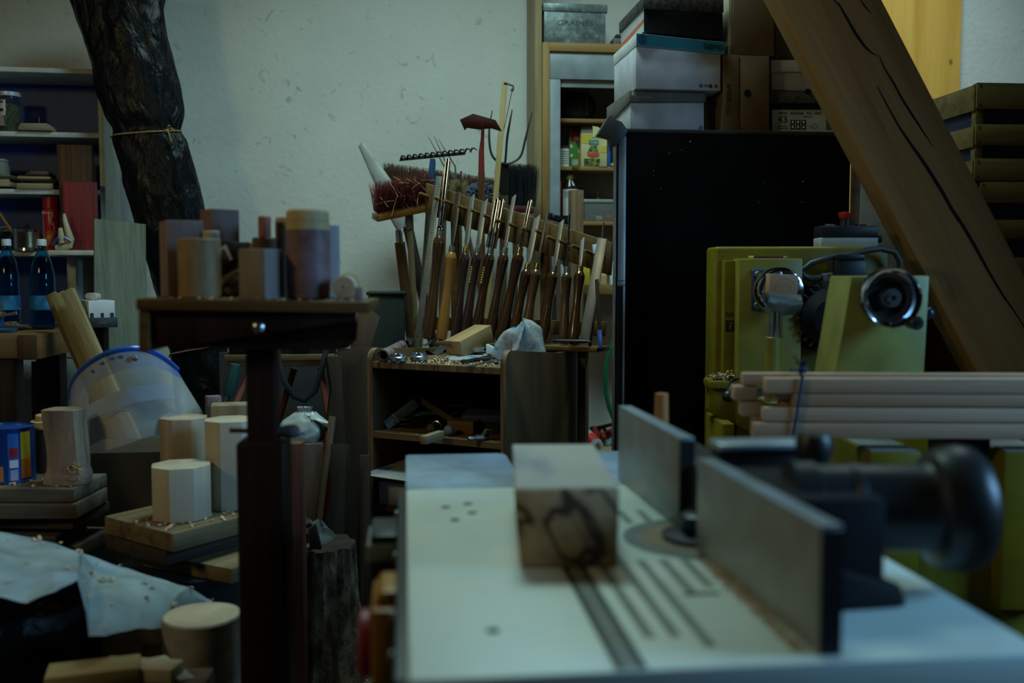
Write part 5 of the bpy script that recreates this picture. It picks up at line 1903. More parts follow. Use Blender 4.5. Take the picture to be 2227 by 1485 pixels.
build(MB().tube([M @ Vector((0, 0, L * .7)), M @ Vector((0, 0, L * .7)) + Vector((.01, -.0, .022)), M @ Vector((0, 0, L)) + Vector((.05, .02, .006))], .007, 10), 'grip', plain('olive_rubber', (.07, .075, .03), .7), t)


def in2s():
    return FT @ Vector((random.uniform(.01, WT - .02), abs(random.gauss(0, .05)) + .004, z2s + .0012))


shavings('wood_shavings', 'fine chips on the upper compartment floor of the tool cabinet', 90, .003, in2s)
# lower compartments
z3 = shz[2]
p = FT @ Vector((0, 0, 0))
a = HL(800, 1015, FT, 'y', .02)
xa, xb = .004, .16
cbm = MB(FT)
zc3 = HL(850, 1020, FT, 'y', .03).z
MF = FT @ Matrix.Translation((.09, .05, z3 + .0005))
cb_ = thing('card_box', 'open white cardboard box with a raised dusty flap in the lower compartment', 'box', MF)
build(MB(FT).box((.012, .012, z3 + .0005), (WT - .05, .25, z3 + .072), .001), 'box_body', MT['lavender_card'], cb_)
build(MB(FT).hexa([(-.0, -.06, zc3 - .008), (WT - .05, -.05, zc3 - .020), (WT - .05, .20, zc3 + .010), (.004, .22, zc3 + .012), (-.0, -.06, zc3 - .006), (WT - .05, -.05, zc3 - .018), (WT - .05, .20, zc3 + .012), (.004, .22, zc3 + .014)]), 'flap', plain('dusty_flap', (.30, .29, .26), .85), cb_)

# ------------------------------------------------------------------ brooms and garden tools leaning behind the cabinet


def handle(top, foot, Yt, Yf, r, mat, name='handle', parent=None, fz=0.0):
    a = U(*top, Yt)
    b2 = U(*foot, Yf)
    d = (b2 - a).normalized()
    f = a + d * ((a.z - fz) / -d.z)
    return a, f


MT['bristle_red'] = spotty('red_bristles', [(.4, (.08, .010, .010)), (.6, (.26, .035, .03)), (.72, (.42, .20, .16))], 70, .8)
MT['bristle_brown'] = spotty('coir_bristles', [(.35, (.035, .012, .008)), (.65, (.13, .055, .03))], 60, .9)
MT['bristle_black'] = plain('black_bristles', (.008, .008, .010), .8)
MT['pole'] = wood('grey_ash_pole', (.16, .12, .07), (.28, .22, .14), 'Z', 20, .7)


def bristles(mb, a, b2, out, wid, n, L, r, spread=.5, jitter=.3):
    ax = (b2 - a).normalized()
    out = out.normalized()
    side = ax.cross(out).normalized()
    for k in range(n):
        u = random.random()
        q = random.uniform(-.5, .5)
        c = a.lerp(b2, u) + side * (q * wid)
        d = (out + side * q * spread + ax * random.uniform(-jitter, jitter) + side * random.uniform(-jitter, jitter) * .6).normalized()
        l = L * random.uniform(.85, 1.1)
        b = bmesh.new()
        t1_ = side if k % 2 else ax
        vs = [b.verts.new(p) for p in (c - t1_ * r, c + t1_ * r, c + d * l + t1_ * r * .3, c + d * l - t1_ * r * .3)]
        b.faces.new(vs)
        mb._add(b)


# red broom
a = U(815, 462, 3.90)
b_ = U(935, 438, 3.98)
cm_ = a.lerp(b_, .55)
M = FR((cm_.x, cm_.y, 0))
rb_ = thing('red_broom', 'upside-down broom with dark red bristles and a wooden head against the wall', 'broom', M)
dn = Vector((.05, -.25, 1)).normalized()
axb = (b_ - a).normalized()
sdb = axb.cross(dn).normalized()
hd = [a - dn * .006 + sdb * .032, a - dn * .006 - sdb * .032, b_ - dn * .006 - sdb * .032, b_ - dn * .006 + sdb * .032]
build(MB().hexa([hd[0] - dn * .026, hd[1] - dn * .026, hd[2] - dn * .026, hd[3] - dn * .026] + hd, .004), 'broom_head', MT['ash_handle'], rb_)
mb = MB()
bristles(mb, a + axb * .005, b_ - axb * .005, dn, .058, 1500, .105, .0016, .75, .25)
tag(build(mb, 'bristles', MT['bristle_red'], rb_), kind='stuff')
mb = MB()
for k in range(22):
    c = a.lerp(b_, random.random()) + dn * random.uniform(.02, .11) - sdb * random.uniform(.0, .05) * (1 if sdb.y > 0 else -1)
    e = Vector((random.uniform(-1, 1), random.uniform(-.4, .1), random.uniform(-.7, 1))).normalized() * random.uniform(.015, .04)
    mb.tube([c - e, c + Vector((0, -.003, .003)), c + e], .0012, 5)
tag(build(mb, 'straw_bits', MT['cream'], rb_), kind='stuff')
top_ = a.lerp(b_, .62) - dn * .032
ft = U(905, 745, 4.02)
d = (ft - top_).normalized()
ft = top_ + d * (top_.z / -d.z)
build(MB().tube([top_, top_.lerp(ft, .04)], .016, 12), 'socket', MT['dull_steel'], rb_)
build(MB().tube([top_.lerp(ft, .03), ft], .0125, 12), 'pole', MT['pole'], rb_)
# wide coir broom behind
a = U(835, 405, 4.38)
b_ = U(1095, 440, 4.42)
M = FR(((a.x + b_.x) / 2, 4.4, 0))
cb2 = thing('coir_broom', 'wide upside-down broom with brown coir bristles standing at the wall', 'broom', M)
dn = Vector((0, -.05, 1)).normalized()
build(MB().hexa([a + Vector((0, -.03, -.03)), b_ + Vector((0, -.03, -.03)), b_ + Vector((0, .03, -.03)), a + Vector((0, .03, -.03)), a + Vector((0, -.03, 0)), b_ + Vector((0, -.03, 0)), b_ + Vector((0, .03, 0)), a + Vector((0, .03, 0))], .004), 'broom_head', MT['umber'], cb2)
mb = MB()
bristles(mb, a, b_, dn, .05, 2600, .095, .0018, .25, .12)
mb.hexa([a + Vector((0, -.02, 0)), b_ + Vector((0, -.02, 0)), b_ + Vector((0, .02, 0)), a + Vector((0, .02, 0)), a + Vector((0, -.02, .075)), b_ + Vector((0, -.02, .075)), b_ + Vector((0, .02, .075)), a + Vector((0, .02, .075))])
tag(build(mb, 'bristles', MT['bristle_brown'], cb2), kind='stuff')
t0 = a.lerp(b_, .5) + Vector((0, 0, -.03))
build(MB().tube([t0, Vector((t0.x - .05, 4.45, 0))], .012, 10), 'pole', MT['umber'], cb2)
# long pale plastic trough leaning to the left
a = U(783, 310, 4.25)
b_ = U(935, 575, 4.20)
d = (b_ - a).normalized()
b_ = a + d * ((U(893, 486, 4.2) - a).length)
M = AXV(b_, a)
L = (a - b_).length


def trough(u, v):
    wv = .013 + .036 * min(1, v * 1.2)
    an = (u - .5) * 2.6
    return M @ Vector((-wv * math.sin(an) * (1.05 - .0 * v), -wv * .45 * math.cos(an), L * (1 - v) - (0.012 * abs(math.sin(an * 2)) if v < .02 else 0)))


sp_ = thing('spade', 'long pale grey scoop blade on a dark shaft leaning left against the wall', 'scoop', M)
build(MB().grid(18, 24, trough, .003), 'blade', plain('pale_grey_plastic', (.33, .35, .33), .5), sp_)
f2 = b_ + d * .3
ftz = U(930, 640, 4.15)
f3 = Vector((ftz.x + .22, 4.15, 0))
build(MB().tube([a.lerp(b_, .72) + Vector((0, .02, 0)), b_ + Vector((0, .01, 0)), f3], [.02, .022, .018], 12), 'shaft', MT['dark_iron'], sp_)
# garden rake
sck = U(941, 352, 4.02)
ftp = U(926, 560, 4.10)
d = (ftp - sck).normalized()
rkf = sck + d * (sck.z / -d.z)
M = FR((rkf.x, rkf.y, 0))
gr = thing('garden_rake', 'garden rake with a dark toothed head on a blue socket', 'rake', M)
a = U(868, 347, 4.0)
b_ = U(1012, 333, 4.08)
b3 = U(1032, 329, 4.10)
build(MB().hexa([a + Vector((0, -.008, -.006)), b_ + Vector((0, -.008, -.006)), b_ + Vector((0, .008, -.006)), a + Vector((0, .008, -.006)), a + Vector((.005, -.008, .006)), b_ + Vector((0, -.008, .006)), b_ + Vector((0, .008, .006)), a + Vector((.005, .008, .006))], .001), 'rake_bar', MT['dark_iron'], gr)
for k in range(13):
    c = a.lerp(b3, (k + .3) / 13.0)
    build(MB().tube([c, c + Vector((.004, -.03, .010)), c + Vector((.012, -.062, .006)), c + Vector((.022, -.075, -.004))], [.0045, .004, .003, .0015], 6), 'tine', MT['dark_iron'], gr)
build(MB().tube([sck + Vector((0, 0, .012)), sck, sck.lerp(rkf, .03), sck.lerp(rkf, .065)], [.010, .012, .014, .017], 12), 'socket', plain('blue_paint', (.02, .10, .24), .45), gr)
build(MB().tube([sck.lerp(rkf, .06), rkf], .0135, 12), 'pole', MT['pole'], gr)
# small three-tined fork
base = U(992, 395, 4.27)
f4 = U(1020, 520, 4.27)
d = (f4 - base).normalized()
ff = base + d * (base.z / -d.z)
hf = thing('hand_fork', 'slim three-tined fork leaning left behind the garden rake', 'fork', FR((ff.x, ff.y, 0)))
for (px, py, lx) in ((932, 298, 966), (944, 296, 973), (953, 302, 990)):
    tp = U(px, py, 4.25)
    build(MB().tube([base, U(lx, 362, 4.26), tp], [.0045, .0035, .0012], 7), 'tine', MT['dull_steel'], hf)
build(MB().tube([base, ff], .010, 10), 'pole', MT['umber'], hf)
# hoe
pk = U(1049, 300, 3.95)
fo = U(1049, 440, 3.99)
d = (fo - pk).normalized()
hfoot = pk + d * (pk.z / -d.z)
ho = thing('garden_hoe', 'garden hoe with a dark red winged blade and red neck', 'hoe', FR((hfoot.x, hfoot.y, 0)))
hp = [(1000, 260), (1029, 247), (1078, 261), (1092, 286), (1068, 279), (1044, 282), (1015, 278), (1011, 284)]
hpts = [U(x, y, 3.90 + .03 * (y - 247) / 40) for x, y in hp]
build(MB().prism(hpts, (0, .004, 0), .0008), 'blade', plain('dark_red_iron', (.085, .022, .018), .55), ho)
build(MB().tube([U(1047, 268, 3.92), U(1050, 285, 3.935), U(1049, 305, 3.95), U(1047, 330, 3.96), U(1047, 378, 3.97)], [.006, .0065, .0075, .011, .013], 12), 'neck', plain('red_iron', (.22, .028, .022), .45), ho)
build(MB().tube([U(1047, 376, 3.97), hfoot], .0135, 12), 'pole', wood('red_brown_pole', (.11, .05, .03), (.19, .10, .06), 'Z'), ho)
# wooden pole with a hook and wire
a = U(1098, 178, 4.05)
b_ = U(1078, 430, 4.02)
d = (b_ - a).normalized()
f5 = a + d * (a.z / -d.z)
M = AXV(f5, a)
pk_ = thing('hook_pole', 'tall pale wooden pole with an iron hook and a wire at its top', 'pole', M)
L = (a - f5).length
build(MB(M).box((-.011, -.010, 0), (.011, .010, L), .0015), 'pole', wood('pale_pole', (.24, .165, .07), (.38, .28, .14), 'Z', 24), pk_)
k1 = U(1116, 187, 4.03)
build(MB().tube([a + Vector((-.004, -.012, -.006)), a + Vector((.01, -.012, -.01)), k1, k1 + Vector((.001, 0, -.01)), k1 + Vector((-.004, 0, -.014))], .0035, 8), 'iron_hook', MT['dark_iron'], pk_)
build(MB().lathe([(0, 0), (.006, 0), (.007, .008), (.003, .012), (0, .012)], 12, Matrix.Translation(U(1114, 199, 4.03))), 'cleat', MT['steel'], pk_)
build(MB().tube([U(1114, 196, 4.03), U(1105, 238, 4.035), U(1094, 290, 4.04), U(1090, 330, 4.04)], .0016, 6), 'wire', MT['dark_iron'], pk_)
# pitchfork
bs0 = U(1098, 356, 4.12)
f6 = U(1096, 470, 4.14)
d = (f6 - bs0).normalized()
pff = bs0 + d * (bs0.z / -d.z)
pf = thing('pitchfork', 'pitchfork with three long curved tines standing beside the closet', 'pitchfork', FR((pff.x, pff.y, 0)))


def tine(pp, r=.0048):
    P = [U(x, y, 4.10) for x, y in pp]
    # smooth through points
    out = []
    for i in range(len(P) - 1):
        p0, p1, p2, p3 = P[max(i - 1, 0)], P[i], P[i + 1], P[min(i + 2, len(P) - 1)]
        for q in (0, .25, .5, .75):
            out.append(.5 * ((2 * p1) + (p2 - p0) * q + (2 * p0 - 5 * p1 + 4 * p2 - p3) * q * q + (3 * p1 - p0 - 3 * p2 + p3) * q ** 3))
    out.append(P[-1])
    n = len(out)
    return MB().tube(out, [r * (1 if k < n * .6 else max(.25, 1 - (k - n * .6) / (n * .4) * .75)) for k in range(n)], 8)


build(tine([(1098, 357), (1082, 351), (1069, 335), (1064, 305), (1065, 270), (1071, 240)]), 'tine', MT['dark_iron'], pf)
build(tine([(1098, 357), (1100, 340), (1103, 300), (1109, 265), (1114, 238)]), 'tine', MT['dark_iron'], pf)
build(tine([(1098, 357), (1117, 352), (1133, 338), (1142, 305), (1150, 272), (1157, 244)]), 'tine', MT['dark_iron'], pf)
build(MB().tube([bs0 + Vector((0, 0, .004)), bs0, bs0.lerp(pff, .075)], [.012, .018, .017], 12), 'socket', MT['dark_iron'], pf)
build(MB().tube([bs0.lerp(pff, .07), pff], .0165, 12), 'pole', wood('worn_pole', (.11, .07, .04), (.20, .14, .085), 'Z'), pf)
# black broom with dark red head
a = U(1082, 445, 4.30)
b_ = U(1160, 450, 4.24)
bbm = thing('black_broom', 'broom with black bristles and a dark red head beside the closet', 'broom', FR(((a.x + b_.x) / 2, 4.4, 0)))
build(MB().hexa([a + Vector((0, -.025, -.028)), b_ + Vector((0, -.025, -.028)), b_ + Vector((0, .025, -.028)), a + Vector((0, .025, -.028)), a + Vector((0, -.025, 0)), b_ + Vector((0, -.025, 0)), b_ + Vector((0, .025, 0)), a + Vector((0, .025, 0))], .004), 'broom_head', plain('dark_red_head', (.10, .010, .015), .5), bbm)
mb = MB()
bristles(mb, a, b_, Vector((.05, -.02, 1)), .045, 1500, .165, .0022, .3, .1)
mb.hexa([a + Vector((0, -.02, 0)), b_ + Vector((0, -.02, 0)), b_ + Vector((0, .02, 0)), a + Vector((0, .02, 0)), a + Vector((0, -.022, .14)), b_ + Vector((.005, -.022, .13)), b_ + Vector((.005, .022, .13)), a + Vector((0, .022, .14))])
tag(build(mb, 'bristles', MT['bristle_black'], bbm), kind='stuff')
t0 = a.lerp(b_, .5) + Vector((0, 0, -.028))
build(MB().tube([t0, Vector((t0.x + .02, 4.5, 0))], .012, 10), 'pole', MT['umber'], bbm)
# grey-blue mop and straw brush
p = U(1047, 425, 4.22)
mp2 = thing('dust_mop', 'fluffy blue-grey mop head standing behind the red hoe', 'mop', FR((p.x, 4.22, 0)))
mb = MB()
for k in range(420):
    d = Vector((random.gauss(0, 1), random.gauss(0, .6), random.gauss(0, .7)))
    d.normalize()
    c = p + Vector((d.x * .068, d.y * .03, d.z * .045))
    mb.tube([c - d * .012, c + Vector((random.uniform(-.008, .008), random.uniform(-.006, 0), random.uniform(-.008, .008))), c + d * .012], [.0055, .005, .002], 5)
tag(build(mb, 'fringe', plain('blue_grey_yarn', (.085, .11, .145), .95), mp2), kind='stuff')
build(MB().tube([p, Vector((p.x + .02, 4.3, 0))], .010, 10), 'pole', MT['umber'], mp2)
p = U(996, 430, 4.12)
sb_ = thing('straw_brush', 'small yellow straw brush standing behind the rack', 'brush', FR((p.x, 4.12, 0)))
mb = MB()
bristles(mb, p + Vector((-.022, 0, -.03)), p + Vector((.022, 0, -.03)), Vector((0, -.05, 1)), .03, 420, .10, .0016, .6, .25)
tag(build(mb, 'straw', spotty('straw', [(.4, (.26, .19, .07)), (.6, (.46, .37, .18))], 80, .9), sb_), kind='stuff')
build(MB().tube([U(1002, 400, 4.08), U(1003, 372, 4.08)], .004, 8), 'twig', MT['umber'], sb_)
build(MB().tube([p + Vector((0, 0, -.02)), Vector((p.x + .03, 4.25, 0))], .010, 10), 'pole', MT['umber'], sb_)
# dark scrubbing brush beside closet at px 1215,475
p = U(1212, 478, 3.9)
sbr = thing('scrubbing_brush', 'small dark brush with short black bristles behind the rack board', 'brush', FR((p.x, 3.9, 0)))
mb = MB()
bristles(mb, p + Vector((-.04, 0, .0)), p + Vector((.04, 0, -.025)), Vector((.2, -.1, 1)), .03, 260, .03, .0022, .4, .3)
tag(build(mb, 'bristles', MT['bristle_black'], sbr), kind='stuff')
build(MB().hexa([p + Vector((-.045, -.02, -.02)), p + Vector((.045, -.02, -.045)), p + Vector((.045, .02, -.045)), p + Vector((-.045, .02, -.02)), p + Vector((-.045, -.02, .002)), p + Vector((.045, -.02, -.022)), p + Vector((.045, .02, -.022)), p + Vector((-.045, .02, .002))], .003), 'brush_head', MT['umber'], sbr)
build(MB().tube([p + Vector((0, 0, -.03)), Vector((p.x, 3.70, 0))], .010, 10), 'pole', MT['umber'], sbr)
# handles and red bar seen low between wall and cabinet
for (tp, bt, Yt, r, mk, nme, lab, tube_top) in (((866, 500), (890, 700), 4.05, .021, 'ash', 'garden_spade', 'brown wooden handle with a steel collar at its top, left of the red broom pole', True), ((905, 560), (868, 735), 4.3, .012, 'red', 'red_bar', 'thin red metal bar crossing behind the brown wooden handle', False)):
    a = U(*tp, Yt)
    b2 = U(*bt, Yt + .02)
    d = (b2 - a).normalized()
    f = a + d * (a.z / -d.z)
    t = thing(nme, lab, 'handle', AX(f, a))
    if tube_top:
        build(MB().tube([a, a.lerp(f, .04)], [.013, .015], 12), 'collar', MT['steel'], t)
        build(MB().tube([a.lerp(f, .035), f], r, 12), 'shaft', wood('brown_handle', (.085, .05, .022), (.16, .10, .05), 'Z'), t)
    else:
        build(MB().tube([a, f], r, 12), 'shaft', plain('dark_red_bar', (.20, .018, .018), .45), t)
# wire hanging from the broom
w0 = U(880, 478, 3.95)
solo(MB().tube([U(883, 472, 3.95), U(880, 490, 3.95), U(872, 520, 3.95), U(872, 526, 3.95), U(878, 532, 3.95)], .0015, 6), 'wire_loop', MT['steel'], 'thin bent wire hanging below the red broom', 'wire')
# dark green crate
p0 = U(796, 634, 3.78)
p1 = U(884, 634, 3.78)
gb = thing('green_crate', 'tall dark green plastic basket behind the tool cabinet', 'basket', FR(((p0.x + p1.x) / 2, 3.9, 0)))
build(MB().box((p0.x + .006, 3.785, 0), (p1.x - .006, 4.0, p0.z - .012), .01), 'basket_body', MT['dark_green'], gb)
build(MB().box((p0.x, 3.778, p0.z - .014), (p1.x, 4.008, p0.z), .005), 'rim', MT['dark_green'], gb)
for k in range(9):
    x = p0.x + .018 + (p1.x - p0.x - .036) * k / 8
    build(MB().box((x - .003, 3.7825, .1), (x + .003, 3.79, p0.z - .035), .001), 'rib', MT['dark_green'], gb)
# brown curved board left of it
bpts = [(762, 752), (772, 700), (782, 668), (800, 666), (826, 690), (822, 705), (808, 752)]
P = [U(x, y, 3.60) for x, y in bpts]
solo(MB().prism([Vector((P[0].x, 3.6, 0))] + P + [Vector((P[-1].x, 3.6, 0))], (0, .012, 0), .001), 'curved_board', wood('dark_brown_card', (.06, .036, .022), (.11, .07, .045), 'Z', 10), 'brown board with a curved cut-out edge beside the green basket', 'board')

# ------------------------------------------------------------------ closet on the back wall
YC = 4.38
xl = U(1180, 300, YC).x
xi = U(1195, 300, YC).x
xr = U(1470, 300, YC).x
zt_ = U(1250, 93, YC).z
zti = U(1250, 112, YC).z
zb_ = U(1250, 640, YC).z
zbi = U(1250, 619, YC).z
clo = thing('wall_closet', 'open wall closet with a wooden frame and grey sliding track panels', 'closet', FR(((xl + xr) / 2, YC, zb_)))
MT['closet_wood'] = wood('closet_frame_wood', (.26, .15, .065), (.42, .27, .13), 'Z', 14, .55)
MT['closet_wood_x'] = wood('closet_rail_wood', (.24, .14, .06), (.40, .25, .12), 'X', 14, .55)
MT['closet_grey'] = plain('blue_grey_paint', (.27, .31, .34), .4)
MT['closet_in'] = plain('closet_inside', (.30, .29, .26), .8)
build(MB().box((xl, YC, zb_), (xi, WY - .001, zt_), .002), 'frame_post', MT['closet_wood'], clo)
build(MB().box((xr, YC, zb_), (xr + .03, WY - .001, zt_), .002), 'frame_post', MT['closet_wood'], clo)
build(MB().box((xi, YC, zti), (xr, WY - .001, zt_), .002), 'top_board', MT['closet_wood_x'], clo)
build(MB().box((xi, YC, zb_), (xr, WY - .001, zbi), .002), 'bottom_board', MT['closet_wood_x'], clo)
build(MB().box((xi, WY - .02, zbi), (xr, WY - .002, zti)), 'back_panel', MT['closet_in'], clo)
zh = U(1250, 173, YC + .02).z
build(MB().box((xi, YC + .012, zh), (xr, YC + .03, zti), .001), 'header_panel', MT['closet_grey'], clo)
zh2 = U(1250, 190, YC + .03).z
build(MB().box((xi, YC + .03, zh2), (xr, YC + .045, zh + .01), .001), 'track_rail', MT['closet_grey'], clo)
xs = U(1218, 300, YC + .02).x
build(MB().box((xi, YC + .014, zbi), (xs, YC + .04, zh), .001), 'grey_stile', MT['closet_grey'], clo)
build(MB().box((xi + .001, YC + .046, zbi), (xi + .01, WY - .02, zh)), 'side_lining', MT['closet_in'], clo)
CS = []
for py in (258, 362, 481):
    z = U(1260, py, YC + .10).z
    CS.append(z)
    build(MB().box((xi + .01, YC + .10, z - .017), (xr, WY - .02, z), .001), 'shelf', MT['closet_wood_x'], clo)
CS.append(zbi)


def cpos(px, k, y):
    return Vector((U(px, 400, y).x, y, CS[k] + .0006))


def cbox(px0, px1, pyt, k, y, dep, mat, name, label, cat, bev=.001, group=None):
    a = U(px0, pyt, y)
    b2 = U(px1, pyt, y)
    M = FR(((a.x + b2.x) / 2, y, CS[k] + .0006))
    hw = (b2.x - a.x) / 2
    return MB(M).box((-hw, 0, 0), (hw, dep, a.z - CS[k]), bev), M, hw, a.z - CS[k]


# top shelf dark bag
mb, M, hw, h = cbox(1219, 1305, 196, 0, 4.52, .12, None, '', '', '')
mb.bm.free()
db = thing('dark_bag', 'dark green sports bag on the top shelf of the closet', 'bag', M)
build(MB(M).blob((-.01, .05, h * .5), (hw * 1.0, .06, h * .52), 3, .10, 2.0), 'bag_body', MT['dark_green'], db)
build(MB(M).box((hw * .25, -.012, .02), (hw * .42, -.004, h * .95), .003), 'strap', MT['black'], db)
# second shelf
mb, M, hw, h = cbox(1218, 1238, 318, 1, 4.52, .02, None, '', '', '')
mb.bm.free()
t = thing('label_tin', 'small tin with a white printed label at the left of the closet shelf', 'tin', M)
build(MB(M).lathe([(0, 0), (hw, 0), (hw, h - .01), (0, h - .01)], 24), 'body', MT['white_print'], t)
build(MB(M).lathe([(hw + .0005, h - .012), (hw + .001, h), (0, h)], 24), 'lid', plain('brown_lid', (.06, .03, .02), .5), t)
for q in range(6):
    an0 = -PI / 2
    build(MB(M).grid(6, 1, lambda u, v: M @ Vector(((hw + .0006) * math.cos(-2.4 + u * 1.6), (hw + .0006) * math.sin(-2.4 + u * 1.6), h * (.15 + .11 * q) + .003 * v)) if False else Vector(((hw + .0006) * math.cos(-2.4 + u * 1.6), (hw + .0006) * math.sin(-2.4 + u * 1.6), h * (.15 + .11 * q) + .003 * v))), 'label_line', MT['grey_card'], t)
mb, M, hw, h = cbox(1238, 1276, 282, 1, 4.55, .06, None, '', '', '')
t = thing('weedkiller_box', 'green cardboard box with a red badge and orange corner on the closet shelf', 'box', M)
build(mb, 'carton', plain('leaf_green', (.06, .24, .03), .45), t)
build(MB(M).prism([(-hw + .01, -.0012, h), (hw, -.0012, h), (hw, -.0012, h * .5), (0, -.0012, h * .52)], (0, .001, 0)), 'dark_picture', spotty('lawn_picture', [(.4, (.005, .02, .006)), (.6, (.02, .07, .015))], 60), t)
build(MB(M).prism([(0.001, -.0014, h * .53), (hw, -.0014, h * .53), (hw, -.0014, 0), (hw * .2, -.0014, 0)], (0, .001, 0)), 'orange_corner', plain('box_orange', (.58, .10, .02), .45), t)
bd_ = build(MB(M).prism([(-hw + .006, -.002, h * .96), (.012, -.002, h * .96), (.012, -.002, h * .75), (.006, -.002, h * .70), (-hw + .006, -.002, h * .70)], (0, .001, 0)), 'red_badge', MT['red'], t)
for (sx_, sz_, rr_) in ((-.012, .78, .006), (-.003, .78, .006)):
    build(MB(M).lathe([(rr_ - .0015, 0), (rr_, 0), (rr_, .0006), (rr_ - .0015, .0006), (rr_ - .0015, 0)], 18, Matrix.Translation((sx_, -.0022, h * sz_)) @ Matrix.Rotation(PI / 2, 4, 'X')), 'badge_ring', MT['white_print'], bd_)
text('Désh\n  ga', .017, M @ Matrix.Translation((hw * .45, -.0018, h * .38)) @ Matrix.Rotation(PI / 2, 4, 'X'), MT['white_print'], t)
for zz_ in (.32, .56):
    build(MB(M).blob((-hw + .010, -.0015, h * zz_), (.007, .001, .009), 2, .1), 'flower_picture', MT['white_print'], t)
mb, M, hw, h = cbox(1264, 1320, 290, 1, 4.48, .05, None, '', '', '')
mb.bm.free()
M = M @ Matrix.Rotation(math.radians(-4), 4, 'Z')
t = thing('slug_bait_box', 'opened yellowish carton printed with vegetables on the closet shelf', 'box', M)
MT['pale_yellow'] = plain('pale_yellow_card', (.55, .50, .25), .5)
build(MB(M).box((-hw, 0, 0), (hw, .05, h), .001), 'carton', MT['pale_yellow'], t)
build(MB(M).prism([(-hw, .02, h), (-hw * .05, .02, h), (-hw * .1, .03, h + .035), (-hw * .9, .03, h + .035)], (0, .001, 0)), 'dark_flap', MT['grey_card'], t)
build(MB(M).prism([(-hw * .1, .0, h), (hw, .0, h), (hw, .004, h + .006), (hw * .3, .006, h + .03), (-hw * .1, .006, h + .034)], (0, .001, 0)), 'pale_flap', MT['pale_yellow'], t)
build(MB(M).box((-hw, -.0012, h * .70), (-hw * .1, -.0002, h * .98)), 'yellow_panel', MT['yellow_print'], t)
build(MB(M).box((-hw * .4, -.0014, h * .66), (hw * .35, -.0002, h * .80)), 'teal_banner', plain('teal_print', (.01, .17, .17), .5), t)
text('Côté', .016, M @ Matrix.Translation((0, -.0018, h * .73)) @ Matrix.Rotation(PI / 2, 4, 'X'), MT['white_print'], t)
text('LIMACES', .013, M @ Matrix.Translation((hw * .30, -.0012, h * .88)) @ Matrix.Rotation(PI / 2, 4, 'X'), plain('olive_print', (.10, .10, .03), .6), t)
build(MB(M).prism([(-hw * .55, -.0013, h * .40), (hw * .35, -.0013, h * .40), (hw * .2, -.0013, h * .63), (-hw * .25, -.0013, h * .63)], (0, .001, 0)), 'salad_picture', spotty('salad_picture', [(.4, (.01, .03, .005)), (.6, (.16, .22, .06))], 60), t)
build(MB(M).blob((-hw * .05, -.0010, h * .36), (hw * .5, .0012, h * .10), 2, .1), 'tomato_picture', plain('tomato_print', (.50, .08, .03), .5), t)
build(MB(M).box((-hw * .75, -.0013, h * .02), (hw * .45, -.0002, h * .24)), 'lettuce_picture', spotty('lettuce_picture', [(.4, (.006, .015, .004)), (.62, (.26, .28, .05))], 70), t)
build(MB(M).box((hw * .42, -.0013, h * .42), (hw * .98, -.0002, h * .62)), 'yellow_panel', MT['yellow_print'], t)
mb, M, hw, h = cbox(1243, 1258, 347, 1, 4.46, .03, None, '', '', '')
mb.bm.free()
solo(MB(M).lathe([(0, 0), (hw, 0), (hw * 1.05, h), (hw * .95, h), (hw * .9, .003), (0, .003)], 20), 'clear_cup', clear('clear_cup_plastic', (.6, .65, .55), .2, .7), 'small clear plastic cup in front of the green box', 'cup', None, M)
for (p0, p1, pt, mk, lab) in ((1319, 1328, 312, 'blue', 'small dark blue bottle right of the yellowish carton'), (1329, 1341, 300, 'black', 'black bottle with a yellow band beside the cabinet edge')):
    mb, M, hw, h = cbox(p0, p1, pt, 1, 4.50, .03, None, '', '', '')
    mb.bm.free()
    t = thing('bottle', lab, 'bottle', M)
    build(MB(M).lathe([(0, 0), (hw, 0), (hw, h * .6), (hw * .5, h * .75), (hw * .5, h), (0, h)], 20), 'body', MT[mk], t)
    if mk == 'black':
        build(MB(M).lathe([(hw + .0005, .006), (hw + .0005, .018)], 20), 'yellow_band', MT['yellow_print'], t)
# third shelf
mb, M, hw, h = cbox(1221, 1258, 380, 2, 4.52, .03, None, '', '', '')
mb.bm.free()
t = thing('brown_bottle', 'large brown bottle with a white hazard label and yellowish cap in the closet', 'bottle', M)
build(MB(M).lathe([(0, 0), (hw, 0), (hw, h * .70), (hw * .9, h * .77), (hw * .55, h * .86), (hw * .5, h * .92), (0, h * .92)], 28), 'body', plain('brown_glass', (.022, .010, .006), .2), t)
build(MB(M).lathe([(hw * .52, h * .90), (hw * .52, h), (0, h)], 20), 'cap', plain('yellow_cap', (.24, .17, .05), .5), t)


def lbp(u, v, e=.0006):
    an = -PI / 2 - 1.1 + 2.2 * u
    return M @ Vector(((hw + e) * math.cos(an), (hw + e) * math.sin(an), h * (.12 + .56 * v)))


lb = build(MB().grid(10, 1, lbp), 'label', MT['white_print'], t)
build(MB().grid(3, 1, lambda u, v: lbp(.55 + .16 * u, .46 + .14 * v, .0012)), 'hazard_mark', MT['red'], lb)
for q in range(4):
    build(MB().grid(5, 1, lambda u, v: lbp(.12 + .5 * u, .70 + .06 * q + .02 * v, .0012)), 'label_line', MT['grey_card'], lb)
mb, M, hw, h = cbox(1213.5, 1220.5, 392, 2, 4.47, .05, None, '', '', '')
t = solo(mb, 'red_book', plain('dark_red_cover', (.20, .03, .02), .5), 'thin dark red box standing beside the brown bottle', 'box', None, M)
mb, M, hw, h = cbox(1271, 1352, 441, 2, 4.50, .1, None, '', '', '')
mb.bm.free()
t = thing('organizer_box', 'clear plastic organizer box with spools inside and a grey lid in the closet', 'box', M)
build(MB(M).box((-hw, 0, 0), (hw, .10, h), .003), 'body', clear('organizer_plastic', (.5, .52, .5), .15, .75), t)
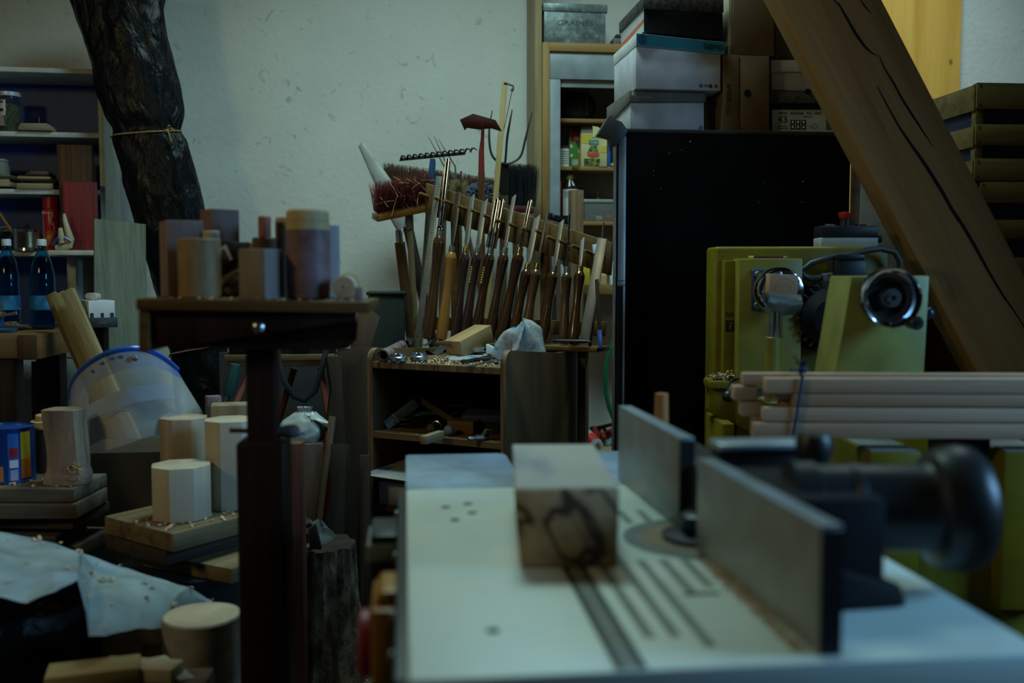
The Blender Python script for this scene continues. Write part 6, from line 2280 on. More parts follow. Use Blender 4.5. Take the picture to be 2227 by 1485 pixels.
build(MB(M).box((-hw - .004, -.004, h + .0005), (hw + .004, .104, h + .016), .003), 'lid', plain('grey_plastic_lid', (.30, .31, .30), .4), t)
for (fx, fz, rr_, mk) in ((.35, .030, .017, 'orange'), (-.55, .026, .018, 'grey_card'), (-.15, .016, .013, 'white_card'), (-.8, .014, .011, 'ash_handle'), (.7, .014, .012, 'green')):
    build(MB(M).cyl((hw * fx - .014, .04, rr_ + .003), (hw * fx + .014, .045, rr_ + .003), rr_), 'spool', MT[mk], t)
p = cpos(1303, 2, 4.53)
M = FR((p.x, 4.55, CS[2] + h + .0172))
solo(MB(M).lathe([(0, 0), (.016, 0), (.014, .010), (.006, .016), (.0075, .034), (.006, .038), (0, .038)], 16), 'dark_stopper', MT['black'], 'small dark stopper standing on the organizer box lid', 'stopper', None, M)
# bottom shelf
for (p0, p1, pt, mk, lab) in ((1214, 1226, 566, 'white_card', 'white bottle with a teal cap on the closet bottom board'), (1302, 1320, 590, 'cream', 'cream bottle with a red mark on the closet bottom board'), (1326, 1338, 560, 'white_card', 'white and green bottle at the right of the closet bottom board')):
    mb, M, hw, h = cbox(p0, p1, pt, 3, 4.50, .03, None, '', '', '')
    mb.bm.free()
    t = thing('bottle', lab, 'bottle', M)
    build(MB(M).lathe([(0, 0), (hw, 0), (hw, h * .7), (hw * .5, h * .82), (hw * .45, h * .84), (0, h * .84)], 20), 'body', MT[mk], t)
    build(MB(M).lathe([(hw * .5, h * .84), (hw * .5, h), (0, h)], 16), 'cap', plain('cap_' + str(p0), {1214: (.02, .2, .22), 1302: (.4, .03, .03), 1326: (.01, .12, .06)}[p0], .4), t)
mb, M, hw, h = cbox(1267, 1283, 580, 3, 4.50, .06, None, '', '', '')
solo(mb, 'yellow_carton', plain('bright_yellow', (.55, .42, .02), .5), 'small yellow carton on the closet bottom board behind the gouges', 'box', None, M)
# upright plank in front of the closet
a = U(1241, 413, 4.18)
b_ = U(1272, 413, 4.18)
zlow = U(1280, 972, 4.1).z
M = FR(((a.x + b_.x) / 2, 4.18, zlow + .0006), rz=8)
solo(MB(M).box((-.027, 0, 0), (.027, .05, a.z - zlow), .002), 'plank', wood('brown_upright_plank', (.12, .075, .042), (.23, .155, .095), 'Z', 22), 'brown square-ended plank standing in front of the closet shelves', 'plank', None, M)

# galvanised box on top
a = U(1181, 88, 4.42)
b_ = U(1321, 88, 4.42)
M = FR(((a.x + b_.x) / 2, 4.42, zt_ + .0006))
hw = (b_.x - a.x) / 2
h = U(1250, 8, 4.42).z - zt_
gz = thing('galvanised_box', 'galvanised steel box with a lid on top of the closet', 'box', M)
MT['galv'] = spotty('galvanised_steel', [(.35, (.10, .13, .13)), (.55, (.17, .215, .22)), (.75, (.34, .40, .41))], 34, .45, .35, detail=5)
build(MB(M).box((-hw + .005, .004, 0), (hw - .008, .22, h - .036), .002), 'body', MT['galv'], gz)
build(MB(M).box((-hw, 0, h - .0355), (hw, .225, h), .003), 'lid', MT['galv'], gz)
text('GRAINES', .030, M @ Matrix.Translation((0, .0032, h * .53)) @ Matrix.Rotation(PI / 2, 4, 'X'), plain('faded_print', (.06, .07, .07), .6), gz, sx=1.35)
a = U(1334, 90, 4.45)
M = FR((a.x + .03, 4.45, zt_ + .0006))
sm = thing('latch_case', 'small dark case with a red tab beside the galvanised box', 'case', M)
build(MB(M).box((-.03, 0, 0), (.06, .08, .042), .003), 'case_body', plain('grey_case', (.09, .09, .085), .5), sm)
build(MB(M).box((-.015, .005, .0425), (.06, .07, .062), .004), 'case_top', MT['black'], sm)
build(MB(M).box((.014, .0, .05), (.019, .006, .064), .001), 'red_tab', MT['orange'], sm)
build(MB(M).lathe([(0, 0), (.011, 0), (.009, .007), (0, .009)], 16, Matrix.Translation((.012, 0, .022)) @ Matrix.Rotation(PI / 2, 4, 'X')), 'knob', MT['black'], sm)

# ------------------------------------------------------------------ tall black cabinet
YB = 3.05
xb0 = U(1364, 285, YB).x
xb1 = U(1851, 285, YB).x
zb0 = U(1600, 284, YB).z
bk_ = thing('black_cabinet', 'tall black cabinet stacked with shoe boxes', 'cabinet', FR(((xb0 + xb1) / 2, YB, 0)))
MT['cab_black'] = spotty('black_panel', [(.3, (.0012, .0012, .0014)), (.7, (.003, .003, .0034))], 12, .75, spec=.03)
build(MB().box((xb0, YB, 0.02), (xb1, YB + .20, zb0), .002), 'carcass', MT['cab_black'], bk_)
build(MB().box((xb0 - .002, YB - .004, zb0 - .012), (xb1 + .002, YB + .20, zb0 + .0005), .001), 'top_board', plain('dusty_black', (.014, .013, .011), .7), bk_)
build(MB().box((xb0 + .005, YB - .003, .02), (xb1 - .005, YB - .0005, zb0 - .014), .001), 'door', MT['cab_black'], bk_)
# aluminium guide rail leaning beside it
a = U(1340, 300, 2.98)
b_ = U(1362, 300, 2.98)
M = FR(((a.x + b_.x) / 2, 2.98, 0))
hw = (b_.x - a.x) / 2
ht = U(1350, 296, 2.98).z
gr_ = thing('guide_rail', 'upright aluminium guide rail with a dark end grip beside the black cabinet', 'rail', M)
MT['alu'] = plain('aluminium', (.30, .30, .30), .42, .7)
build(MB(M).box((-hw * .45, 0, 0), (hw, .03, ht), .001), 'profile', MT['alu'], gr_)
build(MB(M).box((-hw * .95, .001, 0), (-hw * .46, .028, ht)), 'black_groove', MT['black_matt'], gr_)
build(MB(M).box((-hw * 1.12, -.001, 0), (-hw * .96, .029, ht), .0005), 'edge_strip', MT['alu'], gr_)
zq = U(1350, 622, 2.98).z
build(MB(M).box((-hw * .44, -.0015, .0), (hw * .55, -.0002, zq)), 'black_insert', MT['black_matt'], gr_)
build(MB(M).box((-hw * .6, -.004, zq), (hw * .9, .0, zq + .012), .001).box((-hw * .6, -.004, zq + .016), (hw * .9, 0, zq + .02), .001), 'clip', MT['alu'], gr_)
gp = [(1301, 292), (1324, 252), (1331, 249), (1339, 260), (1352, 264), (1366, 284), (1360, 296), (1340, 316), (1331, 312), (1328, 300)]
build(MB().prism([U(x, y, 2.97) for x, y in gp], (0, .05, 0), .002), 'end_grip', plain('grey_rubber_grip', (.045, .043, .04), .5), gr_)

fl = [(1455, 332), (1484, 326), (1489, 331), (1421, 374), (1424, 380), (1660, 396), (1652, 441), (1746, 396), (1745, 440), (1500, 309), (1640, 303), (1733, 296), (1560, 410), (1436, 412)]
fli = iter(fl * 2)


def fleck():
    x, y = next(fli)
    return U(x + random.uniform(-2, 2), y + random.uniform(-2, 2), YB - .0045)


shavings('wood_flecks', 'few tan wood flecks stuck to the front of the black cabinet', 26, .0035, fleck)

# ------------------------------------------------------------------ shoe boxes on the cabinet
zc_ = zb0 + .001


def box8(fl, fr, yl, yr, pyt_l, pyt_r, pyb_l, pyb_r, dep, wl=None):
    """front corners by their rays, depth straight back; returns 8 corners, bottom first"""
    bl_, br_ = U(fl, pyb_l, yl), U(fr, pyb_r, yr)
    tl, tr = U(fl, pyt_l, yl), U(fr, pyt_r, yr)
    ax = (br_ - bl_)
    nrm = Vector((-ax.y, ax.x, 0)).normalized() * dep
    return [bl_, br_, br_ + nrm, bl_ + nrm, tl, tr, tr + nrm, tl + nrm]


def onface(P, u, v, off=.0008):      # point on the front face, u right, v up
    a = P[0].lerp(P[1], u)
    b2 = P[4].lerp(P[5], u)
    n = (P[1] - P[0]).cross(P[4] - P[0]).normalized()
    return a.lerp(b2, v) + n * off


def faceM(P, u, v, off=.0010):
    x = (P[1] - P[0]).normalized()
    z = (P[4] - P[0]).normalized()
    n = x.cross(z).normalized()
    up = n.cross(x)
    M = Matrix((x, n.cross(x), n)).transposed().to_4x4()
    M.translation = onface(P, u, v, off)
    return M


def patch(P, u0, u1, v0, v1, name, mat, parent, off=.0008):
    a, b2, c, d = onface(P, u0, v0, off), onface(P, u1, v0, off), onface(P, u1, v1, off), onface(P, u0, v1, off)
    n = (b2 - a).cross(d - a).normalized() * -.0006
    return build(MB().hexa([a + n, b2 + n, c + n, d + n, a, b2, c, d]), name, mat, parent)


def setz(P, z):
    dz = z - min(p.z for p in P[:4])
    return [p + Vector((0, 0, dz)) for p in P]


# white box with taupe lid
P = box8(1371, 1531, 3.08, 3.085, 222, 222, 283, 283, .30)
wbx = thing('shoe_box', 'white shoe box with a taupe lid, lowest on the left of the black cabinet', 'box', FR((P[0].lerp(P[2], .5).x, P[0].lerp(P[2], .5).y, zc_)), 'shoe boxes on the black cabinet')
for p in P[:4]:
    p.z = zc_
build(MB().hexa(P, .0015), 'box_body', plain('bluish_white_card', (.48, .52, .56), .6), wbx)
L_ = box8(1369, 1535, 3.07, 3.075, 196, 196, 222, 222, .32)
for k in (4, 5, 6, 7):
    L_[k].z = L_[4].z
for k in range(4):
    L_[k].z += .0005
L_[0].z += 0
L_[3].z -= .028
build(MB().hexa(L_, .0015), 'lid', MT['grey_card'], wbx)
text('women', .017, faceM(L_, .20, .45), plain('pale_print', (.30, .28, .25), .6), wbx)
patch(L_, .035, .05, .55, .85, 'lid_mark', MT['white_print'], wbx)
text('♻', .012, faceM(P, .955, .10), MT['black_print'], wbx) if False else build(MB().lathe([(.0035, 0), (.0055, 0), (.0055, .0006), (.0035, .0006), (.0035, 0)], 16, faceM(P, .955, .12)), 'recycling_mark', MT['black_print'], wbx)
ztop = max(p.z for p in L_)
# white box with the petrol blue lid
P = box8(1383, 1567, 3.045, 3.052, 101, 118, 196, 197, .285)
dz = ztop + .0008 - min(p.z for p in P[:4])
for p in P[:4]:
    p.z = ztop + .0008
gm = thing('shoe_box', 'big white shoe box with a petrol blue lid, overhanging the taupe-lidded box', 'box', FR((P[0].lerp(P[2], .5).x, P[0].lerp(P[2], .5).y, ztop)), 'shoe boxes on the black cabinet')
build(MB().hexa(P, .0015), 'box_body', MT['lavender_card'], gm)
L_ = box8(1384, 1577, 3.035, 3.042, 72, 92, 100.5, 117.5, .30)
for k in range(4):
    L_[k].z = P[4 + k].z + .0005 if k in (0, 3) else P[4 + k].z + .0005
lid = build(MB().hexa(L_, .0015), 'lid', plain('pale_lid_card', (.55, .58, .60), .55), gm)
patch(L_, .0, 1, .02, .98, 'blue_front', plain('petrol_blue_card', (.012, .14, .22), .5), lid, .0006)
text('GËMO', .0205, faceM(L_, .865, .5, .0015), plain('dark_blue_print', (.002, .008, .012), .6), lid, sx=1.15)
cmk = faceM(L_, .065, .55, .0013)
build(MB(cmk).lathe([(.0105, 0), (.0125, 0), (.0125, .0005), (.0105, .0005), (.0105, 0)], 24).box((-.001, -.010, 0), (.001, .010, .0006)).box((-.005, -.004, 0), (.005, -.0025, .0006)).box((-.004, .003, 0), (.004, .0045, .0006)), 'round_logo', plain('dark_petrol_print', (.003, .025, .04), .6), lid)
patch(P, .80, .86, .085, .15, 'small_print', MT['grey_card'], gm)
patch(P, .865, .90, .06, .16, 'small_print', MT['black_print'], gm)
for uu in (.765, .945):
    build(MB().lathe([(.003, 0), (.0055, 0), (.0055, .0006), (.003, .0006), (.003, 0)], 16, faceM(P, uu, .115)), 'recycling_mark', MT['black_print'], gm)
ztop2 = max(p.z for p in L_)
# black box on top
P = box8(1401, 1572, 3.06, 3.065, 20, 30, 68, 84, .30)
for k in range(4):
    P[k].z = max(P[k].z, L_[4 + k].z + .0015)
bb = thing('shoe_box', 'black shoe box with a crinkled grey lid on top of the petrol blue lid', 'box', FR((P[0].lerp(P[2], .5).x, P[0].lerp(P[2], .5).y, P[0].z)), 'shoe boxes on the black cabinet')
build(MB().hexa(P, .0015), 'box_body', MT['black_matt'], bb)
LL = box8(1399, 1574, 3.05, 3.055, -8, -2, 17, 27, .32)
for k in range(4):
    LL[k].z = P[4 + k].z + .0008
MT['crinkle'] = spotty('crinkled_grey_print', [(.42, (.010, .010, .010)), (.5, (.055, .052, .048)), (.58, (.020, .019, .018))], 42, .6, detail=3, stretch=(1, 1, .6))
build(MB().hexa(LL, .0015), 'lid', MT['crinkle'], bb)
n = Vector((-1, 0, 0)) * .0008
S_ = [P[3] + n, P[0] + n, P[4] + n, P[7] + n]
build(MB().prism(S_, n * .5), 'silver_end', plain('silver_print', (.40, .43, .42), .4), bb)
build(MB().prism([S_[0].lerp(S_[1], .0).lerp(S_[3], .2) + n, S_[1].lerp(S_[2], .42) + n, S_[1].lerp(S_[2], .56) + n, S_[0].lerp(S_[3], .42) + n], n * .5), 'orange_stripe', MT['orange'], bb)
# kraft boxes standing on end
P = box8(1609, 1673, 3.06, 3.065, 120, 122, 283, 283, .22)
kb = thing('shoe_box', 'brown kraft shoe box standing on end with a round hole', 'box', FR((P[0].lerp(P[2], .5).x, P[0].lerp(P[2], .5).y, zc_)), 'shoe boxes on the black cabinet')
for p in P[:4]:
    p.z = zc_
build(MB().hexa(P, .0015), 'box_body', MT['brown_card'], kb)
Q = box8(1572, 1608, 3.055, 3.058, 118, 119, 283, 283, .23)
for p in Q[:4]:
    p.z = zc_
build(MB().hexa(Q, .0015), 'lid', MT['brown_card'], kb)
build(MB().lathe([(0, 0), (.0115, 0), (.0115, .0008), (0, .0008)], 24, faceM(P, .26, .5)), 'finger_hole', MT['black_matt'], kb)
text('TO SPEUR', .021, faceM(Q, .36, .42) @ Matrix.Rotation(PI / 2, 4, 'Z'), plain('brown_print', (.025, .014, .006), .7), kb)
zk = max(p.z for p in P + Q)
P = box8(1594, 1684, 3.065, 3.07, -30, -28, 108, 110, .24)
kb2 = thing('shoe_box', 'upper brown cardboard box with a pale left side, behind the timber beam', 'box', FR((P[0].lerp(P[2], .5).x, P[0].lerp(P[2], .5).y, zk)), 'shoe boxes on the black cabinet')
for p in P[:4]:
    p.z = zk + .001
build(MB().hexa(P, .003), 'box_body', plain('dark_kraft', (.105, .062, .03), .75), kb2)
Ml = P[3] + Vector((-.001, 0, 0))
build(MB().hexa([P[3] + Vector((-.012, 0, 0)), P[0] + Vector((-.012, .004, 0)), P[0] + Vector((-.001, .004, 0)), P[3] + Vector((-.001, 0, 0)), P[7] + Vector((-.012, 0, 0)), P[4] + Vector((-.012, .004, 0)), P[4] + Vector((-.001, .004, 0)), P[7] + Vector((-.001, 0, 0))], .001), 'pale_side', plain('buff_card', (.28, .25, .17), .7), kb2)
# labelled safety shoe box
P = box8(1676, 1850, 3.10, 3.105, 226, 226, 283, 283, .26)
an = thing('shoe_box', 'black shoe box with a white size 43 label and crinkled grey lid', 'box', FR((P[0].lerp(P[2], .5).x, P[0].lerp(P[2], .5).y, zc_)), 'shoe boxes on the black cabinet')
for p in P[:4]:
    p.z = zc_
build(MB().hexa(P, .0015), 'box_body', MT['black_matt'], an)
LL = box8(1675, 1852, 3.09, 3.095, 198, 198, 225, 225, .28)
for k in range(4):
    LL[k].z = P[4 + k].z + .0005
lid = build(MB().hexa(LL, .0015), 'lid', MT['crinkle'], an)
build(MB().lathe([(0, 0), (.0105, 0), (.0105, .0007), (0, .0007)], 20, faceM(LL, .46, .95) @ Matrix.Diagonal((1, .9, 1, 1))), 'finger_notch', MT['black_matt'], lid)
lb = patch(P, .018, .80, .06, .80, 'size_label', plain('label_white', (.42, .45, .46), .5), an)
text('TAILLE', .0105, faceM(P, .145, .685, .0014), MT['black_print'], lb)
text('43', .031, faceM(P, .145, .46, .0014), MT['black_print'], lb, sx=1.1)
text('ANOA', .0125, faceM(P, .325, .68, .0014), MT['black_print'], lb, sx=1.25)
text('S3 - SRC', .0125, faceM(P, .545, .685, .0014), MT['black_print'], lb, sx=1.15)
text('LEMAITRE', .004, faceM(P, .145, .22, .0014), plain('teal_small_print', (.04, .12, .15), .5), lb) if False else None
for k in range(2):
    patch(P, .075 + .01 * k, .215 - .01 * k, .16 + .07 * k, .19 + .07 * k, 'small_print', MT['grey_card'], lb, .0013)
for k in range(3):
    for j in range(2):
        pk = patch(P, .245 + .068 * k, .302 + .068 * k, .14 + .17 * j, .295 + .17 * j, 'pictogram', MT['black_print'], lb, .0013)
        build(MB().blob(onface(P, .272 + .068 * k, .22 + .17 * j, .0016), (.0035, .0004, .0045), 2, .3, 2, None, k + j * 3), 'pictogram_shape', MT['white_print'], pk)
patch(P, .40, .52, .555, .585, 'small_print', MT['grey_card'], lb, .0013)
build(MB().tube([onface(P, .475, .26, .0014), onface(P, .50, .21, .0014), onface(P, .56, .21, .0014), onface(P, .585, .27, .0014), onface(P, .555, .36, .0014), onface(P, .52, .31, .0014), onface(P, .475, .26, .0014)], .0007, 5), 'shoe_drawing', MT['grey_card'], lb)
for k in range(8):
    patch(P, .690 + .0125 * k, .697 + .0125 * k, .14, .50, 'barcode_bar', MT['black_print'], lb, .0013)
zl1 = max(p.z for p in LL)
P = box8(1678, 1850, 3.11, 3.115, 136, 137, 197, 197, .25)
for p in P[:4]:
    p.z = zl1 + .001
wb2 = thing('shoe_box', 'white shoe box with a black corner logo on the size 43 box', 'box', FR((P[0].lerp(P[2], .5).x, P[0].lerp(P[2], .5).y, zl1)), 'shoe boxes on the black cabinet')
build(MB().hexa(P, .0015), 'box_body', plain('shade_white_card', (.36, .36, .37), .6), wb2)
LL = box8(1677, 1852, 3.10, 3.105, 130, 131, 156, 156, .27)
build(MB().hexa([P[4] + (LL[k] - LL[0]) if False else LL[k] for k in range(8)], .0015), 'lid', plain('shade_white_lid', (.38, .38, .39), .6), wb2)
ll = faceM(LL, .40, .45, .0012)
build(MB(ll).box((-.013, -.012, 0), (-.008, .014, .0006)).box((-.013, -.012, 0), (.016, -.007, .0006)).box((-.004, -.002, 0), (.016, .004, .0006)), 'corner_logo', MT['black_print'], wb2)
zl2 = max(p.z for p in LL)
P = box8(1686, 1850, 3.12, 3.125, 30, 31, 128, 129, .25)
for p in P[:4]:
    p.z = zl2 + .001
solo(MB().hexa(P, .002), 'shoe_box', plain('dark_olive_card', (.05, .042, .028), .75), 'dark brown box on the white box, half hidden by the timber beam', 'box', 'shoe boxes on the black cabinet', FR((P[0].lerp(P[2], .5).x, P[0].lerp(P[2], .5).y, zl2)))

# ------------------------------------------------------------------ slanting timber beam
YT = 2.80
MT['beam'] = wood('old_timber', (.29, .165, .078), (.47, .30, .155), 'Z', 9, .8, .05, knots=.55)
bl0, bl1 = Vector((1674, 0)), Vector((1851, 352))


def bpt(t, edge):
    # t in image rows
    if edge == 'l':
        return U(1674 + .503 * t, t, YT + .07)
    return U(1919 + .506 * t, t, YT)


A0, A1 = U(1696, 0, YT), U(1696 + .53 * 900, 900, YT)
B0, B1 = U(1919, 0, YT), U(1919 + .506 * 900, 900, YT)
d = (A1 - A0).normalized()
mid0 = (A0 + B0) / 2
foot = mid0 + d * (mid0.z / -d.z)
topp = mid0 - d * ((3.5 - mid0.z) / -d.z)
M = AXV(foot, topp, Vector((0, 1, 0)))
L = (topp - foot).length
hw = ((B0 - A0) - d * (B0 - A0).dot(d)).length / 2
bmt = thing('timber_beam', 'thick old slanting timber beam with long cracks', 'beam', M)
build(MB(M).prism([(-hw, 0, .0), (hw, 0, .0), (hw, .10, .0), (-hw, .10, 0)], (0, 0, L), .006), 'timber', MT['beam'], bmt)


def crack(pts_, wd, nm='crack'):
    mb = MB()
    P = [U(x, y, YT - .0006) for x, y in pts_]
    n = len(P)
    for i in range(n - 1):
        t = (P[i + 1] - P[i]).normalized()
        s_ = Vector((t.z, 0, -t.x))
        w0 = wd * (0.25 + math.sin(PI * (i) / (n - 1)))
        w1 = wd * (0.25 + math.sin(PI * (i + 1) / (n - 1)))
        mb.hexa([P[i] - s_ * w0 + Vector((0, .002, 0)), P[i] + s_ * w0 + Vector((0, .002, 0)), P[i + 1] + s_ * w1 + Vector((0, .002, 0)), P[i + 1] - s_ * w1 + Vector((0, .002, 0)), P[i] - s_ * w0, P[i] + s_ * w0, P[i + 1] + s_ * w1, P[i + 1] - s_ * w1])
    return build(mb, nm, MT['black_matt'], bmt)


crack([(1808, -5), (1825, 10), (1845, 45), (1862, 75), (1880, 100), (1893, 113), (1908, 122)], .0035)
crack([(1912, 120), (1922, 145), (1943, 180), (1965, 220), (1984, 250), (1996, 268), (2010, 290), (2030, 320)], .0030)
crack([(1908, 188), (1930, 230), (1955, 275), (1980, 312), (2000, 340), (2025, 378), (2048, 415), (2070, 455), (2095, 492), (2120, 535), (2150, 590), (2180, 640), (2205, 675), (2240, 730)], .0045)
crack([(1868, -5), (1880, 12), (1895, 30)], .002)

# paper roll and pale board behind the beam
p = U(1861, 400, 3.3)
M = FR((p.x, 3.3, 0))
zr_ = U(1861, 352, 3.3).z
solo(MB(M).lathe([(.006, 0), (.017, 0), (.017, zr_), (.006, zr_), (.006, 0)], 20, None, lambda a, z: 1 + .06 * noise.noise(Vector((a * 2, z * 14, 0)))), 'paper_roll', spotty('stained_paper', [(.35, (.36, .31, .23)), (.6, (.58, .52, .40))], 20, .8), 'stained upright paper roll between black cabinet and beam', 'paper roll', None, M)
p0 = U(1873, 400, 3.42)
solo(MB().box((p0.x, 3.42, 0), (p0.x + .22, 3.45, U(1880, 385, 3.42).z), .002), 'pale_board', MT['white_card'], 'pale board standing behind the paper roll and the beam', 'board')

# ------------------------------------------------------------------ stack of fruit crates
MT['crate'] = wood('crate_poplar', (.13, .09, .035), (.24, .175, .08), 'X', 16, .75)
MT['crate_in'] = plain('dark_blue_liner', (.006, .010, .035), .6)


def crate(px, pyt, rows, Yc, label, hgt, ztop=None):
    p = U(px, pyt, Yc)
    if ztop is not None:
        p.z = ztop
    M = FR((p.x, Yc, p.z - hgt), rz=-1.5)
    t = thing('fruit_crate', label, 'crate', M, 'wooden fruit crates')
    Wc, Dc = .50, .33
    build(MB(M).box((.012, .012, .01), (Wc - .012, Dc - .012, hgt - .03), .002), 'liner', MT['crate_in'], t)
    for (x, y) in ((0.002, 0.002), (Wc - .03, .002), (0.002, Dc - .03), (Wc - .03, Dc - .03)):
        build(MB(M).box((x, y, 0), (x + .028, y + .028, hgt), .001), 'corner_post', MT['crate'], t)
    for (z0, z1) in rows:
        build(MB(M).box((-.001, -.006, z0), (Wc, .0015, z1), .001), 'slat', MT['crate'], t)
        build(MB(M).box((-.006, .002, z0 - .006), (.0015, Dc, z1 - .006), .001), 'slat', MT['crate'], t)
        for zz_ in (z0 + .012, z1 - .012):
            build(MB(M).box((.010, -.0075, zz_ - .005), (.013, -.0055, zz_ + .005)), 'staple', MT['dark_iron'], t)
    build(MB(M).box((.0, .0, .0), (Wc, Dc, .008)), 'bottom', MT['crate'], t)
    return t, M, p.z - hgt


Yk = 3.25
kk = Yk / CAM_F
h1 = 222 * kk
t, M, zb_k = crate(2124, 180, [(h1 - 58 * kk, h1 + .0), (h1 - 140 * kk, h1 - 93 * kk), (h1 - 220 * kk, h1 - 170 * kk)], Yk, 'upper wooden fruit crate with dark blue lining beside the beam', h1)
text('TABLE DES FRUITS', .014, M @ Matrix.Translation((.13, -.0068, h1 - 200 * kk)) @ Matrix.Rotation(PI / 2, 4, 'X'), MT['dark_card'], t) if False else None
h2 = 230 * kk
t, M2_, zb_k2 = crate(2130, 180 + 224, [(h2 - 48 * kk, h2), (h2 - 130 * kk, h2 - 86 * kk), (h2 - 222 * kk, h2 - 172 * kk)], Yk, 'lower wooden fruit crate, directly under the upper one beside the beam', h2, zb_k - .0008)
t, M3_, zb_k3 = crate(2135, 180 + 224 + 232, [(h2 - 48 * kk, h2), (h2 - 130 * kk, h2 - 86 * kk), (h2 - 222 * kk, h2 - 172 * kk)], Yk, 'third fruit crate in the dark at the bottom of the stack', h2, zb_k2 - .0008)
p = M3_ @ Vector((.25, .16, 0))
solo(MB().box((p.x - .24, p.y - .14, 0), (p.x + .24, p.y + .16, zb_k3 - .001), .004), 'wooden_chest', MT['stand'], 'dark chest under the stack of fruit crates', 'chest')
# dark board behind lathe
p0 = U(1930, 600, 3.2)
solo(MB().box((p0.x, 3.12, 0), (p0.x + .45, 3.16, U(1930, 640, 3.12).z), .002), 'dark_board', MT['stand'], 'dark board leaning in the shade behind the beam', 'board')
# green and red hoses, low box and bottle by the wall
solo(MB().tube([U(1352, 705, 4.30), U(1335, 740, 4.30), U(1322, 775, 4.30), U(1316, 815, 4.30), U(1318, 855, 4.30), U(1325, 885, 4.30), U(1337, 915, 4.30), U(1352, 940, 4.30)], .011, 10), 'green_hose', plain('green_hose', (.008, .12, .055), .4), 'green hose hanging in a curve beside the black cabinet', 'hose')
lbx = U(1225, 985, 4.0)
zlow = U(1280, 972, 4.1).z
solo(MB().box((U(1205, 980, 4.0).x, 3.75, 0), (U(1420, 980, 4.0).x, 4.385, zlow), .004), 'low_chest', wood('pale_chest', (.20, .14, .08), (.34, .26, .16), 'X', 12), 'low pale wooden chest by the wall right of the tool cabinet', 'chest')
solo(MB().tube([HZ(1255 + 90 * k / 40, 958 - 6 * math.sin(k * .5), zlow) + Vector((0, .10 * math.sin(k * .8), .012 + .012 * (k % 4))) for k in range(41)], .0095, 8), 'red_hose', plain('red_hose', (.16, .012, .012), .45), 'coiled dark red hose lying on the low chest', 'hose')
solo(MB().tube([U(1250, 920, 4.4), U(1258, 925, 4.42), U(1270, 938, 4.40), U(1300, 930, 4.36), U(1352, 918, 4.2)], .008, 8), 'black_cable', MT['black'], 'black cable running along the wall above the red hose', 'cable')
a = HZ(1300, 972, zlow + .03)
b_ = a + Vector((-.05, .10, .055))
M = AX(a, b_)
pbt = thing('clear_bottle', 'clear plastic bottle with a red label lying on the low chest', 'bottle', M)
build(MB(M).lathe([(0, 0), (.026, 0), (.028, .01), (.028, .09), (.018, .115), (.010, .125), (.010, .135), (0, .135)], 24), 'body', clear('clear_bottle', (.8, .85, .85), .06, .8), pbt)
build(MB(M).lathe([(.0285, .02), (.0285, .06)], 24), 'label', MT['red'], pbt)
p = HZ(1345, 968, zlow)
solo(MB(FR((p.x, p.y, zlow + .0005), rz=20)).prism([(-.06, 0, 0), (.06, 0, 0), (.06, 0, .06)], (0, .05, 0), .002), 'teal_wedge', plain('teal_box', (.09, .15, .15), .5), 'teal wedge-shaped box beside the red hose', 'box')
p = HZ(1222, 972, zlow)
solo(MB(FR((p.x, p.y, zlow + .0005), rz=-10)).box((-.02, -.03, 0), (.07, .05, .035), .003), 'beige_carton', plain('beige_card', (.34, .28, .19), .7), 'flat beige carton on the low chest behind the tool cabinet', 'box')

# ------------------------------------------------------------------ wood lathe
cx_ = (1700 - 880) * 2.70 / CAM_F
FLt = FR((cx_, 2.70, 0), rz=-6)
MT['lathe'] = plain('lathe_yellow', (.165, .130, .006), .42, spec=.35)
MT['lathe_light'] = plain('lathe_yellow_light', (.21, .178, .022), .42)
la = thing('wood_lathe', 'large yellow wood lathe with a chrome handwheel on its tailstock', 'lathe', FLt)


def LX(px, y):
    return HL(px, 700, FLt, 'y', y).x


def LZ(py, y, px=1700):
    return HL(px, py, FLt, 'y', y).z


yb0 = .07
build(MB(FLt).box((LX(1553, yb0), yb0, LZ(1010, yb0)), (LX(1932, yb0), yb0 + .13, LZ(536, yb0)), .010, seg=3), 'headstock_housing', MT['lathe'], la)
build(MB(FLt).box((LX(1574, .03), .03, LZ(1000, .03)), (LX(1607, .03), yb0, LZ(566, .03)), .004), 'housing_step', MT['lathe'], la)
yf = -.02
fb = build(MB(FLt).box((LX(1606, yf), yf, LZ(1010, yf)), (LX(1744, yf), yb0, LZ(562, yf)), .005), 'headstock_block', MT['lathe_light'], la)
build(MB(FLt).box((LX(1603, -.05), -.05, .0), (LX(1700, -.05), .20, LZ(960, -.05)), .006), 'pedestal', MT['lathe'], la)
build(MB(FLt).box((LX(1574, -.10), -.10, 0), (LX(1602, -.10), .13, LZ(921, -.10)), .006), 'pedestal_wing', MT['lathe'], la)
gus = [(1546, 826), (1722, 826), (1722, 1002), (1695, 995), (1575, 917), (1542, 894)]
build(MB(FLt).prism([(HL(x, y, FLt, 'y', .012).x, .012, HL(x, y, FLt, 'y', .012).z) for x, y in gus], (0, .055, 0), .003), 'front_gusset', MT['lathe'], la)
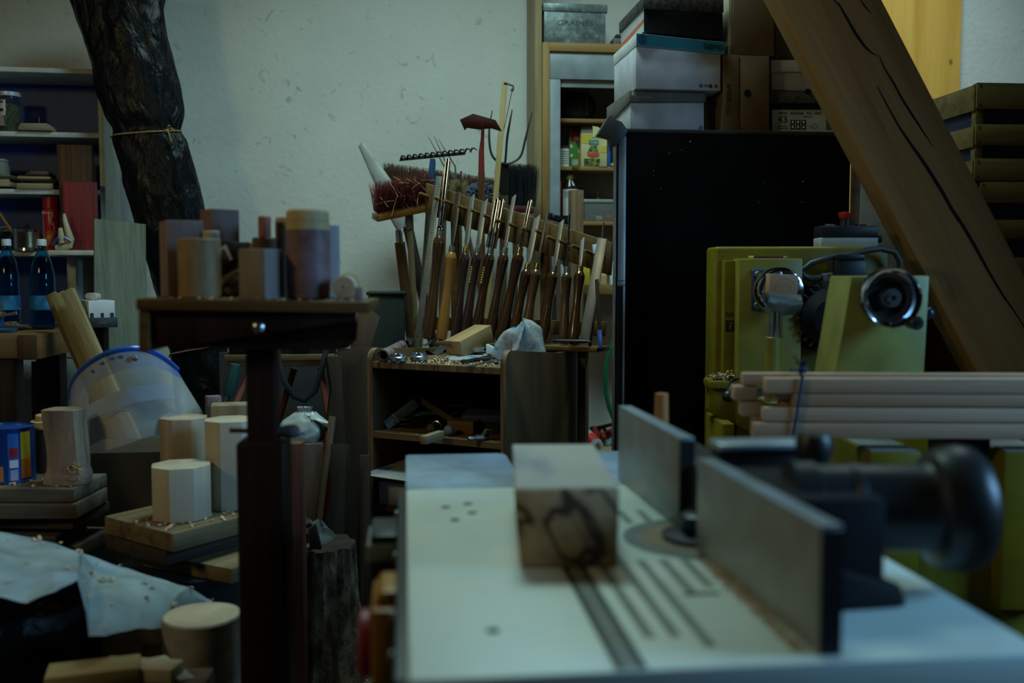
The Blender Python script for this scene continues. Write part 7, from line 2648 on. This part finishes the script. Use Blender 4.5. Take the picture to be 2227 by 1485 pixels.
# lettering and badge
text('KxKm', .020, FLt @ Matrix.Translation((LX(1587, .03), .0293, LZ(683, .03))) @ Matrix.Rotation(PI / 2, 4, 'X'), MT['black_print'], la) if False else text('ReRu', .024, FLt @ Matrix.Translation((LX(1588, .03), .0293, LZ(684, .03))) @ Matrix.Rotation(PI / 2, 4, 'X'), MT['black_print'], la, sx=.55)
bx0, bx1 = LX(1578, .03), LX(1597, .03)
bdg = build(MB(FLt).box((bx0, .0285, LZ(721, .03)), (bx1, .0299, LZ(696, .03))), 'badge', MT['black_print'], la)
build(MB(FLt).box((bx0 + .010, .0275, LZ(716, .03)), (bx0 + .014, .0286, LZ(702, .03))).box((bx0 + .010, .0275, LZ(704, .03)), (bx0 + .020, .0286, LZ(701, .03))).box((bx0 + .010, .0275, LZ(711, .03)), (bx0 + .017, .0286, LZ(708, .03))), 'badge_letter', MT['lathe_light'], bdg)
# spindle flange plate
fx0, fx1, fz0, fz1 = LX(1632, yf), LX(1692, yf), LZ(676, yf), LZ(586, yf)
fp = build(MB(FLt).box((fx0, yf - .012, fz0), (fx1, yf, fz1), .006, seg=3), 'flange_plate', plain('dark_blue_enamel', (.012, .04, .14), .35), la)
for (x, z) in ((fx0 + .014, fz1 - .014), (fx0 + .014, fz0 + .016)):
    build(MB(FLt).cyl((x, yf - .012, z), (x, yf - .022, z), .0095, bev=.002), 'flange_bolt', MT['dull_steel'], fp)
# chuck
yc = yf - .11
ccx, ccz = LX(1699, yc), LZ(633, yc)
Mc = FLt @ Matrix.Translation((ccx, yf - .012, ccz)) @ Matrix.Rotation(PI / 2, 4, 'X')
rc = 53 * 2.60 / CAM_F
ck = build(MB(Mc).lathe([(0, 0), (rc * .55, 0), (rc * .55, .03), (rc * .92, .035), (rc, .042), (rc, .085), (rc * .93, .095), (rc * .80, .098), (rc * .42, .095), (rc * .40, .07), (0, .07)], 48), 'chuck', MT['chrome'], la)
for k in range(4):
    Mj = Mc @ Matrix.Rotation(k * PI / 2 + .3, 4, 'Z')
    build(MB(Mj).box((rc * .42, -.012, .090), (rc * .82, .012, .106), .002), 'chuck_jaw', MT['steel'], ck)
ws = 32 * 2.54 / CAM_F
yq = yf - .149
Mw = Mc @ Matrix.Translation((LX(1703, yq) - ccx, LZ(622, yq) - ccz + .0, .072)) @ Matrix.Rotation(math.radians(-3), 4, 'Z')
wd_ = solo(MB(Mw).box((-ws, -ws * .66, 0), (ws, ws * .82, .065), .002), 'chuck_blank', spotty('end_grain', [(.35, (.30, .16, .085)), (.65, (.46, .27, .155))], 6, .7, detail=2), 'square wooden blank with end-grain rings clamped in the lathe chuck', 'wood blank', None, Mw)
for rr_ in (.008, .016, .025):
    build(MB(Mw).lathe([(rr_, .0645), (rr_ + .0016, .0645), (rr_ + .0016, .0653), (rr_, .0653), (rr_, .0645)], 28, Matrix.Translation((.004, -.006, 0))), 'growth_ring', wood('ring_tone', (.30, .17, .09), (.38, .22, .12), 'X'), wd_)
# tool rest
yr = -.20
rx0, rx1 = LX(1664, yr), LX(1736, yr)


def rest(u, v):
    x = rx0 + (rx1 - rx0) * u
    ztop_ = LZ(640 + 8 * u, yr)
    zbt = LZ(662 + 18 * math.sin(PI * min(1, max(0, u * .8 + .1))), yr)
    return FLt @ Vector((x, yr - .022 * math.sin(PI * v) - .010 * (1 - v), ztop_ + (zbt - ztop_) * v))


build(MB().grid(18, 8, rest, .009), 'tool_rest', MT['dull_steel'], la)
px_ = LX(1687, yr)
build(MB(FLt).cyl((px_, yr, LZ(735, yr)), (px_, yr, LZ(668, yr)), 15 * 2.4 / CAM_F), 'rest_post', MT['chrome'], la)
build(MB(FLt).cyl((LX(1682, yr), yr, .80), (LX(1682, yr), yr, LZ(733, yr)), 18.5 * 2.4 / CAM_F, bev=.001), 'rest_holder', MT['lathe_light'], la)
# motor with cooling fins, junction box, gland, cable
ym = .0
mx, mz = LX(1797, ym), LZ(690, ym)
Mm = FLt @ Matrix.Translation((mx, yb0, mz)) @ Matrix.Rotation(PI / 2, 4, 'X')
rm = 82 * 2.6 / CAM_F
mo = build(MB(Mm).lathe([(0, 0), (rm, 0), (rm, .012), (rm * .82, .016), (rm * .82, .11), (rm * .55, .135), (0, .135)], 40), 'motor', MT['black_matt'], la)
for k in range(26):
    an = k * 2 * PI / 26
    build(MB(Mm @ Matrix.Rotation(an, 4, 'Z')).box((rm * .81, -.0022, .018), (rm * .98, .0022, .105)), 'cooling_fin', plain('dark_fin', (.03, .028, .024), .5) if k == 0 else bpy.data.materials['dark_fin'], mo)
jx0, jx1 = LX(1814, .0), LX(1882, .0)
build(MB(FLt).box((jx0, .0, LZ(625, .0)), (jx1, yb0, LZ(566, .0)), .005), 'junction_box', MT['black'], la)
build(MB(FLt).box((jx0 + .004, -.003, LZ(565, .0)), (jx1 - .006, yb0, LZ(553, .0)), .003), 'junction_lid', MT['black'], la)
build(MB(FLt).cyl((LX(1815, .02), .03, LZ(606, .02)), (LX(1788, .02), .03, LZ(606, .02)), .018, .015, 12), 'cable_gland', plain('grey_gland', (.11, .12, .12), .5), la)
cpts = [(1790, 604), (1765, 606), (1748, 600), (1745, 588), (1762, 572), (1800, 560), (1840, 556), (1880, 544), (1915, 540), (1945, 548), (1957, 568), (1958, 600)]
cp_ = [FLt @ Vector((LX(x, .02) if i < 8 else LX(x, .02), .03 - (.012 if 3 < i < 8 else 0), LZ(y, .02))) for i, (x, y) in enumerate(cpts)]
build(MB().tube(cp_, .0092, 10), 'power_cable', plain('dark_grey_cable', (.04, .04, .037), .5), la)
# emergency stop box
ye = .13
ex0, ex1 = LX(1782, ye), LX(1906, ye)
ez0 = LZ(536, yb0) + .0006
Me = FLt @ Matrix.Translation(((ex0 + ex1) / 2, ye, ez0))
hw = (ex1 - ex0) / 2
hz = LZ(488, ye) - LZ(534, ye)
es = thing('emergency_stop', 'grey and black switch box with a red mushroom button on the lathe', 'switch box', Me)
build(MB(Me).box((-hw, 0, 0), (hw, .075, hz * .45), .003), 'base', plain('pale_grey_case', (.36, .38, .36), .45), es)
build(MB(Me).box((-hw, -.001, hz * .455), (hw, .076, hz), .005), 'cover', MT['black'], es)
bxp = (LX(1843, ye) - (ex0 + ex1) / 2)
build(MB(Me).cyl((bxp, .038, hz), (bxp, .038, hz + .022), .0155), 'button_collar', MT['black'], es)
build(MB(Me).lathe([(0, .0225), (.017, .0225), (.018, .028), (.0215, .036), (.021, .041), (0, .043)], 24, Matrix.Translation((bxp, .038, hz))), 'mushroom_button', MT['red'], es)
for dx in (-.045, .045):
    build(MB(Me).cyl((bxp + dx, .038, hz), (bxp + dx, .038, hz + .006), .017, bev=.002), 'push_button', MT['black'], es)
build(MB(Me).cyl((hw, .04, hz * .4), (hw + .022, .04, hz * .4), .011), 'cable_gland', MT['dark_iron'], es)
# pencil
a = FLt @ Vector((LX(1628, 0), .01, LZ(562, yf) + .0045))
b_ = FLt @ Vector((LX(1713, 0), .012, LZ(562, yf) + .0045))
M = AX(a, b_)
L = (b_ - a).length
pc = thing('pencil', 'dark red pencil with a yellow end lying on the lathe headstock', 'pencil', M)
build(MB(M).cyl((0, 0, 0), (0, 0, .013), .0038, n=6), 'yellow_end', MT['yellow_print'], pc)
build(MB(M).cyl((0, 0, .013), (0, 0, L - .013), .0037, n=6), 'shaft', plain('maroon_paint', (.09, .02, .03), .4), pc)
build(MB(M).cyl((0, 0, L - .013), (0, 0, L), .0036, .0006, 6), 'point', MT['cream'], pc)
# tailstock
yt_ = -.74
xt = [LX(1842, yt_), LX(2019, yt_), LX(2012, yt_), LX(1822, yt_)]
ztt, ztb = LZ(600, yt_, 1930), .905
T4 = [(LX(1850, yt_), yt_, ztt), (LX(2019, yt_), yt_, ztt), (LX(2010, yt_), yt_, ztb), (LX(1800, yt_), yt_, ztb)]
build(MB(FLt).prism(T4[::-1], (0, .14, 0), .004), 'tailstock', plain('tailstock_lit_yellow', (.25, .25, .060), .42), la)  # lathe yellow turned paler and greener, the window's reflection put into the colour
yw = yt_ - .07
wx, wz = LX(1944, yw), LZ(648, yw, 1944)
rw = 69 * 1.90 / CAM_F
Mw_ = FLt @ Matrix.Translation((wx, yt_, wz)) @ Matrix.Rotation(PI / 2, 4, 'X')
hwh = build(MB(Mw_).lathe([(rw * .90, .030), (rw * .97, .026), (rw, .034), (rw, .056), (rw * .965, .064), (rw * .91, .062), (rw * .87, .050), (rw * .84, .036), (rw * .35, .026), (0, .026)], 56), 'handwheel', MT['chrome'], la)
build(MB(Mw_).lathe([(rw * .86, .0365), (rw * .82, .034), (rw * .34, .0285), (rw * .34, .028)], 48), 'wheel_web', MT['black_matt'], hwh)
build(MB(Mw_).lathe([(rw * .34, .026), (rw * .34, .052), (rw * .30, .060), (rw * .18, .060), (rw * .17, .066), (rw * .09, .066), (rw * .08, .05), (0, .05)], 32), 'wheel_hub', MT['steel'], hwh)
ha = Mw_ @ Matrix.Rotation(math.radians(-75), 4, 'Z')
build(MB(ha).box((rw * .74, -.016, .048), (rw * 1.02, .020, .060), .005), 'handle_lug', MT['steel'], hwh)
build(MB(ha).cyl((rw * .93, .022, .060), (rw * .93, .022, .098), .0125, .014, 18, bev=.003), 'crank_handle', MT['black'], hwh)
build(MB(ha).cyl((rw * .93, .022, .0982), (rw * .93, .022, .1), .005), 'handle_screw', MT['chrome'], hwh)
kx = FLt @ Vector((LX(2026, yt_ + .08), yt_ + .08, LZ(681, yt_ + .08, 2020)))
build(MB().blob(kx + Vector((-.006, 0, 0)), (.010, .010, .012), 3, 0), 'clamp_knob', plain('dark_blue_knob', (.01, .03, .09), .2), la)
# bed rails with dusty tops

for (p0, p1, p2) in ((1890, 2005, 1008), (2184, 2300, 1012)):
    y0 = -.95
    zt2 = .904
    x0 = HL(p0, 1000, FLt, 'y', y0).x
    x1 = HL(p1, 1000, FLt, 'y', y0).x
    rlb = build(MB(FLt).box((x0, y0, .60), (x1, -.0 if p0 < 2000 else .3, zt2), .005), 'bed_rail', MT['lathe'], la)
    build(MB(FLt).box((x0 + .006, y0 + .006, zt2 + .0002), (x1 - .006, -.03, zt2 + .0012)), 'dusty_top', plain('dusty_steel_top', (.33, .36, .40), .45, .3), rlb)
build(MB(FLt).box((LX(1880, -.90), -.90, .03), (LX(2400, -.90), -.05, .66), .006), 'bed_body', MT['lathe'], la)
build(MB(FLt).box((LX(1890, -.915), -.916, .05), (LX(2400, -.915), -.901, LZ(1152, -.915, 2150) - .004), .003), 'front_panel', MT['lathe'], la)
# lever with black knob
yl_ = -.14
p = [FLt @ Vector((HL(x, y, FLt, 'y', yl_).x, yl_ + dy, HL(x, y, FLt, 'y', yl_).z)) for (x, y, dy) in ((1640, 826, .05), (1608, 826, .0), (1590, 831, 0), (1583, 845, 0), (1583, 858, 0))]
lv = build(MB().tube(p, .006, 10), 'locking_lever', MT['chrome'], la)
kp = FLt @ Vector((HL(1584, 862, FLt, 'y', yl_).x, yl_, HL(1584, 862, FLt, 'y', yl_).z))
build(MB().blob(kp, (.0165, .0165, .0165), 3, 0), 'lever_knob', MT['black'], lv)
# lumps of shavings on the lathe
zs_ = LZ(826, .02, 1580)
build(MB(FLt).box((LX(1545, -.02), -.02, zs_ - .02), (LX(1612, -.02), yb0, zs_), .002), 'chip_ledge', MT['lathe'], la)
c = FLt @ Vector((LX(1580, .0), .015, zs_ + .012))


def lump():
    return c + Vector((random.gauss(0, .018), random.gauss(0, .010), abs(random.gauss(0, .009)) - .010))


shavings('wood_shavings', 'clump of tan wood shavings on the ledge of the lathe headstock', 320, .005, lump)

# ------------------------------------------------------------------ tied bundle of beech sticks
kp0 = U(1639, 953, 1.80)
FK = FR((kp0.x, 1.80, kp0.z), rz=-8)
sp0 = U(2040, 980, 1.83)
solo(MB().box((sp0.x, 1.80, .661), (sp0.x + .09, 1.87, kp0.z - .006), .002), 'spacer_block', MT['dark_board_x'], 'dark block on the lathe bed carrying the tied beech sticks', 'wood block')
kk = 1.80 / CAM_F


def stick(px, row_lo, row_hi, y, dep, label, notch=False):
    x0 = HL(px, (row_lo + row_hi) / 2, FK, 'y', y).x
    z0 = HL(px, row_hi, FK, 'y', y).z
    z1 = HL(px, row_lo, FK, 'y', y).z
    M = FK @ Matrix.Translation((x0, y, z0))
    Ls = .95
    h_ = z1 - z0
    if notch:
        mb = MB(M).box((0, 0, 0), (.045, dep, h_), .002).box((.045, .006, .005), (.075, dep - .002, h_ - .006), .001).box((.075, 0, 0), (Ls, dep, h_), .002)
    else:
        mb = MB(M).box((0, 0, 0), (Ls, dep, h_), .0025)
    return solo(mb, 'beech_stick', wood('beech_stick_wood', (.40, .27, .185), (.56, .41, .30), 'X', 16, .65) if 'beech_stick_wood' not in bpy.data.materials else bpy.data.materials['beech_stick_wood'], label, 'stick', 'tied bundle of beech sticks', M)


stick(1639, 919, 953, 0, .034, 'lowest beech stick of the tied bundle at the front')
stick(1661, 886, 917, .0, .034, 'front beech stick second from the bottom of the tied bundle')
stick(1726, 857, 884, .0, .034, 'front beech stick that starts furthest right in the tied bundle')
stick(1667, 823, 855, .0, .034, 'top front beech stick of the bundle with a dark knot')
stick(1617, 812, 838, .040, .034, 'top rear beech stick of the tied bundle, end showing left')
stick(1597, 840, 870, .038, .036, 'rear beech stick reaching furthest left out of the bundle', True)
stick(1613, 873, 905, .037, .036, 'rear beech stick with a notched end in the bundle middle', True)
stick(1640, 906, 950, .036, .034, 'rear lowest beech stick hidden behind the front one')
# knot on top stick, string
xs_ = HL(1738, 880, FK, 'y', 0).x
zb_s, zt_s = -.004, HL(1738, 818, FK, 'y', 0).z + .004
st_ = thing('string', 'dark blue string tied round the bundle of beech sticks', 'string', FK @ Matrix.Translation((xs_, 0, 0)))
lp = [(xs_ + .004, -.0045, zt_s - .004), (xs_ - .001, -.005, zt_s * .66), (xs_ - .006, -.005, zt_s * .33), (xs_ - .012, -.0045, .003), (xs_ - .008, .02, -.0005 + .0), (xs_ - .004, .078, .0), (xs_, .079, zt_s * .5), (xs_ + .004, .078, zt_s + .002), (xs_ + .005, .03, zt_s + .004), (xs_ + .004, -.0045, zt_s - .004)]
build(MB(FK).tube([Vector(p) for p in lp], .0028, 6) if False else MB().tube([FK @ Vector(p) for p in lp], .0028, 6), 'string_loop', plain('navy_string', (.015, .03, .075), .8), st_)
kn = FK @ Vector((xs_ + .006, .0, zt_s + .008))
mb = MB().blob(kn, (.010, .008, .007), 2, .2)
build(mb, 'string_knot', bpy.data.materials['navy_string'], st_)
mb = MB()
for k in range(14):
    e = kn + Vector((random.uniform(-.022, .006), random.uniform(-.01, .01), random.uniform(.008, .026)))
    mb.tube([kn + Vector((-.004, 0, .004)), kn.lerp(e, .6) + Vector((0, 0, .004)), e], .0016, 5)
tag(build(mb, 'frayed_end', plain('black_fray', (.02, .018, .025), .9), st_), kind='stuff')

# ------------------------------------------------------------------ spindle moulder in the foreground
ZTB = CZ - .352
mo_ = thing('spindle_moulder', 'pale spindle moulder table with a two-part aluminium fence in the foreground', 'spindle moulder', FR((.3, 1.25, 0)))


def table_mat():
    m, nt, b = _nt('worn_machine_table')
    mp = _coords(nt, (1, 1, 1))
    n1 = N(nt, 'ShaderNodeTexNoise')
    n1.inputs['Scale'].default_value = 5
    n1.inputs['Detail'].default_value = 5
    nt.links.new(mp.outputs[0], n1.inputs['Vector'])
    r = _ramp(nt, [(.35, (.62, .70, .66)), (.6, (.70, .76, .67)), (.75, (.74, .75, .60))])
    nt.links.new(n1.outputs['Fac'], r.inputs[0])
    nt.links.new(r.outputs[0], b.inputs['Base Color'])
    b.inputs['Metallic'].default_value = .25
    b.inputs['Roughness'].default_value = .52
    return m


MT['table'] = table_mat()
X1 = .60
YN, YF = .852, 1.637
tb_ = build(MB().box((0.0, YN, ZTB - .045), (X1, YF, ZTB), .004), 'table', MT['table'], mo_)
MT['groove'] = plain('dark_groove', (.05, .06, .055), .5, .3)
build(MB().box((.188, YN + .004, ZTB + .0001), (.213, YF - .002, ZTB + .0006)), 'mitre_slot', plain('slot_floor', (.24, .28, .25), .5, .2), tb_)
for x in (.1895, .2115):
    build(MB().box((x - .0035, YN + .004, ZTB + .0003), (x + .0035, YF - .002, ZTB + .0009)), 'slot_edge', MT['groove'], tb_)
for (x, y0, y1) in ((.236, .93, 1.22), (.262, .93, 1.22), (.288, .90, 1.19), (.316, 1.06, 1.19), (.343, 1.08, 1.19), (.290, 1.375, 1.45), (.318, 1.375, 1.45), (.348, 1.36, 1.45)):
    build(MB().box((x - .0055, y0, ZTB + .0001), (x + .0055, y1, ZTB + .0005), .0), 'table_slot', plain('shallow_slot', (.25, .30, .27), .5, .2) if 'shallow_slot' not in bpy.data.materials else bpy.data.materials['shallow_slot'], tb_)
build(MB().cbox((.325, 1.055, ZTB + .0004), (.04, .008, .0005)), 'table_slot', MT['groove'], tb_)
for (x, y) in ((.07, 1.42), (.098, 1.46), (.095, 1.52), (.06, 1.50), (.085, .965)):
    build(MB().lathe([(0, 0), (.007, 0), (.007, .0006), (0, .0006)], 16, Matrix.Translation((x, y, ZTB + .0002))), 'table_bolt', MT['groove'], tb_)
# ring insert with cutter
rc_ = Vector((.395, 1.285, ZTB + .0002))
build(MB().lathe([(.085, 0), (.105, 0), (.105, .0007), (.085, .0007), (.085, 0)], 48, Matrix.Translation(rc_)), 'ring_insert', plain('ring_grey', (.25, .29, .27), .4, .3), tb_)
build(MB().lathe([(0, .0002), (.084, .0002), (.084, .0006), (0, .0006)], 48, Matrix.Translation(rc_)), 'dusty_ring', plain('dusty_ring', (.36, .27, .17), .8), tb_)
cut = build(MB().lathe([(0, .0008), (.052, .0008), (.054, .006), (.030, .010), (.028, .032), (.02, .036), (0, .036)], 36, Matrix.Translation(rc_)), 'cutter_head', MT['black'], mo_)
build(MB().blob(rc_ + Vector((-.020, -.012, .022)), (.011, .011, .012), 2, 0), 'cutter_screw', plain('blue_screw', (.01, .06, .12), .3), cut)
# extension plates
MT['ext'] = plain('blue_white_plate', (.44, .58, .74), .25, .35)
for (x0, x1, nm) in ((0.0, .197, 'extension_plate'), (.255, .58, 'extension_plate')):
    pts_ = [(x0, YF + .003, ZTB - .012), (x1, YF + .003, ZTB - .012), (x1, 1.93, ZTB - .012), (x1 - .004, 1.948, ZTB - .012), (x1 - .016, 1.955, ZTB - .012), (x0 + .006, 1.955, ZTB - .012), (x0, 1.948, ZTB - .012)]
    build(MB().prism(pts_, (0, 0, .012), .001), nm, MT['ext'], mo_)
# machine body
build(MB().box((.03, .93, 0), (X1 - .03, 1.60, ZTB - .046), .006), 'cabinet_body', plain('machine_grey', (.10, .11, .11), .5), mo_)
build(MB().box((-.012, YN + .01, ZTB - .06), (-.0005, YF, ZTB - .004), .002), 'side_rail', MT['black'], mo_)
for k in range(6):
    y = .98 + k * .12
    build(MB().cyl((-.012, y, ZTB - .03), (-.018, y, ZTB - .03), .008, bev=.002), 'rail_bolt', MT['dull_steel'], mo_)
y_ = 1.42
build(MB().box((-.055, y_ - .05, ZTB - .045), (-.012, y_ + .06, ZTB - .020), .003), 'side_bracket', plain('grey_bracket', (.30, .35, .33), .4, .4), mo_)
build(MB().box((-.050, y_ - .055, ZTB - .066), (-.012, y_ + .06, ZTB - .0455), .003).box((-.050, y_ - .045, ZTB - .0195), (-.012, y_ + .06, ZTB - .008), .003), 'bracket_clamp', MT['black'], mo_)
# switch box
sw = build(MB().box((-.040, 1.10, ZTB - .135), (-.0125, 1.22, ZTB - .022), .003).prism([(-.038, 1.12, ZTB - .0225), (-.014, 1.12, ZTB - .0225), (-.014, 1.20, ZTB - .0225), (-.038, 1.20, ZTB - .0225)], (.008, 0, .016), .003), 'switch_box', plain('switch_yellow', (.42, .19, .015), .45), mo_)
build(MB().lathe([(0, 0), (.036, 0), (.040, .004), (.040, .012), (.034, .016), (0, .018)], 32, Matrix.Translation((-.0405, 1.16, ZTB - .08)) @ Matrix.Rotation(-PI / 2, 4, 'Y')), 'stop_button', plain('dusty_red', (.30, .025, .035), .45), sw)
# fence plates
MT['fence'] = plain('grey_aluminium', (.34, .36, .345), .42, .45)
MT['fence_top'] = plain('bright_aluminium', (.46, .52, .55), .35, .6)


def fence(xa, ya, xb, yb, z0, z1, th):
    d = Vector((xb - xa, yb - ya, 0)).normalized()
    n = Vector((-d.y, d.x, 0))
    if n.x < 0:
        n = -n
    a, b2 = Vector((xa, ya, z0)), Vector((xb, yb, z0))
    P = [a, b2, b2 + n * th, a + n * th]
    f = build(MB().hexa(P + [p + Vector((0, 0, z1 - z0 - .002)) for p in P], .0015), 'fence_plate', MT['fence'], mo_)
    T = [p + Vector((0, 0, z1 - z0 - .0018)) for p in P]
    build(MB().hexa(T + [p + Vector((0, 0, .002)) for p in T]), 'top_edge', MT['fence_top'], f)
    # black end cap facing the viewer
    near = P[0] if ya < yb else P[1]
    nr = near + Vector((0.001, -.0025, 0))
    build(MB().hexa([nr, nr + n * (th - .001), nr + n * (th - .001) + Vector((0, .002, 0)), nr + Vector((0, .002, 0))] + [p + Vector((0, 0, z1 - z0 - .004)) for p in (nr, nr + n * (th - .001), nr + n * (th - .001) + Vector((0, .002, 0)), nr + Vector((0, .002, 0)))]), 'end_cap', MT['black'], f)
    return f


zf = ZTB + .001
f1 = fence(.366, 1.68, .377, 1.335, zf, ZTB + .128, .022)
f2 = fence(.367, 1.215, .3795, .868, zf, ZTB + .122, .022)
# saw dust line along the fence foot
mb = MB()


def fd():
    t = random.random()
    return Vector((.372 - abs(random.gauss(0, .006)), 1.20 - .32 * t, ZTB + .0016))


shavings('sawdust_line', 'yellow sawdust gathered along the foot of the near fence plate', 500, .0026, fd)
# fence housing
hs2 = build(MB().box((.395, .99, ZTB + .028), (.505, 1.20, ZTB + .118), .004), 'fence_housing', MT['black_matt'], mo_)
build(MB().box((.392, 1.3, ZTB + .02), (.46, 1.62, ZTB + .09), .004), 'fence_carrier', MT['black'], mo_)
build(MB().box((.39, 1.203, ZTB + .045), (.515, 1.235, ZTB + .134), .003), 'housing_back', MT['black'], hs2)
build(MB().box((.388, 1.19, ZTB + .1345), (.520, 1.240, ZTB + .143), .003), 'top_bar', MT['fence_top'], hs2)
build(MB().cyl((.395, 1.225, ZTB + .10), (.385, 1.245, ZTB + .10), .006), 'red_stop', MT['red'], hs2)
build(MB().lathe([(0, 0), (.014, 0), (.018, .006), (.022, .02), (.022, .034), (.018, .042), (0, .044)], 24, Matrix.Translation((.492, 1.15, ZTB + .119))), 'clamp_knob', MT['black'], hs2)
# extraction port
yp, zp = 1.06, ZTB + .091
rp = .049
Mp = Matrix.Translation((.506, yp, zp)) @ Matrix.Rotation(PI / 2, 4, 'Y') @ Matrix.Rotation(math.radians(7), 4, 'X')
MT['hose_black'] = plain('port_black', (.018, .020, .022), .38)
pt2 = build(MB(Mp).lathe([(0, -.075), (rp + .004, -.075), (rp + .004, -.05), (rp, -.048), (rp, -.012), (rp + .002, -.010), (rp + .002, -.004), (rp, -.002), (rp - .001, .068), (rp + .003, .076), (rp + .014, .082), (rp + .020, .095), (rp + .022, .112), (rp + .020, .126), (rp + .015, .132), (rp + .006, .134), (rp - .004, .134), (rp - .006, -.04), (0, -.04)], 56), 'extraction_port', MT['hose_black'], mo_)
# support arm on the table
arm = [(.402, 1.135, ZTB + .001), (.45, 1.15, ZTB + .001), (.53, 1.0, ZTB + .001), (.528, .98, ZTB + .001), (.402, .975, ZTB + .001)]
build(MB().hexa([(.402, .975, ZTB + .001), (.528, .985, ZTB + .001), (.535, 1.0, ZTB + .001), (.402, 1.15, ZTB + .001), (.402, .975, ZTB + .062), (.522, .988, ZTB + .022), (.528, 1.0, ZTB + .022), (.402, 1.15, ZTB + .062)], .004), 'support_arm', MT['black_matt'], mo_)
build(MB().cyl((.412, .965, ZTB + .03), (.412, .974, ZTB + .03), .012), 'arm_screw', plain('blue_washer', (.01, .05, .10), .35), mo_)
# orange push stick behind the far fence plate
p = U(1440, 900, 1.70)
M = FR((p.x, 1.705, ZTB + .0005), rx=0)
solo(MB(M).lathe([(0, 0), (.0115, 0), (.0125, .10), (.0115, U(1440, 857, 1.7).z - ZTB), (0, U(1440, 856, 1.7).z - ZTB + .001)], 18), 'push_stick', plain('orange_wood', (.42, .15, .03), .5), 'orange round wooden stick standing behind the far fence plate', 'stick', None, M)

# ------------------------------------------------------------------ spalted block on the table
def spalt():
    m, nt, b = _nt('spalted_wood')
    mp = _coords(nt, (1, .35, 1), rnd=False)
    wv = N(nt, 'ShaderNodeTexNoise')
    wv.inputs['Scale'].default_value = 6.5
    wv.inputs['Detail'].default_value = 2.5
    wv.inputs['Distortion'].default_value = 1.5
    nt.links.new(mp.outputs[0], wv.inputs['Vector'])
    r = _ramp(nt, [(.36, (.62, .46, .28)), (.445, (.50, .35, .19)), (.468, (.06, .04, .025)), (.50, (.09, .06, .035)), (.53, (.52, .36, .19)), (.66, (.70, .52, .31))])
    nt.links.new(wv.outputs['Fac'], r.inputs[0])
    n2 = N(nt, 'ShaderNodeTexNoise')
    n2.inputs['Scale'].default_value = 40
    nt.links.new(mp.outputs[0], n2.inputs['Vector'])
    r2 = _ramp(nt, [(.3, (.75, .75, .75)), (.7, (1.1, 1.1, 1.1))])
    nt.links.new(n2.outputs['Fac'], r2.inputs[0])
    mm = N(nt, 'ShaderNodeMix', data_type='RGBA', blend_type='MULTIPLY')
    mm.inputs['Factor'].default_value = 1
    nt.links.new(r.outputs[0], mm.inputs[6])
    nt.links.new(r2.outputs[0], mm.inputs[7])
    nt.links.new(mm.outputs[2], b.inputs['Base Color'])
    b.inputs['Roughness'].default_value = .75
    return m


zt2 = ZTB + .0015
MBl = FR((.194, 1.168, zt2), rz=-5)
sb2 = thing('spalted_block', 'squared block of spalted wood with a dark squiggle on its end, on the moulder table', 'wood block', MBl)
build(MB(MBl).hexa([(-.058, 0, 0), (.060, 0, 0), (.064, .32, 0), (-.056, .32, 0), (-.065, 0, .094), (.062, 0, .095), (.064, .32, .094), (-.062, .32, .094)], .003), 'block', spalt(), sb2)
build(MB(MBl).hexa([(-.063, .003, .0945), (.060, .003, .0955), (.062, .317, .0945), (-.060, .317, .0945), (-.063, .003, .0952), (.060, .003, .0962), (.062, .317, .0952), (-.060, .317, .0952)]), 'sanded_top', spotty('pale_spalted_top', [(.36, (.26, .27, .27)), (.5, (.47, .44, .36)), (.7, (.52, .46, .33))], 7, .7, detail=4, stretch=(1, .4, 1)), sb2)
